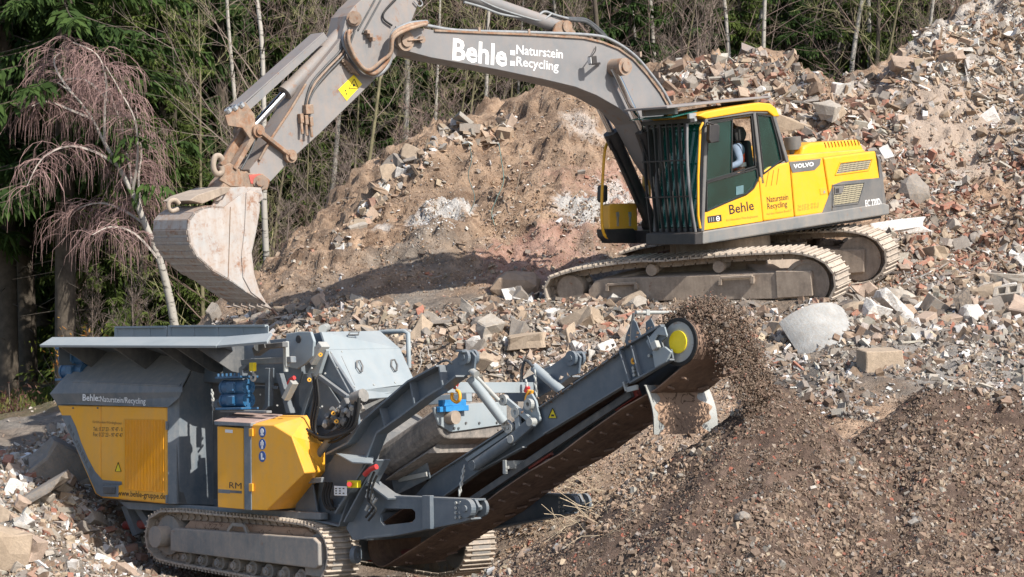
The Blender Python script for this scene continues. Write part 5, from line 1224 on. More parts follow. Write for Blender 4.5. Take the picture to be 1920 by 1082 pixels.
for (x, y, yv, k) in ((852, 728, -.9, 0), (986, 735, .3, 1)):
    f = MB(); f.tube(sm_curve([CR.y(x+a, y+b, yv) for a, b in ((-4, 8), (-4, 20), (4, 26), (10, 20), (9, 8), (4, 4))] if k == 0 else [CR.y(x+a, y+b, yv) for a, b in ((6, -4), (0, 15), (6, 17), (12, -3))], 5), .020, 7); f.build('orange_hook', M_CO, cr)
    f = MB(); f.tube([CR.y(x, y, yv), CR.y(x+4, y-10, yv)], .03, 8); f.build('red_shackle', M_RED, cr)
    f = MB(); chain(0, CR.y(x, y-22, yv), CR.y(x+4, y, yv), 0, .014, 5, f); f.build('chain', M_GALV, cr)
# magnet separator hung over the belt
mg = empty('magnet_separator'); mg.parent = cr
ya, yb = -.72, .42; pe0 = CR.y(843, 790, ya); xm = pe0.x; mz = CR.x(843, 788, xm).z; ry = .20
prof = []
for k in range(9): t = math.pi/2+math.pi*k/8; prof.append((ya+ry*math.cos(t), mz+ry*math.sin(t)))
for k in range(9): t = -math.pi/2+math.pi*k/8; prof.append((yb+ry*math.cos(t), mz+ry*math.sin(t)))
slope = Vector((-.92, 0, -.40))*1.05
m = MB(); m.slab([Vector((xm, y, z)) for y, z in prof], slope); m.build('cross_belt', M_BELTR, mg, .008)
ep = [CR.x(x, y, xm+.03) for x, y in px2(812, 765, 826, 760, 950, 753, 951, 795, 876, 806, 846, 810, 824, 797)]
m = MB(); m.slab(ep, (-.03, 0, 0)); eo = m.build('end_plate', M_CGL, mg, .004)
b = MB()
for (x, y) in px2(873, 793, 898, 793, 931, 792, 851, 803, 859, 803): p = CR.x(x, y, xm+.03); b.cyl(p, p+Vector((.015, 0, 0)), .014, 6)
b.build('bolt', M_CDK, eo)
b = MB(); p = CR.x(841, 783, xm+.03); b.cyl(p, p+Vector((.12, 0, 0)), .075, 16); b.build('gear_motor', M_MUD, mg, .008)
b = MB(); p0_, p1_ = CR.x(822, 768, xm+.08), CR.x(876, 765, xm+.08); b.beam(p0_, p1_, .06, .06); b.beam(CR.x(826, 756, xm+.05), CR.x(870, 755, xm+.05), .08, .07); b.build('blue_bracket', plain('light_blue_paint', (.03, .22, .50), .4), mg, .005)
m = MB(); m.slab([CR.x(x, y, xm-.15) for x, y in px2(845, 812, 950, 800, 950, 845, 800, 850)], (-.7, 0, -.3)); m.build('magnet_body', M_BELTR, mg)
MB().beam(CR.y(835, 727, -.7), CR.y(1005, 727, .55), .08, .12).build('cross_member', M_CGL, cr, .004)
MB().beam(CR.y(700, 760, .3), CR.y(880, 745, .5), .10, .10).build('far_rail', M_CGL, cr, .004)
# discharge chute under the magnet
plate('chute_panel', [CR.y(728, 868, -.7), CR.y(800, 868, -.7), CR.y(806, 897, -.62), CR.y(740, 930, -.7)], M_CGD); MB().beam(CR.y(748, 900, -.72), CR.y(800, 889, -.72), .02, .05).build('chute_strip', M_GALV, cr)
plate('chute_panel', [CR.y(716, 860, -.3), CR.y(830, 860, -.3), CR.y(800, 930, -.3), CR.y(735, 930, -.3)], M_CDK)
plate('lower_pan', [CR.y(700, 1000, -.8), CR.y(880, 955, -.8), CR.y(935, 950, .6), CR.y(820, 990, .6)], M_BELT)
# far rail of the conveyor folding frame
f = MB(); f.beam(CR.y(905, 962, .7), CR.y(1040, 942, .7), .08, .20); f.build('far_beam', M_CG, cr)
MB().cyl(CR.y(690, 1045, -.3), CR.y(850, 1030, .5), .055, 12).build('axle_tube', M_REDB, cr)
t = MB(); c = CR.y(663, 1040, -1.0); t.ring(c, c+Vector((.05, .02, 0)), .10, .04, 18); t.build('tow_eye', M_CG, cr)
# tracks
cpath = [CR.y(x, y, -1.3) for x, y in px2(300, 957, 340, 957, 400, 963, 500, 972, 570, 982, 596, 992, 611, 1012, 616, 1042, 610, 1072, 596, 1094, 560, 1100, 470, 1084, 380, 1068, 320, 1057, 292, 1050, 275, 1030, 270, 1002, 278, 970)]
cpath = [(p.x, p.z) for p in cpath]
def cr_side(y0, y1, sg):
    tr = track_unit(cr, Matrix.Identity(4), cpath, y0, y1, .13, .025, (-1, .2), 'track'); outer = y0 if sg < 0 else y1
    def P(x, y, off=0): p = CR.y(x, y, -1.3); p.y = outer-sg*off; return p
    MB().slab([P(x, y, -.04) for x, y in px2(324, 994, 332, 990, 592, 1008, 602, 1018, 603, 1060, 596, 1066, 324, 1033)], (0, -sg*.42, 0)).build('track_frame', M_TRK, tr, .015, 2)
    MB().slab([P(x, y, .08) for x, y in px2(330, 993, 345, 976, 560, 990, 590, 1010)], (0, -sg*.3, 0)).build('settled_dirt', M_CAKE, tr, .03, 2)
    c = P(303, 1006, -.10); MB().cyl(c, c+Vector((0, -sg*.25, 0)), .13, 26).build('hub', M_TRK, tr, .015)
    c = P(306, 1004, .08); MB().cyl(c, c+Vector((0, -sg*.3, 0)), .24, 30).build('drive_wheel', M_TRK, tr)
    c = P(588, 1045, .08); MB().cyl(c, c+Vector((0, -sg*.3, 0)), .26, 30).build('idler', M_TRK, tr)
    for k in range(8):
        c = P(344+k*30.5, 1045+k*5.2, .06); s = MB(); s.cyl(c, c+Vector((0, -sg*.3, 0)), .085, 16); s.cyl(c+Vector((0, sg*.05, 0)), c, .05, 12); s.cyl(c+Vector((0, sg*.07, 0)), c, .03, 8); s.build('roller', M_TRK, tr, .005)
    s = MB(); s.slab([P(x, y, .02) for x, y in px2(568, 1052, 605, 1058, 604, 1076, 596, 1082, 570, 1078)], (0, -sg*.05, 0)); s.build('idler_guard', M_TRK, tr, .004)
    s = MB(); s.beam(P(428, 996, .0), P(437, 983, .0), .03, .04); s.beam(P(437, 983, 0), P(458, 985, 0), .03, .04); s.beam(P(458, 985, 0), P(465, 1000, 0), .03, .04); s.build('step', M_TRK, tr)
cr_side(-1.3, -.82, -1); cr_side(.82, 1.3, 1)
# ---------------------------------------------------------------- rubble
_gx = np.arange(-15, 15, .06); _gy = np.arange(19, 52, .06); _GX, _GY = np.meshgrid(_gx, _gy); HG = surf(_GX, _GY)
def hq(x, y):
    fx = np.clip((x+15)/.06, 0, len(_gx)-2.001); fy = np.clip((y-19)/.06, 0, len(_gy)-2.001); i = fx.astype(int); j = fy.astype(int); u = fx-i; v = fy-j
    return (HG[j, i]*(1-u)+HG[j, i+1]*u)*(1-v)+(HG[j+1, i]*(1-u)+HG[j+1, i+1]*u)*v
def cast(px, py):
    """where rays through photo points meet the ground"""
    cp, sp = math.cos(PITCH), math.sin(PITCH); a = (px-960)/FP; b = (541-py)/FP; ry = cp+b*sp; rz = -sp+b*cp
    n_ = len(px); hit = np.full(n_, np.nan); act = np.ones(n_, bool)
    for d in np.arange(20, 51, .08):
        k = np.where(act)[0]
        if not len(k): break
        x = a[k]/ry[k]*d; z = CAMZ+rz[k]/ry[k]*d; h = hq(x, np.full(len(k), d)); m = z < h
        hit[k[m]] = d-RNG.uniform(0, .09, int(m.sum())); act[k[m]] = False
    ok = ~np.isnan(hit); d = hit; x = a/ry*d; return x[ok], d[ok], ok
SANDY = [[(1690, 190), (1760, 150), (1850, 190), (1870, 280), (1780, 300), (1700, 290)], [(1760, 300), (1830, 290), (1910, 370), (1850, 380)], [(1560, 740), (1640, 690), (1740, 720), (1640, 780)], [(1260, 190), (1330, 170), (1330, 230), (1270, 250)]]
def inpoly(px, py, poly):
    c = np.zeros(len(px), bool); n_ = len(poly)
    for i in range(n_):
        x0, y0 = poly[i]; x1, y1 = poly[(i+1) % n_]
        if y0 == y1: continue
        m = ((y0 > py) != (y1 > py)) & (px < (x1-x0)*(py-y0)/(y1-y0)+x0); c ^= m
    return c
def sample(poly, n_):
    P_ = np.array(poly, float); lo, hi = P_.min(0), P_.max(0); px = RNG.uniform(lo[0], hi[0], n_*6); py = RNG.uniform(lo[1], hi[1], n_*6)
    k = inpoly(px, py, poly); px, py = px[k], py[k]; m_ = RNG.random(len(px)) < np.clip(.62+1.9*(vnoise(px/38, py/22, 3)+.5*vnoise(px/14, py/9, 4)), .12, 1); px, py = px[m_], py[m_]; b_ = np.ones(len(px))
    for P2 in SANDY: b_[inpoly(px, py, P2)] = .15
    m_ = RNG.random(len(px)) < b_; px, py = px[m_][:n_], py[m_][:n_]; x, d, ok = cast(px, py); return x, d
def rots(n_, tilt=1.0):
    q = RNG.normal(size=(n_, 4)); q[:, 1:3] *= tilt; q /= np.linalg.norm(q, axis=1)[:, None]; w_, x, y, z = q.T
    return np.stack([1-2*(y*y+z*z), 2*(x*y-z*w_), 2*(x*z+y*w_), 2*(x*y+z*w_), 1-2*(x*x+z*z), 2*(y*z-x*w_), 2*(x*z-y*w_), 2*(y*z+x*w_), 1-2*(x*x+y*y)], -1).reshape(-1, 3, 3)
BOXV = np.array([(-1, -1, -1), (1, -1, -1), (1, 1, -1), (-1, 1, -1), (-1, -1, 1), (1, -1, 1), (1, 1, 1), (-1, 1, 1)], float)*.5
BOXF = np.array([(3, 2, 1, 0), (4, 5, 6, 7), (0, 1, 5, 4), (1, 2, 6, 5), (2, 3, 7, 6), (3, 0, 4, 7)])
OCV = np.array([(1, 0, 0), (-1, 0, 0), (0, 1, 0), (0, -1, 0), (0, 0, 1), (0, 0, -1)])*.55; OCF = np.array([(0, 2, 4), (2, 1, 4), (1, 3, 4), (3, 0, 4), (2, 0, 5), (1, 2, 5), (3, 1, 5), (0, 3, 5)])
_p = (1+5**.5)/2; ICV = np.array([(-1, _p, 0), (1, _p, 0), (-1, -_p, 0), (1, -_p, 0), (0, -1, _p), (0, 1, _p), (0, -1, -_p), (0, 1, -_p), (_p, 0, -1), (_p, 0, 1), (-_p, 0, -1), (-_p, 0, 1)])/1.9*.5
ICF = np.array([(0, 11, 5), (0, 5, 1), (0, 1, 7), (0, 7, 10), (0, 10, 11), (1, 5, 9), (5, 11, 4), (11, 10, 2), (10, 7, 6), (7, 1, 8), (3, 9, 4), (3, 4, 2), (3, 2, 6), (3, 6, 8), (3, 8, 9), (4, 9, 5), (2, 4, 11), (6, 2, 10), (8, 6, 7), (9, 8, 1)])
PAL = {'fsoil': (.38, .255, .17), 'psoil': (.13, .088, .066), 'psoil2': (.19, .135, .10), 'concrete': (.40, .37, .33), 'tan': (.42, .33, .245), 'grey': (.24, .225, .21), 'brick': (.36, .15, .105), 'tile': (.33, .18, .135), 'white': (.72, .71, .69), 'dark': (.085, .078, .075), 'soil': (.21, .145, .105), 'lsoil': (.36, .26, .19), 'pink': (.42, .32, .26)}
def colors(mix, n_):
    ks = list(mix); w_ = np.array([mix[k] for k in ks], float); w_ /= w_.sum(); i = RNG.choice(len(ks), n_, p=w_); base = np.array([PAL[k] for k in ks])[i]
    return np.clip(base*RNG.uniform(.62, 1.38, (n_, 1))*RNG.uniform(.97, 1.03, (n_, 3)), .02, .9)
def pieces_mesh(name, kind, pos, size, col, mat, asp=(1, .7, .5), tilt=1.0, jit=.22):
    T, Fc = (BOXV, BOXF) if kind == 'box' else (OCV, OCF); n_ = len(pos); k = len(T)
    V = np.repeat(T[None], n_, 0)*(1+RNG.uniform(-jit, jit, (n_, k, 3)))+RNG.uniform(-1, 1, (n_, k, 3))*(.09 if kind == 'box' else .17)
    A_ = np.array(asp)*RNG.uniform(.7, 1.35, (n_, 3)); V = V*A_[:, None, :]*size[:, None, None]
    V = np.einsum('nij,nkj->nki', rots(n_, tilt), V)+pos[:, None, :]
    F_ = (Fc[None]+(np.arange(n_)*k)[:, None, None]).reshape(-1, Fc.shape[1]); me = bpy.data.meshes.new(name); np_mesh(me, V.reshape(-1, 3), F_)
    at = me.color_attributes.new('piece_color', 'FLOAT_COLOR', 'POINT'); c4 = np.ones((n_*k, 4), np.float32); c4[:, :3] = np.repeat(col, k, 0); at.data.foreach_set('color', c4.ravel())
    me.materials.append(mat); return me
n = NT('rubble_piece'); at = n.n('Attribute'); at.attribute_name = 'piece_color'; g_ = n.n('NewGeometry'); mp = n.n('Mapping'); n.L(g_.outputs['Position'], mp.inputs[0])
a_ = n.noise(mp.outputs[0], 9, 6, .7); b_ = n.noise(mp.outputs[0], 45, 4, .7)
c = n.mix(n.ramp(a_, .40, .64, .04, .6), at.outputs['Color'], (.34, .26, .20)); c = n.mix(n.ramp(b_, .3, .7), n.mix(.28, c, (0, 0, 0)), c); n.bump(b_, .5, .01); M_PIECE = n.done(c, .95, 0, .15)
def stuff(name, kind, poly, n_, smin, smax, mix, asp, sink=.25, tilt=1.0, pw=2.2):
    x, y = sample(poly, n_); m = len(x); s = .82*smin*(1-RNG.random(m)*(1-(smin/smax)**pw))**(-1/pw); z = hq(x, y)+s*(.5-sink)*min(asp)
    return x, y, z, s, colors(mix, m), kind, asp, tilt
MIXR = {'tan': 3, 'concrete': 3, 'grey': 3, 'brick': .45, 'tile': .4, 'white': .8, 'soil': 3.4, 'lsoil': 2, 'dark': .6, 'pink': .4}
MIXG = {'concrete': 3, 'grey': 3, 'white': 1.3, 'tan': 1, 'brick': .3, 'tile': .3, 'soil': 2.0, 'dark': 2.0}
MIXT = {'tile': 3, 'brick': 2, 'concrete': 2.4, 'tan': 2, 'grey': 2.2, 'white': .8, 'soil': 1.6, 'dark': .5}
MIXS = {'soil': 3, 'lsoil': 5, 'tan': 1, 'white': .12, 'grey': .5}
MIXL = {'white': 1.8, 'concrete': 3, 'tan': 3, 'grey': 2, 'tile': .9, 'brick': .5, 'soil': 1.6}
MIXP = {'psoil': 12, 'psoil2': 7, 'brick': .8, 'concrete': .18, 'grey': .5, 'tan': .25, 'dark': 1.5}
MIXK = {'white': 2, 'concrete': 3, 'tan': 2, 'grey': 1.4, 'lsoil': 3, 'fsoil': 1.5, 'tile': .3}
ZA = [(400, 600), (500, 575), (650, 560), (800, 575), (1000, 555), (1250, 565), (1450, 570), (1480, 640), (1440, 700), (1180, 700), (900, 705), (760, 690), (560, 650), (400, 640)]
ZB = [(1440, 600), (1560, 540), (1700, 520), (1920, 500), (1960, 620), (1960, 790), (1800, 730), (1700, 730), (1640, 790), (1560, 780), (1500, 740), (1440, 690)]
ZB2 = [(1500, 640), (1500, 560), (1920, 520), (1960, 600), (1900, 640), (1640, 650)]
ZC = [(1660, 300), (1760, 260), (1960, 300), (1960, 520), (1700, 530), (1560, 560), (1500, 540), (1660, 440)]
ZD = [(1240, 120), (1420, 95), (1560, 125), (1690, 160), (1700, 260), (1640, 330), (1460, 300), (1440, 200), (1250, 200)]
ZE = [(1640, 180), (1710, 60), (1800, 40), (1870, -20), (1960, -40), (1960, 300), (1750, 290), (1680, 300)]
ZF = [(400, 590), (560, 430), (720, 290), (830, 215), (960, 200), (1060, 160), (1150, 215), (1230, 330), (1220, 480), (1000, 555), (700, 560)]
ZF2 = [(620, 440), (760, 300), (850, 235), (960, 230), (960, 262), (850, 275), (770, 335), (640, 470)]
ZG = [(-40, 860), (60, 820), (115, 800), (180, 870), (260, 960), (300, 1060), (280, 1090), (-40, 1090)]
ZH = [(880, 700), (1180, 690), (1420, 700), (1400, 760), (1280, 900), (1100, 1020), (920, 1085), (880, 1060), (900, 900)]
ZI = [(930, 1085), (1080, 1020), (1250, 900), (1440, 720), (1560, 770), (1700, 725), (1960, 720), (1960, 1090)]
ZJ = [(200, 1000), (280, 1040), (660, 1090), (960, 1040), (960, 1095), (100, 1095)]
ZL = [(0, 1090), (0, 960), (280, 960), (300, 1090)]
MIXH = {'lsoil': 7, 'fsoil': 6, 'tan': 2, 'soil': 1, 'concrete': .6}; MIXF = {'lsoil': 6, 'fsoil': 7, 'soil': 2, 'pink': 2, 'concrete': .5, 'white': .25}; ZW1 = [(765, 425), (800, 375), (850, 370), (880, 410), (840, 440), (790, 450)]; ZW2 = [(1060, 400), (1080, 360), (1140, 340), (1200, 340), (1200, 400), (1120, 450), (1070, 440)]
ZK = [(1180, 1000), (1350, 960), (1500, 900), (1640, 800), (1760, 780), (1960, 780), (1960, 1090), (1150, 1090)]
F3 = (1, .75, .55); FL = (1, .8, .22); SH = (1, .35, .2)
jobs = [
 ('box', ZA, 9000, .035, .20, MIXR, F3, .25), ('box', ZA, 3500, .05, .24, MIXR, FL, .2), ('box', ZA, 4000, .03, .12, MIXR, F3, .25), ('box', ZA, 1200, .10, .45, MIXR, (1, .16, .08), .0),
 ('box', ZB, 7000, .03, .17, MIXG, F3, .25), ('box', ZB, 3000, .04, .20, MIXG, FL, .2), ('ico', ZB, 2500, .02, .09, MIXG, F3, .3), ('box', ZB, 600, .10, .5, MIXG, (1, .14, .08), .0),
 ('box', ZB2, 1500, .07, .24, MIXG, F3, .2), ('ico', ZB2, 900, .04, .14, MIXR, F3, .3),
 ('box', ZC, 4200, .04, .24, MIXT, FL, .1), ('box', ZC, 2600, .04, .24, MIXT, F3, .3), ('ico', ZC, 9000, .015, .07, MIXS, F3, .3), ('ico', ZC, 2600, .04, .18, MIXR, F3, .3), ('box', ZC, 500, .15, .6, MIXT, (1, .12, .06), .0),
 ('box', ZD, 3400, .05, .32, MIXR, F3, .25), ('box', ZD, 1500, .06, .34, MIXT, FL, .1), ('ico', ZD, 6000, .018, .08, MIXS, F3, .3), ('ico', ZD, 1500, .04, .2, MIXR, F3, .3), ('box', ZD, 400, .15, .7, MIXR, (1, .12, .06), .0),
 ('box', ZE, 1600, .05, .34, MIXK, FL, .2), ('box', ZE, 2000, .04, .28, MIXK, F3, .3), ('ico', ZE, 4500, .03, .14, MIXK, F3, .35), ('box', ZE, 300, .2, .8, MIXK, (1, .1, .06), .0),
 ('ico', ZF, 13000, .018, .10, MIXF, F3, .42), ('ico', ZW1, 900, .02, .09, {'white': 3, 'concrete': 1, 'lsoil': 1}, F3, .35), ('ico', ZW2, 900, .02, .09, {'white': 3, 'concrete': 1, 'lsoil': 1}, F3, .35), ('box', ZF, 350, .04, .14, {'white': 1, 'concrete': 1, 'tan': 2, 'tile': .5}, FL, .2), ('box', ZF, 160, .1, .5, {'soil': 1, 'grey': 1}, (1, .08, .05), .1),
 ('box', ZF2, 900, .06, .34, MIXK, F3, .2), ('box', ZF2, 400, .08, .4, MIXK, FL, .1),
 ('box', ZG, 5000, .03, .20, MIXL, F3, .25), ('box', ZG, 2500, .04, .22, MIXL, FL, .2), ('ico', ZG, 4000, .02, .16, MIXL, F3, .3), ('box', ZG, 300, .1, .4, MIXL, (1, .14, .08), .0),
 ('box', ZK, 11000, .022, .085, {'psoil2': 5, 'psoil': 4, 'soil': 3, 'tan': .9, 'grey': 1.2, 'brick': .5, 'concrete': .4}, F3, .3),
 ('ico', ZH, 20000, .02, .11, MIXH, F3, .35), ('box', ZH, 1200, .03, .14, MIXR, F3, .3),
 ('ico', ZI, 52000, .012, .05, MIXP, F3, .3), ('box', ZI, 22000, .010, .05, MIXP, F3, .3), ('box', ZI, 500, .03, .09, MIXP, F3, .35),
 ('ico', ZJ, 4000, .015, .08, MIXR, F3, .3), ('box', ZJ, 1200, .02, .10, MIXL, F3, .3),
 ('box', [(-400, 500), (2300, 150), (2300, 690), (1440, 690), (900, 900), (-400, 1100)], 3500, .03, .12, MIXR, F3, .3),
]
acc = {}
for j in jobs:
    r = stuff('x', *j); acc.setdefault((r[5], r[6], r[7]), []).append(r)
parts_ = {'box': [], 'ico': []}
allm = []
for (kind, asp, tilt), rs in acc.items():
    pos = np.stack([np.concatenate([r[i] for r in rs]) for i in range(3)], -1); sz = np.concatenate([r[3] for r in rs]); cl_ = np.concatenate([r[4] for r in rs])
    allm.append((kind, pos, sz, cl_, asp))
def small(o, name, label): o.name = name; tag(o, label, 'rubble', kind='stuff')
for (kind, pos, sz, cl_, asp) in allm:
    nm = 'rubble' if kind == 'box' else 'gravel'
    me = pieces_mesh(nm, kind, pos, sz, cl_, M_PIECE, asp, .35 if asp[2] < .3 else 1.0); o = link(nm, me)
    tag(o, {'box': 'small broken concrete brick and tile rubble covering the banks and heaps', 'ico': 'loose pebbles and soil lumps strewn over the banks and heaps'}[kind] if asp == F3 else ('thin flat shards of tile and slab lying in the rubble' if asp == FL else 'long thin splinters and rods sticking out of the rubble'), nm, kind='stuff')
# single pieces large enough to point at
def chunk_mesh(kind, seed, s=1.0, asp=(1, .7, .5)):
    r = random.Random(seed); b = bpy.data.meshes.new('chunk'); import bmesh; bm = bmesh.new()
    if kind == 'stone': bmesh.ops.create_icosphere(bm, subdivisions=2, radius=.5)
    else:
        bmesh.ops.create_cube(bm, size=1)
        for v in bm.verts: k_ = 1 if kind != 'brick' else .15; v.co *= 1+r.uniform(-.26, .2)*k_; v.co += Vector((r.uniform(-.14, .14), r.uniform(-.14, .14), r.uniform(-.12, .12)))*k_
        bmesh.ops.bevel(bm, geom=list(bm.edges), offset=.045 if kind != 'brick' else .03, segments=1, affect='EDGES')
        bmesh.ops.triangulate(bm, faces=bm.faces[:]); bmesh.ops.subdivide_edges(bm, edges=[e for e in bm.edges if e.calc_length() > .35], cuts=1, use_grid_fill=False)
    am = {'stone': .14, 'chunk': .13, 'brick': .03, 'slab': .06}[kind]
    from mathutils import noise
    for v in bm.verts:
        o_ = noise.noise_vector(v.co*2.2+Vector((seed*3.1, seed, 0)))+noise.noise_vector(v.co*6+Vector((seed, 5, 0)))*.4; v.co += o_*am
        v.co.x *= asp[0]*s; v.co.y *= asp[1]*s; v.co.z *= asp[2]*s
    bm.to_mesh(b); bm.free(); return b
def stone_mat(nm, col, dust=.5):
    n = NT(nm); co = n.coord('Object'); a = n.noise(co, 5, 8, .7); b = n.noise(co, 30, 5, .7); c0_ = lin(col)[:3]
    c = n.mix(n.ramp(a, .3, .7), tuple(v*.72 for v in c0_), tuple(min(.9, v*1.2) for v in c0_)); c = n.mix(n.ramp(b, .42, .7, .1, min(.85, dust+.3)), c, (.33, .26, .20)); n.bump(b, .6, .015); return n.done(c, .93, 0, .2)
SM = {k: stone_mat('broken_'+k, v) for k, v in PAL.items()}
VAR = {}
for k, (kind, asps) in {'concrete_chunk': ('chunk', [(1, .75, .6), (1, .6, .45), (1, .9, .7)]), 'concrete_slab': ('slab', [(1, .7, .16), (1, .5, .2)]), 'brick': ('brick', [(.24, .115, .075)]), 'stone': ('stone', [(1, .8, .7), (1, .7, .5)])}.items():
    for c in {'concrete_chunk': ('concrete', 'tan', 'grey', 'white', 'pink'), 'concrete_slab': ('concrete', 'white', 'grey'), 'brick': ('brick', 'tile'), 'stone': ('grey', 'tan', 'lsoil')}[k]:
        for i, asp in enumerate(asps):
            for sd in range(2):
                me = chunk_mesh(kind, hash((k == 'stone', i, sd, len(c))) % 97+sd*7+i, 1.0, asp); me.materials.append(SM[c]); VAR.setdefault(k, []).append(me)
R1 = random.Random(11)
ZONES = [
 (ZA, {'concrete_chunk': 95, 'concrete_slab': 26, 'brick': 12, 'stone': 22}, (.16, .34), 'on the bank below the excavator tracks', 'rubble on the bank below the excavator'),
 (ZB2, {'concrete_chunk': 44, 'concrete_slab': 14, 'brick': 12, 'stone': 10}, (.16, .40), 'beside the grey pipe on the right', 'rubble beside the concrete pipe'),
 (ZC, {'concrete_chunk': 34, 'concrete_slab': 34, 'brick': 30, 'stone': 14}, (.14, .32), 'on the red tile heap behind the excavator tail', 'rubble behind the excavator tail'),
 (ZD, {'concrete_chunk': 40, 'concrete_slab': 18, 'brick': 20, 'stone': 12}, (.15, .34), 'on the ridge behind the cab roof', 'rubble on the ridge behind the cab'),
 (ZE, {'concrete_chunk': 24, 'concrete_slab': 16, 'stone': 8}, (.16, .42), 'on the tall pale heap at the top right', 'rubble on the tall pale heap'),
 (ZF2, {'concrete_chunk': 26, 'concrete_slab': 8}, (.15, .4), 'on the crest of the brown earth mound', 'rubble on the crest of the mound'),
 (ZG, {'concrete_chunk': 40, 'concrete_slab': 16, 'brick': 10, 'stone': 20}, (.12, .30), 'in the heap left of the crusher', 'rubble left of the crusher'),
 (ZI, {'stone': 9}, (.05, .09), 'on the dark gravel piles in the foreground', 'stones on the gravel piles'),
]
LB = {'concrete_chunk': 'jagged chunk of broken concrete', 'concrete_slab': 'flat slab of broken concrete', 'brick': 'loose red brick', 'stone': 'rough weathered stone'}
for poly, cnt, (s0, s1), where, grp in ZONES:
    for k, c in cnt.items():
        xs, ys = sample(poly, c)
        for x, y in zip(xs, ys):
            me = R1.choice(VAR[k]); s = s0*(s1/s0)**(R1.random()**1.8); s = 1.0 if k == 'brick' else s
            o = bpy.data.objects.new(k, me); COL.objects.link(o); z = float(hq(np.array([x]), np.array([y]))[0])
            o.location = (x, y, z+(.02 if k == 'brick' else s*.03)); o.scale = (s*R1.uniform(.9, 1.4), s, s)
            t = .5 if k != 'concrete_chunk' else 1.2; o.rotation_euler = (R1.uniform(-t, t)+.25, R1.uniform(-t, t), R1.uniform(0, 6.28))
            tag(o, LB[k]+' lying '+where, k.replace('_', ' '), grp+': '+k.replace('_', ' '), 'thing')
def at_px(px, py):
    x, y, ok = cast(np.array([float(px)]), np.array([float(py)])); return Vector((x[0], y[0], float(hq(x, y)[0])))
def single(name, kind, px, py, size, rot, mat, label, cat, lift=.0, seed=1):
    me = chunk_mesh(kind, seed, 1, size); me.materials.append(SM[mat]); o = link(name, me); o.location = at_px(px, py)+Vector((0, 0, lift)); o.rotation_euler = tuple(math.radians(a) for a in rot); tag(o, label, cat, None, 'thing'); return o
single('concrete_block', 'brick', 1650, 690, (.52, .36, .30), (4, -3, 12), 'tan', 'squared tan concrete block standing alone on the grey rubble right of the falling gravel', 'block', .10, 2)
single('concrete_slab', 'slab', 1688, 437, (.75, .35, .10), (22, -6, 8), 'white', 'pale white slab lying flat just behind the excavator counterweight', 'slab', .08, 3)
single('concrete_slab', 'slab', 1905, 493, (.85, .4, .07), (12, 4, -10), 'grey', 'thin dark slab lying at the right edge level with the tracks', 'slab', .06, 4)
single('concrete_beam', 'chunk', 1682, 598, (.62, .18, .17), (0, 42, 10), 'white', 'leaning white concrete beam between the pipe and the square grey blocks', 'beam', .16, 5)
single('concrete_beam', 'chunk', 1640, 600, (.36, .2, .26), (20, 20, 30), 'white', 'short white concrete lump leaning against the right end of the pipe', 'lump', .12, 6)
single('concrete_block', 'brick', 1753, 590, (.32, .26, .24), (18, 30, 25), 'grey', 'square grey block tilted on its corner right of the leaning white beam', 'block', .10, 7)
single('concrete_block', 'brick', 1737, 612, (.26, .22, .2), (5, -20, 40), 'pink', 'small pinkish block below the tilted grey block', 'block', .06, 8)
single('concrete_slab', 'slab', 1808, 590, (.42, .3, .08), (70, 70, 20), 'dark', 'dark slab standing on edge right of the tilted grey block', 'slab', .14, 9)
single('boulder', 'stone', 1822, 600, (.34, .3, .3), (0, 0, 20), 'white', 'rounded pale boulder below the hollow block', 'boulder', .10, 10)
single('boulder', 'chunk', 1845, 563, (.40, .22, .2), (0, -15, -20), 'tan', 'long tan lump touching the left side of the hollow block', 'boulder', .10, 12)
single('concrete_slab', 'chunk', 1890, 530, (.7, .3, .16), (0, 5, -8), 'concrete', 'long rounded kerb piece lying above the hollow block', 'kerb piece', .06, 13)
single('boulder', 'stone', 1690, 560, (.5, .3, .22), (0, 10, 0), 'concrete', 'rough concrete lump beyond the leaning white beam', 'boulder', .05, 14)
single('boulder', 'chunk', 1480, 228+20, (.55, .34, .3), (20, 15, 20), 'tan', 'big pale tan boulder on the ridge just right of the cab roof', 'boulder', .1, 15)
single('boulder', 'chunk', 1560, 222, (.5, .34, .3), (10, -15, 50), 'concrete', 'big pale boulder on the ridge above the engine hood', 'boulder', .1, 16)
single('boulder', 'chunk', 6, 1062, (.46, .38, .48), (5, 15, 30), 'tan', 'large tan boulder at the bottom left corner', 'boulder', .12, 17)
single('boulder', 'chunk', 62, 1045, (.30, .26, .28), (15, 15, 60), 'pink', 'pale pinkish block right beside the large corner boulder', 'boulder', .10, 18)
single('concrete_slab', 'slab', 66, 945, (.95, .5, .13), (8, -28, -12), 'grey', 'dark broken slab with stubs sloping down to the left in the left rubble', 'slab', .12, 19)
single('concrete_chunk', 'chunk', 130, 895, (.85, .5, .55), (10, 30, 20), 'grey', 'big dark concrete block under the left end of the crusher hopper', 'block', .12, 20)
for i, (x, y, s) in enumerate(((84, 955, .18), (40, 968, .17), (112, 938, .2), (130, 915, .16))):
    single('concrete_stub', 'chunk', x, y, (s, s*.8, s*.8), (20, 30, 30*i), 'pink' if i % 2 else 'concrete', ('pale stub on the dark slab, nearest its top edge', 'pale stub on the dark slab, at its lower left end', 'large pale stub on the dark slab beside its right end', 'pale lump just below the hopper side band')[i], 'stub', .14, 30+i)
single('boulder', 'chunk', 990, 655, (.5, .22, .22), (5, -8, -10), 'tan', 'long tan kerb stone lying above the magnet separator', 'kerb stone', .12, 41)
single('boulder', 'chunk', 915, 622, (.3, .26, .26), (20, -8, 40), 'concrete', 'rounded pale stone left of the long kerb stone', 'boulder', .08, 42)
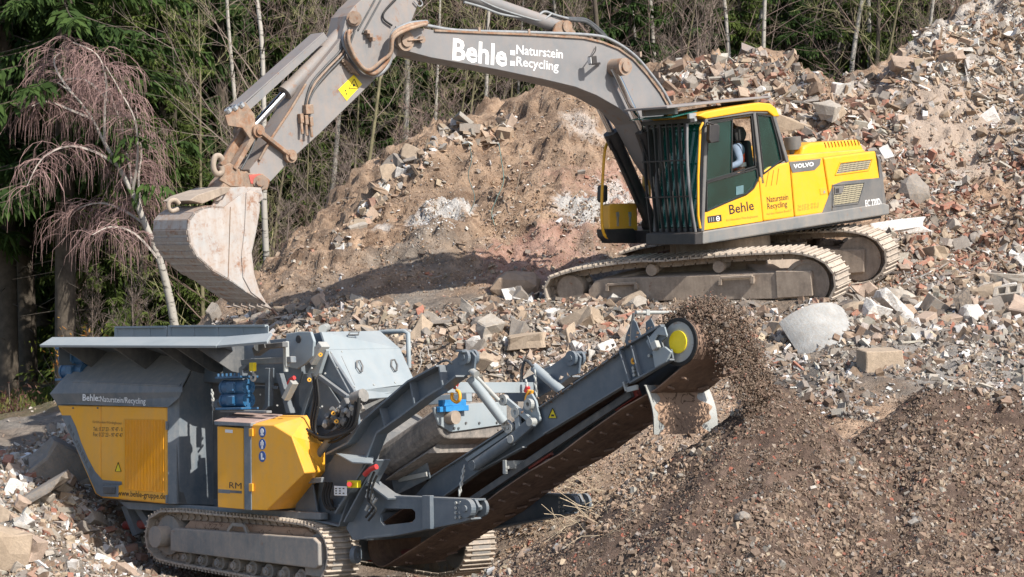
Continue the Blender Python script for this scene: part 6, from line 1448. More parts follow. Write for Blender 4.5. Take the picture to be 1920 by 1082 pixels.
single('boulder', 'stone', 968, 548, (.85, .5, .5), (0, 0, 10), 'lsoil', 'large brown boulder half buried left of the excavator tracks', 'boulder', .05, 43)
single('boulder', 'stone', 1712, 370, (.6, .5, .62), (0, 10, 10), 'grey', 'big dark rock right behind the counterweight', 'boulder', .05, 44)
single('boulder', 'stone', 1392, 975, (.17, .13, .1), (0, 0, 10), 'grey', 'grey stone halfway down the tall gravel cone', 'stone', .02, 45)
# concrete hollow block
hb = MB(); Lb, Wb, Hb = .40, .28, .26
for (x0, x1_, y0_, y1_) in ((-.2, .2, -.14, -.095), (-.2, .2, .095, .14), (-.2, -.14, -.095, .095), (.14, .2, -.095, .095), (-.025, .025, -.095, .095)): hb.bb(x0, x1_, y0_, y1_, -.13, .13)
o = hb.build('hollow_block', SM['concrete'], None, .008, 2); o.location = at_px(1890, 578)+Vector((0, -.05, .16)); o.rotation_euler = (math.radians(28), math.radians(-8), math.radians(-22)); tag(o, 'hollow pale concrete building block with a square hole, tilted, at the right edge', 'hollow block')
# broken pipe: a shell of a big concrete ring lying on its side
m = MB(); Ro, Ri = .66, .585; NN = 26; a0_, a1_ = math.radians(-52), math.radians(54); vs = []
for k in range(NN+1):
    t = a0_+(a1_-a0_)*k/NN; e0 = .02*math.sin(k*1.7)+.015*math.sin(k*4.1)
    for (r_, xx) in ((Ro, -.45+e0), (Ro, .30), (Ri, .30), (Ri, -.45+e0)): vs.append((xx, -math.cos(t)*r_, math.sin(t)*r_))
fs = []
for k in range(NN):
    for i in range(4): fs.append((k*4+i, k*4+(i+1) % 4, (k+1)*4+(i+1) % 4, (k+1)*4+i))
fs += [(0, 3, 2, 1), (NN*4, NN*4+1, NN*4+2, NN*4+3)]
m.add(vs, fs, 0, False); PIPEM = stone_mat('smooth_concrete', (.36, .37, .37), .25); o = m.build('concrete_pipe', PIPEM, None, .006); pc_ = at_px(1556, 640); AX = Vector((-.38, .62, .68)).normalized(); NV = Vector((.25, -.75, .6)); NV = (NV-AX*NV.dot(AX)).normalized(); ZV = AX.cross(-NV)
RM = Matrix((AX, -NV, ZV)).transposed().to_4x4(); RM.translation = at_px(1550, 628)+Vector((0, -.02, .20))-NV*.62; o.matrix_world = RM; tag(o, 'curved piece of broken grey concrete pipe half buried right of the excavator track', 'concrete pipe')
# twisted wires and roots
def wires(name, pts, label, cat, col, r=.012, n_=1):
    for k in range(n_):
        m = MB(); m.tube(sm_curve(pts, 6), r, 5); o = m.build(name, plain(name+'_steel', col, .7)); tag(o, label, cat)
def wpx(y_off, d, *pp): return [W(pp[i], pp[i+1], d) for i in range(0, len(pp), 2)]
for (nm, col, d, lab, pp) in (('wire', (.10, .15, .14), 36.6, 'thin dark wire dangling down the earth mound face left of centre', (880, 270, 884, 300, 878, 330, 890, 370, 880, 400)),
    ('wire', (.14, .24, .22), 36.9, 'greenish wire looping down the middle of the mound face', (935, 268, 940, 300, 944, 340, 930, 375, 922, 400, 930, 430)),
    ('wire', (.30, .24, .18), 36.9, 'rusty pale rod hanging on the mound face left of the boom cylinders', (972, 282, 976, 310, 970, 350, 962, 386)),
    ('wire', (.5, .46, .42), 31.0, 'pale twisted wire standing above the crusher right of its guard rail', (782, 700, 790, 680, 788, 662, 800, 650, 804, 668)),
    ('wire', (.45, .40, .34), 42.5, 'long thin rod sticking out of the right heap crest', (1752, 96, 1770, 88, 1790, 80))):
    wires(nm, wpx(0, d, *pp), lab, 'wire', col, .007)
st_ = MB()
for i in range(120):
    x = R1.uniform(1010, 1140); y = R1.uniform(890, 1010)
    try: p = at_px(x, y)
    except Exception: continue
    d = Vector((R1.uniform(-1, 1), R1.uniform(-.5, .2), R1.uniform(-.2, .6))).normalized()*R1.uniform(.15, .5); q = p+d*.5+Vector((0, 0, R1.uniform(-.03, .06))); st_.tube([p, q, p+d], .0035, 3, cap=False)
tag(st_.build('dry_roots', plain('dry_straw', (.50, .40, .28), .9)), 'tangle of pale dry roots and straw in the bank under the conveyor', 'roots', kind='stuff')
# falling gravel off the conveyor head
n_ = 19000; s_ = RNG.random(n_)**.85; T_ = s_*.62-.10; yl = np.clip(RNG.normal((CV+CF)/2, .16, n_), CV+.08, CF-.08); thick = RNG.normal(0, 1, n_)*(.045+.03*np.clip(s_, 0, 1)); base_ = ht+v_*(RD+.055)
vx, vz = u.x*1.75, u.z*1.75
lx = base_.x+vx*T_+RNG.normal(0, .045, n_)-.02; lz = base_.z+vz*T_-4.9*T_**2+thick+.05*np.cos((yl+.03)/.5*1.5); on = T_ < 0
LP_ = np.stack([lx, yl, lz, np.ones(n_)], -1)@np.array(CR.M).T
sz_ = RNG.uniform(.012, .030, n_)*(1+(RNG.random(n_) > .97)*1.5); me = pieces_mesh('falling_gravel', 'ico', LP_[:, :3], sz_, colors(MIXP, n_), M_PIECE, F3); tag(link('falling_gravel', me), 'brown crushed rubble pouring off the conveyor head onto the cone below', 'falling gravel', kind='stuff')
n_ = 5000; tt = RNG.uniform(-2.6, 0.02, n_); yy = RNG.normal((CV+CF)/2, .22, n_); LQ = np.stack([ht.x+u.x*tt, yy, ht.z+u.z*tt+v_.z*(RD+.02)+RNG.uniform(0, .16, n_)*np.exp(-(yy+.03)**2/.06), np.ones(n_)], -1); LQ[:, 0] += v_.x*RD; LQ = LQ@np.array(CR.M).T
tag(link('belt_load', pieces_mesh('belt_load', 'ico', LQ[:, :3], RNG.uniform(.02, .05, n_), colors(MIXP, n_), M_PIECE, F3)), 'layer of crushed rubble riding up the conveyor belt', 'gravel', kind='stuff')
# ---------------------------------------------------------------- excavator operator, seated in the cab
def skin(name, verts, edges, mat, parent=None, sub=2):
    me = bpy.data.meshes.new(name); me.from_pydata([tuple(v[0]) for v in verts], edges, []); o = link(name, me, mat, parent)
    md = o.modifiers.new('skin', 'SKIN'); md.use_smooth_shade = True
    for i, v in enumerate(verts):
        r = v[1]; r = r if isinstance(r, tuple) else (r, r); sv_ = me.skin_vertices[0].data[i]; sv_.radius = r; sv_.use_root = (i == 0)
    s_ = o.modifiers.new('sub', 'SUBSURF'); s_.levels = sub; s_.render_levels = sub; return o
yc = .86
def E(px, py, y): return EX.y(px, py, y)
pel, bel, che, nek, hd = E(1388, 332, yc), E(1386, 312, yc), E(1380, 284, yc), E(1374, 268, yc), E(1368, 257, yc)
V = [(pel, (.16, .14)), (bel, (.15, .12)), (che, (.18, .13)), (nek, .06), (hd, .085), (hd+Vector((.012, 0, .09)), .092), (hd+Vector((.0, 0, .15)), .06),
     (E(1381, 276, yc+.19), .075), (E(1388, 306, yc+.27), .055), (E(1366, 314, yc+.22), .042), (E(1357, 317, yc+.20), .036),
     (E(1381, 276, yc-.19), .075), (E(1388, 306, yc-.27), .055), (E(1364, 314, yc-.22), .042), (E(1355, 317, yc-.20), .036),
     (E(1384, 336, yc+.11), .095), (E(1350, 334, yc+.16), .07), (E(1342, 376, yc+.14), .05), (E(1332, 380, yc+.14), .045),
     (E(1384, 336, yc-.11), .095), (E(1350, 334, yc-.16), .07), (E(1342, 376, yc-.14), .05), (E(1332, 380, yc-.14), .045)]
ED = [(0, 1), (1, 2), (2, 3), (3, 4), (4, 5), (5, 6), (2, 7), (7, 8), (8, 9), (9, 10), (2, 11), (11, 12), (12, 13), (13, 14), (0, 15), (15, 16), (16, 17), (17, 18), (0, 19), (19, 20), (20, 21), (21, 22)]
M_SKIN = plain('skin', (.46, .27, .19), .55, 0, .1, 10); M_SHIRT = plain('blue_shirt', (.20, .26, .35), .85, 0, .2, 9); M_VEST = plain('orange_vest', (.9, .10, .02), .7, 0, .1, 9); M_TROU = plain('work_trousers', (.05, .06, .08), .9); M_HAIR = plain('brown_hair', (.07, .045, .03), .8)
per = skin('person', V, ED, M_SKIN); per.matrix_world = EX.M; tag(per, 'operator in a blue shirt and orange vest seated in the excavator cab', 'person')
def sub_(ids, name, mat, g=1.12):
    mp_ = {k: i for i, k in enumerate(ids)}; vv = []
    for k in ids: r = V[k][1]; r = r if isinstance(r, tuple) else (r, r); vv.append((V[k][0], (r[0]*g, r[1]*g)))
    return skin(name, vv, [(mp_[a], mp_[b]) for a, b in ED if a in mp_ and b in mp_], mat, per)
sub_([2, 1, 0, 7, 8, 9, 11, 12, 13], 'shirt', M_SHIRT, 1.10); sub_([0, 15, 16, 17, 19, 20, 21], 'trousers', M_TROU, 1.12)
vv = [(pel+Vector((0, 0, .06)), (.185, .165)), (bel, (.19, .16)), (che, (.215, .165)), (che+Vector((0, 0, .05)), (.16, .12))]; skin('vest', vv, [(0, 1), (1, 2), (2, 3)], M_VEST, per)
b = MB(); c = bel+Vector((0, 0, .03)); b.tube([c-Vector((0, 0, .03)), c+Vector((0, 0, .03))], .212, 20, cap=False); b.build('reflective_band', M_SILVER, per)
hc = hd+Vector((.012, 0, .10))
b = MB()
for k in range(6):
    t0 = math.radians(15+k*15)
vsx = []; 
for j in range(7):
    t = math.radians(90-j*17); 
    for k in range(20): a = 2*math.pi*k/20; rr = .122*math.cos(t); vsx.append(hc+Vector((rr*math.cos(a)*1.05-.012, rr*math.sin(a)*.92, .125*math.sin(t) if j < 5 or math.cos(a) < .2 else .125*math.sin(math.radians(22)))))
b.add(vsx, [(j*20+k, (j+1)*20+k, (j+1)*20+(k+1) % 20, j*20+(k+1) % 20) for j in range(6) for k in range(20)], 0, True); b.build('hair', M_HAIR, per)
b = MB(); b.tube([hc+Vector((.10, 0, .015)), hc+Vector((.135, 0, -.025))], [.010, .018], 8); b.tube([hc+Vector((.11, .02, -.06)), hc+Vector((.11, -.02, -.06))], .008, 6)
for sy in (-.10, .10): b.tube([hc+Vector((-.01, sy, .02)), hc+Vector((-.01, sy, -.03))], .016, 8)
b.build('face_features', M_SKIN, per)
b = MB()
for sy in (-.035, .035): b.cyl(hc+Vector((.095, sy, .01)), hc+Vector((.112, sy, .01)), .011, 8)
b.build('eyes', M_INK, per)
for (base, sg) in ((V[10][0], 1), (V[14][0], -1)):
    for k in range(4):
        o_ = Vector((0, (k-1.5)*.019, 0)); L = (.05, .06, .055, .045)[k]; p0 = base+o_+Vector((.02, 0, .005)); p1 = p0+Vector((L*.7, 0, -.008)); p2 = p1+Vector((L*.25, 0, -.03)); p3 = p2+Vector((-.015, 0, -.022))
        skin('finger', [(p0, .010), (p1, .0095), (p2, .009), (p3, .008)], [(0, 1), (1, 2), (2, 3)], M_SKIN, per, 1)
    p0 = base+Vector((-.005, -sg*.03, 0)); skin('thumb', [(p0, .012), (p0+Vector((.025, -sg*.02, -.01)), .011), (p0+Vector((.05, -sg*.012, -.025)), .009)], [(0, 1), (1, 2)], M_SKIN, per, 1)
    b = MB(); g0 = base+Vector((.06, 0, -.01)); b.tube([g0+Vector((0, 0, .02)), g0-Vector((-.01, 0, .16)), g0-Vector((-.02, 0, .32))], [.02, .014, .014], 8); b.build('control_lever', M_SEAL, exc)
# ---------------------------------------------------------------- forest
import itertools
def leaf_mat(nm, a, b, rough=.8, tr=.25):
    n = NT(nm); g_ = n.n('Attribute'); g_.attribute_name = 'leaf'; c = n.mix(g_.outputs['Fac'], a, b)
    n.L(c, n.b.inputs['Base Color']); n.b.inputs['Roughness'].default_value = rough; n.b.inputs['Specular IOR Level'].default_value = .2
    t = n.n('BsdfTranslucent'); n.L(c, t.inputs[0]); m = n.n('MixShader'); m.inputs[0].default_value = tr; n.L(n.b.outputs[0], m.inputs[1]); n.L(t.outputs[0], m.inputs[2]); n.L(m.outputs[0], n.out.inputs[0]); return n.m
M_SPR = leaf_mat('spruce_needles', (.018, .040, .012), (.075, .125, .030)); M_SPR2 = leaf_mat('light_spruce_needles', (.032, .058, .012), (.13, .165, .04))
M_TWIG = plain('bare_twigs', (.20, .155, .13), .9, 0, .3, 3, 0); M_WEEP = plain('pinkish_birch_twigs', (.31, .20, .185), .9, 0, .35, 1.2, 0); M_TWIGP = plain('reddish_twigs', (.20, .14, .115), .9, 0, .3, 3, 0); M_TWIGG = plain('grey_green_twigs', (.27, .25, .13), .9, 0, .3, 3, 0)
n = NT('birch_bark'); co = n.coord('Object', (1, 1, 5)); a = n.noise(co, 2.6, 6, .7); co2 = n.coord('Object'); b = n.noise(co2, 1.2, 5, .6)
c = n.mix(n.ramp(a, .56, .62), n.mix(b, (.27, .245, .205), (.47, .44, .40)), (.045, .04, .035)); M_BIRCH = n.done(c, .8)
M_BARK = plain('dark_bark', (.085, .068, .052), .95, 0, .4, 5, .6); M_BARKG = plain('mossy_bark', (.17, .15, .085), .95, 0, .4, 4, .5)
def tri_tubes(name, segs, mat):
    """segs: list of (p0, p1, r0, r1) drawn as three-sided tapered twigs"""
    A_ = np.array([s[0] for s in segs]); B_ = np.array([s[1] for s in segs]); r0 = np.array([s[2] for s in segs]); r1 = np.array([s[3] for s in segs])
    d = B_-A_; L = np.linalg.norm(d, axis=1)[:, None]+1e-9; d = d/L; h = np.where(np.abs(d[:, 2:3]) > .9, np.array([[1., 0, 0]]), np.array([[0, 0, 1.]])); u_ = np.cross(d, h); u_ /= np.linalg.norm(u_, axis=1)[:, None]; w_ = np.cross(d, u_)
    V = []
    for P_, r_ in ((A_, r0), (B_, r1)):
        for k in range(3): t = 2*math.pi*k/3; V.append(P_+(u_*math.cos(t)+w_*math.sin(t))*r_[:, None])
    V = np.stack(V, 1).reshape(-1, 3); n_ = len(segs); F_ = np.array([(0, 1, 4, 3), (1, 2, 5, 4), (2, 0, 3, 5)]); F_ = (F_[None]+(np.arange(n_)*6)[:, None, None]).reshape(-1, 4)
    me = bpy.data.meshes.new(name); np_mesh(me, V, F_); me.materials.append(mat); return me
def grow(r, p, d, L, rad, depth, segs, spread, up, droop=0, nseg=4, kids=(4, 6)):
    pts = [p.copy()]
    for i in range(nseg):
        d = (d+Vector((r.gauss(0, .11), r.gauss(0, .11), r.gauss(0, .08)+up-droop*(i+1)/nseg))).normalized(); q = p+d*(L/nseg); rr0 = rad*(1-i/nseg*.75); rr1 = rad*(1-(i+1)/nseg*.75); segs.append((tuple(p), tuple(q), rr0, rr1)); p = q; pts.append(p.copy())
    if depth == 0: return
    for k in range(r.randint(*kids)):
        t = r.uniform(.25, 1.0); i = min(int(t*nseg), nseg-1); b_ = pts[i].lerp(pts[i+1], t*nseg-i); a = d.orthogonal().normalized(); a.rotate(Matrix.Rotation(r.uniform(0, 6.28), 3, d)); nd = (d*(1-spread)+a*spread+Vector((0, 0, .1))).normalized()
        grow(r, b_, nd, L*r.uniform(.35, .62), max(rad*.42, .0045), depth-1, segs, spread, up, droop*1.3, max(2, nseg-1), kids)
def bare_tree(seed, H, r0, bark, twig, lean=.04, first=.3, nb=16, droop=0, depth=2, up=.05, name='birch_tree'):
    r = random.Random(seed); trunk = []; p = Vector((0, 0, -.4)); d = Vector((r.uniform(-lean, lean), r.uniform(-lean, lean), 1)).normalized(); N = 12; pts = [p.copy()]
    for i in range(N): d = (d+Vector((r.gauss(0, .035), r.gauss(0, .035), .03))).normalized(); p = p+d*(H/N); pts.append(p.copy())
    tb = MB(); tb.tube(sm_curve(pts, 2), [r0*(1-.85*i/(2*N)) for i in range(2*N+1)], 7); segs = []
    for k in range(nb):
        t = first+(1-first)*(k+r.random())/nb; x = t*N; i = min(int(x), N-1); b_ = pts[i].lerp(pts[i+1], x-i); an = r.uniform(0, 6.28); nd = Vector((math.cos(an), math.sin(an), r.uniform(.5, 1.3))).normalized()
        grow(r, b_, nd, H*r.uniform(.16, .30)*(1.15-t*.6), r0*.30*(1.1-t), depth, segs, .5, up, droop)
    root = empty(name); t_ = tb.build('trunk', bark, root); crn = link('crown', tri_tubes('crown', segs, twig), None, root); return root
def spray_mesh(name, pos, dirs, size, val, mat):
    n_ = len(pos); h = np.array([[0, 0, 1.]]); sdv = np.cross(dirs, h)+RNG.normal(0, .5, (n_, 3)); sdv /= np.linalg.norm(sdv, axis=1)[:, None]
    s = size[:, None]; V = np.stack([pos, pos+dirs*s*.45+sdv*s*.16, pos+dirs*s, pos+dirs*s*.45-sdv*s*.16], 1).reshape(-1, 3); F_ = np.arange(n_*4).reshape(-1, 4); me = bpy.data.meshes.new(name); np_mesh(me, V, F_)
    at = me.attributes.new('leaf', 'FLOAT', 'POINT'); at.data.foreach_set('value', np.repeat(val, 4).astype(np.float32)); me.materials.append(mat); return me
def spruce(seed, H, low, R, mat, nb=150, name='spruce_tree', dens=1.0, r0=.22):
    r = random.Random(seed); root = empty(name); tb = MB(); tb.tube([(0, 0, -.5), (r.uniform(-.1, .1), 0, H*.3), (r.uniform(-.1, .1), .05, H*.6), (0, 0, H)], [r0, r0*.8, r0*.5, .02], 9); tb.build('trunk', M_BARK, root)
    P_, D_, S_, L_ = [], [], [], []; segs = []
    for k in range(nb):
        z = low+(H-low)*((k+r.random())/nb)**1.1; t = (z-low)/(H-low); bl = R*(1-t)**.8*r.uniform(.65, 1.1)+.25; an = r.uniform(0, 6.28); d0 = Vector((math.cos(an), math.sin(an), 0)); p = Vector((0, 0, z)); m = 7; prev = p.copy(); shade = r.random()
        for i in range(1, m+1):
            u_ = i/m; q = d0*bl*u_+Vector((0, 0, z-bl*(.42*u_-.18*u_*u_)+.05)); segs.append((tuple(prev), tuple(q), .022*(1.1-u_), .022*(1.05-u_)))
            for j in range(int((4+7*u_*(1.25-u_)*2)*dens*(1.3 if z < 9 else .7))):
                b_ = prev.lerp(q, r.random()); sd_ = Vector((-d0.y, d0.x, 0))*r.choice((-1, 1)); dd = (sd_*r.uniform(.2, 1)+d0*r.uniform(.1, .9)+Vector((0, 0, -r.uniform(.15, 1.0)))).normalized(); l_ = r.uniform(.16, .42)*(1.15-.5*u_)*(bl/R+.35)
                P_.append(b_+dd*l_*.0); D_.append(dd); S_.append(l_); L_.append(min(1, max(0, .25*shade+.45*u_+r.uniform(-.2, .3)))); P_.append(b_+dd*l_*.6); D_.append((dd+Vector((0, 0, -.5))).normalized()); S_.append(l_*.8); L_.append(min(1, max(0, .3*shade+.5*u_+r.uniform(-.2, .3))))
            prev = q
    for k in range(26):   # dead lower twigs
        z = r.uniform(1.0, low+1); an = r.uniform(0, 6.28); segs.append(((0, 0, z), (math.cos(an)*r.uniform(.5, 1.4), math.sin(an)*1.0, z-r.uniform(-.1, .4)), .012, .004))
    link('branches', tri_tubes('branches', segs, M_BARK), None, root); link('crown', spray_mesh('crown', np.array([tuple(p) for p in P_]), np.array([tuple(d) for d in D_]), np.array(S_), np.array(L_), mat), None, root); return root
def gz(x, y): return float(ground_h(np.array([x]), np.array([y]))[0])
def put(o, px, d, rz, s=1.0, sz=None, lean=0.0, dz=0.0):
    x = (px-960)/FP*d; o.location = (x, d, gz(x, d)+dz); o.rotation_euler = (lean*math.sin(rz), lean*math.cos(rz), rz); o.scale = (s, s, sz or s); return o
R2 = random.Random(21)
used = set()
def inst(protos, i):
    p = protos[i % len(protos)]
    if id(p) not in used: used.add(id(p)); return p
    return copy_tree(p)
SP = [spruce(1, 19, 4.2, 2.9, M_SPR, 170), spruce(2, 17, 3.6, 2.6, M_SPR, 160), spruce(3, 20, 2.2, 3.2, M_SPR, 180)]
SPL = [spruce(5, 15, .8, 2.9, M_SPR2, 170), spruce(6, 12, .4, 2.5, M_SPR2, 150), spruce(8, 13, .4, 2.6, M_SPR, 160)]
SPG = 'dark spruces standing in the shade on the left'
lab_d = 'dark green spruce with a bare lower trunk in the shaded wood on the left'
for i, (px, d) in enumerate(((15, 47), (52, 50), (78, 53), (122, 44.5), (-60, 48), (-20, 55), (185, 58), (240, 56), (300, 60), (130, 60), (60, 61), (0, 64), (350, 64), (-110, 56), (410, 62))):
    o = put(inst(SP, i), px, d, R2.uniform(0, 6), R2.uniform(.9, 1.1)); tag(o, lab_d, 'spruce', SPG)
for i, (px, d, s) in enumerate(((215, 46.5, .62), (300, 50, .9), (420, 51, 1.0), (265, 54, 1.2), (380, 56, 1.2), (500, 54, 1.1), (560, 57, 1.2), (200, 52, 1.0), (100, 57, 1.2), (330, 47, .5))):
    o = put(inst(SPL, i), px, d, R2.uniform(0, 6), s); tag(o, 'bushy green spruce with low branches left of the excavator arm', 'spruce', 'bushy spruces left of the arm')
for i in range(44):
    px = -150+i*52+R2.uniform(-25, 25); d = R2.uniform(62, 78)
    o = put(inst(SP+SPL, i+3), px, d, R2.uniform(0, 6), R2.uniform(.9, 1.25)); tag(o, 'dark evergreen in the far rows of the wood', 'evergreen', 'evergreens in the far rows')
for i, (px, d, s) in enumerate(((640, 53, .8), (700, 56, 1.0), (760, 52, .75), (830, 55, 1.0), (900, 53, .8), (960, 56, 1.1), (1020, 54, .9), (1100, 56, 1.1), (590, 55, 1.0), (1280, 56, 1.1), (1430, 57, 1.1), (1570, 56, 1.0), (1730, 57, 1.1), (540, 51, .8), (1480, 51, .72), (1610, 52, .75), (1385, 51, .7), (1300, 51, .75), (1700, 52, .7), (1840, 53, .8), (1180, 50, .7), (1350, 57, 1.0), (1500, 60, 1.1), (1660, 58, 1.05), (1790, 61, 1.1), (1215, 59, 1.1), (1900, 60, 1.2))):
    o = put(inst(SPL, i), px, d, R2.uniform(0, 6), s); tag(o, 'light green conifer showing between the bare trees', 'conifer', 'light green conifers between the bare trees')
BI = [bare_tree(31, 13, .075, M_BIRCH, M_TWIG, .06, .25, 20), bare_tree(32, 12, .06, M_BIRCH, M_TWIGP, .08, .3, 22, .03), bare_tree(33, 14, .08, M_BIRCH, M_TWIG, .05, .4, 18)]
BR = [bare_tree(41, 9, .055, M_BARKG, M_TWIG, .12, .12, 24, 0, 2, .05, 'bare_tree'), bare_tree(42, 8, .05, M_BARKG, M_TWIGG, .16, .1, 26, 0, 2, .05, 'bare_tree'), bare_tree(43, 10, .065, M_BARK, M_TWIGP, .1, .15, 24, .02, 2, .05, 'bare_tree'), bare_tree(44, 7, .04, M_BARKG, M_TWIG, .2, .08, 26, 0, 2, .07, 'bare_tree')]
for i, (px, d, ln, z) in enumerate(((512, 43, .05, 0), (905, 48, .02, 0), (735, 49, .03, 0), (1395, 50, .02, 0), (1445, 49, -.06, 0), (1585, 50, -.01, 0), (1650, 51, .0, 0), (1720, 50, -.15, 0), (1795, 51, -.03, 0), (1240, 51, .02, 0), (805, 50, .03, 0), (455, 47, .1, 0), (1500, 54, .05, 0), (1150, 53, .03, 0), (1330, 54, .06, 0), (1885, 53, 0, 0), (650, 52, .05, 0), (590, 50, .07, 0), (1070, 52, .02, 0), (985, 52, -.04, 0))):
    o = put(inst(BI, i), px, d, R2.uniform(0, 6), R2.uniform(.9, 1.1), None, abs(ln)*.7); w_ = 'right' if px > 1200 else 'left'
    tag(o, 'white barked bare birch rising behind the ridge on the right' if px > 1200 else 'white barked bare birch standing behind the boom and the earth mound', 'birch', 'birches behind the ridge' if px > 1200 else 'birches behind the boom')
for i in range(62):
    px = 360+i*25.5+R2.uniform(-20, 20); d = R2.uniform(45.5, 57) if px < 1150 else R2.uniform(48.5, 58)
    o = put(inst(BR, i), px, d, R2.uniform(0, 6), R2.uniform(.75, 1.25), None, .08); tag(o, 'thin bare brown tree in the tangle along the wood edge', 'bare tree', 'bare trees along the edge of the wood')
SH = [bare_tree(51, 3.2, .03, M_TWIG, M_TWIG, .3, .03, 30, 0, 2, .1, 'bare_shrub'), bare_tree(52, 2.6, .025, M_TWIGP, M_TWIGP, .3, .03, 30, 0, 2, .1, 'bare_shrub')]
for i in range(50):
    px = 180+i*35+R2.uniform(-25, 25); d = R2.uniform(43.5, 50) if px < 1150 else R2.uniform(47, 52)
    o = put(inst(SH, i), px, d, R2.uniform(0, 6), R2.uniform(.8, 1.5)); tag(o, 'leafless twiggy shrub at the foot of the trees', 'shrub', 'leafless shrubs at the foot of the trees')
# the leaning weeping birch on the left
r = random.Random(77); dW = 43.0
tp = [W(x, y, dW) for x, y in px2(330, 625, 318, 560, 300, 490, 272, 420, 248, 362, 222, 312, 196, 268, 172, 222, 140, 180, 108, 155)]
tb = MB(); sc_pts = sm_curve(tp, 3); tb.tube(sc_pts, [.085*(1-.88*i/(len(sc_pts)-1)) for i in range(len(sc_pts))], 8); wb = empty('weeping_birch'); wb.location = (0, 0, 0)
limbs = [px2(250, 365, 240, 310, 226, 250, 205, 190, 180, 140, 150, 105), px2(222, 312, 180, 285, 130, 275, 85, 300, 60, 350), px2(196, 268, 200, 200, 205, 150, 190, 105, 150, 85), px2(272, 420, 230, 395, 180, 380, 130, 395, 100, 440),
         px2(248, 362, 262, 300, 262, 230, 235, 170, 215, 130), px2(172, 222, 130, 205, 90, 190, 60, 200), px2(140, 180, 110, 140, 100, 110, 120, 92), px2(272, 420, 262, 380, 258, 330, 262, 280, 250, 200), px2(300, 490, 260, 440, 220, 425, 190, 440), px2(205, 190, 160, 150, 110, 150, 75, 175)]
segs = []; tips = []; M_LIMB = plain('pale_birch_limbs', (.42, .37, .33), .8, 0, .2, 5, 0)
for L_ in limbs:
    off = 0; yo = r.uniform(-1.3, 1.3); q = [W(x, y, dW)+Vector((0, yo*(i/(len(L_)-1)), 0)) for i, (x, y) in enumerate(L_)]; q = sm_curve(q, 4)
    link('limb', tri_tubes('limb', [(tuple(q[i]), tuple(q[i+1]), .030*(1-.8*i/len(q)), .030*(1-.8*(i+1)/len(q))) for i in range(len(q)-1)], M_LIMB), None, wb)
    tips += [(q[i], i/len(q)) for i in range(3, len(q))]
tb.build('trunk', M_BIRCH, wb); segs = []
for k in range(620):
    b_, t = r.choice(tips); an = r.uniform(0, 6.28); d = Vector((math.cos(an)*1.0-.1, abs(math.sin(an))*.8-.25, r.uniform(-.1, 1.0))).normalized(); L_ = r.uniform(.25, .95); p = b_.copy(); N = 5
    for i in range(N):
        d = (d+Vector((r.gauss(0, .10), r.gauss(0, .10), -.20-.13*i))).normalized(); q = p+d*L_/N; segs.append((tuple(p), tuple(q), .006-.0007*i, .0053-.0007*i))
        if i > 0 and r.random() < .75:
            e = (d+Vector((r.gauss(0, .5), r.gauss(0, .5), -.5))).normalized(); q2 = p+e*r.uniform(.15, .4); segs.append((tuple(p), tuple(q2), .0055, .003)); segs.append((tuple(q2), tuple(q2+Vector((e.x*.05, e.y*.05, -r.uniform(.15, .4)))), .004, .002))
        p = q
link('crown', tri_tubes('crown', segs, M_WEEP), None, wb); tag(wb, 'leaning white trunked birch with a drooping pinkish crown on the left above the crusher', 'birch')
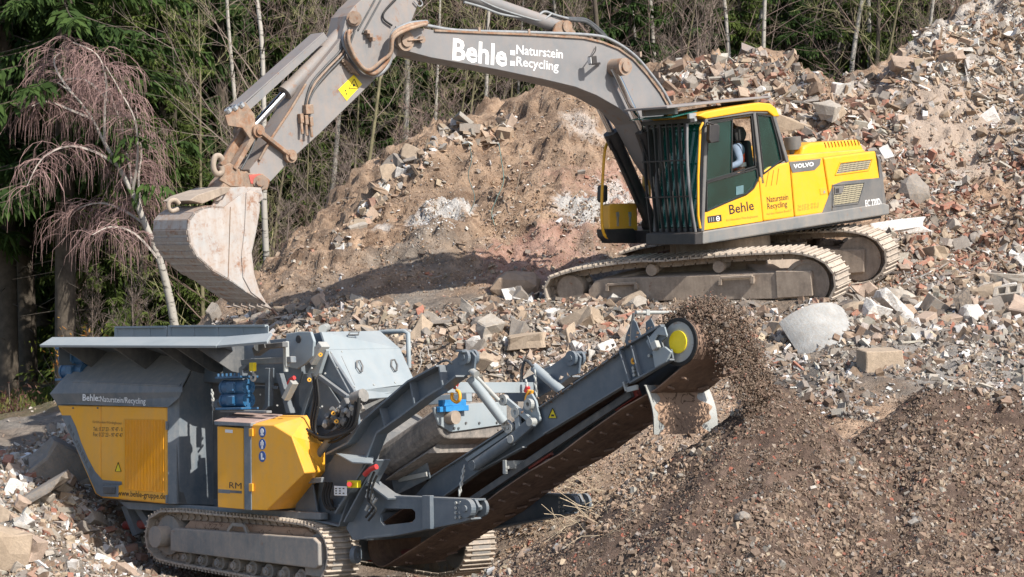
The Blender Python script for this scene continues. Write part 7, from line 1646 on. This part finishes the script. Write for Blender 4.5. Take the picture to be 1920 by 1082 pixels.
# small orange leaved bush and ground plants
def leaf_bush(name, px, d, R, n_, a, b, lab, cat, zc=.8):
    m = leaf_mat(name+'_leaves', a, b, .7, .4); p = RNG.normal(0, 1, (n_, 3))*np.array([R*.45, R*.4, R*.4])+np.array([0, 0, zc]); dd = RNG.normal(0, 1, (n_, 3)); dd /= np.linalg.norm(dd, axis=1)[:, None]
    o = empty(name); sg = [((0, 0, -.2), tuple(p[i]), .012, .003) for i in range(0, 60)]; link('stems', tri_tubes('stems', sg, M_TWIG), None, o); link('crown', spray_mesh('crown', p, dd, RNG.uniform(.06, .14, n_), RNG.random(n_), m), None, o); put(o, px, d, 0); tag(o, lab, cat); return o
leaf_bush('beech_bush', 160, 43, .5, 700, (.30, .11, .03), (.50, .30, .06), 'small bush with orange brown leaves behind the left end of the hopper', 'bush', 1.0)
leaf_bush('yellow_bush', 138, 45, .8, 700, (.10, .13, .02), (.26, .28, .05), 'yellow green leafy bush beside the dark trunk behind the hopper', 'bush', .9)
leaf_bush('green_bush', 1545, 47.5, 1.0, 1500, (.05, .10, .015), (.16, .25, .04), 'fresh green bush at the foot of the birches behind the ridge', 'bush', .9)
leaf_bush('heath_bush', 20, 39.5, .6, 900, (.10, .05, .04), (.2, .11, .08), 'low reddish brown heath bush at the far left edge', 'bush', .3)
# grass and low growth of the forest floor
n_ = 26000; X = RNG.uniform(-14, 4, n_); Yv = RNG.uniform(36.5, 62, n_); k = (X < -5.2-(44-Yv)*.0) ; X, Yv = X[k], Yv[k]; keep = (vnoise(X*.9, Yv*.7, 5) > -.12); X, Yv = X[keep], Yv[keep]; Z = ground_h(X, Yv); n_ = len(X)
dd = np.stack([RNG.normal(0, .35, n_), RNG.normal(0, .35, n_), np.ones(n_)], -1); dd /= np.linalg.norm(dd, axis=1)[:, None]
M_GRASS = leaf_mat('grass_blades', (.05, .075, .015), (.20, .19, .06), .8, .3); tag(link('grass', spray_mesh('grass', np.stack([X, Yv, Z-.02], -1), dd, RNG.uniform(.12, .42, n_), RNG.random(n_), M_GRASS)), 'rough green and straw coloured grass on the forest floor left of the crusher', 'grass', kind='stuff')
n_ = 30000; X = RNG.uniform(-16, 16, n_); Yv = RNG.uniform(38, 62, n_); k = (X < -5) | (Yv > 46); X, Yv = X[k], Yv[k]; Z = ground_h(X, Yv); n_ = len(X); dd = RNG.normal(0, 1, (n_, 3)); dd[:, 2] = abs(dd[:, 2])*.4; dd /= np.linalg.norm(dd, axis=1)[:, None]
M_LITTER = leaf_mat('dry_leaves', (.13, .065, .035), (.34, .19, .10), .9, .2); tag(link('leaf_litter', spray_mesh('leaf_litter', np.stack([X, Yv, Z], -1), dd, RNG.uniform(.08, .22, n_), RNG.random(n_), M_LITTER)), 'brown dead leaves and bracken on the forest floor', 'leaves', kind='stuff')
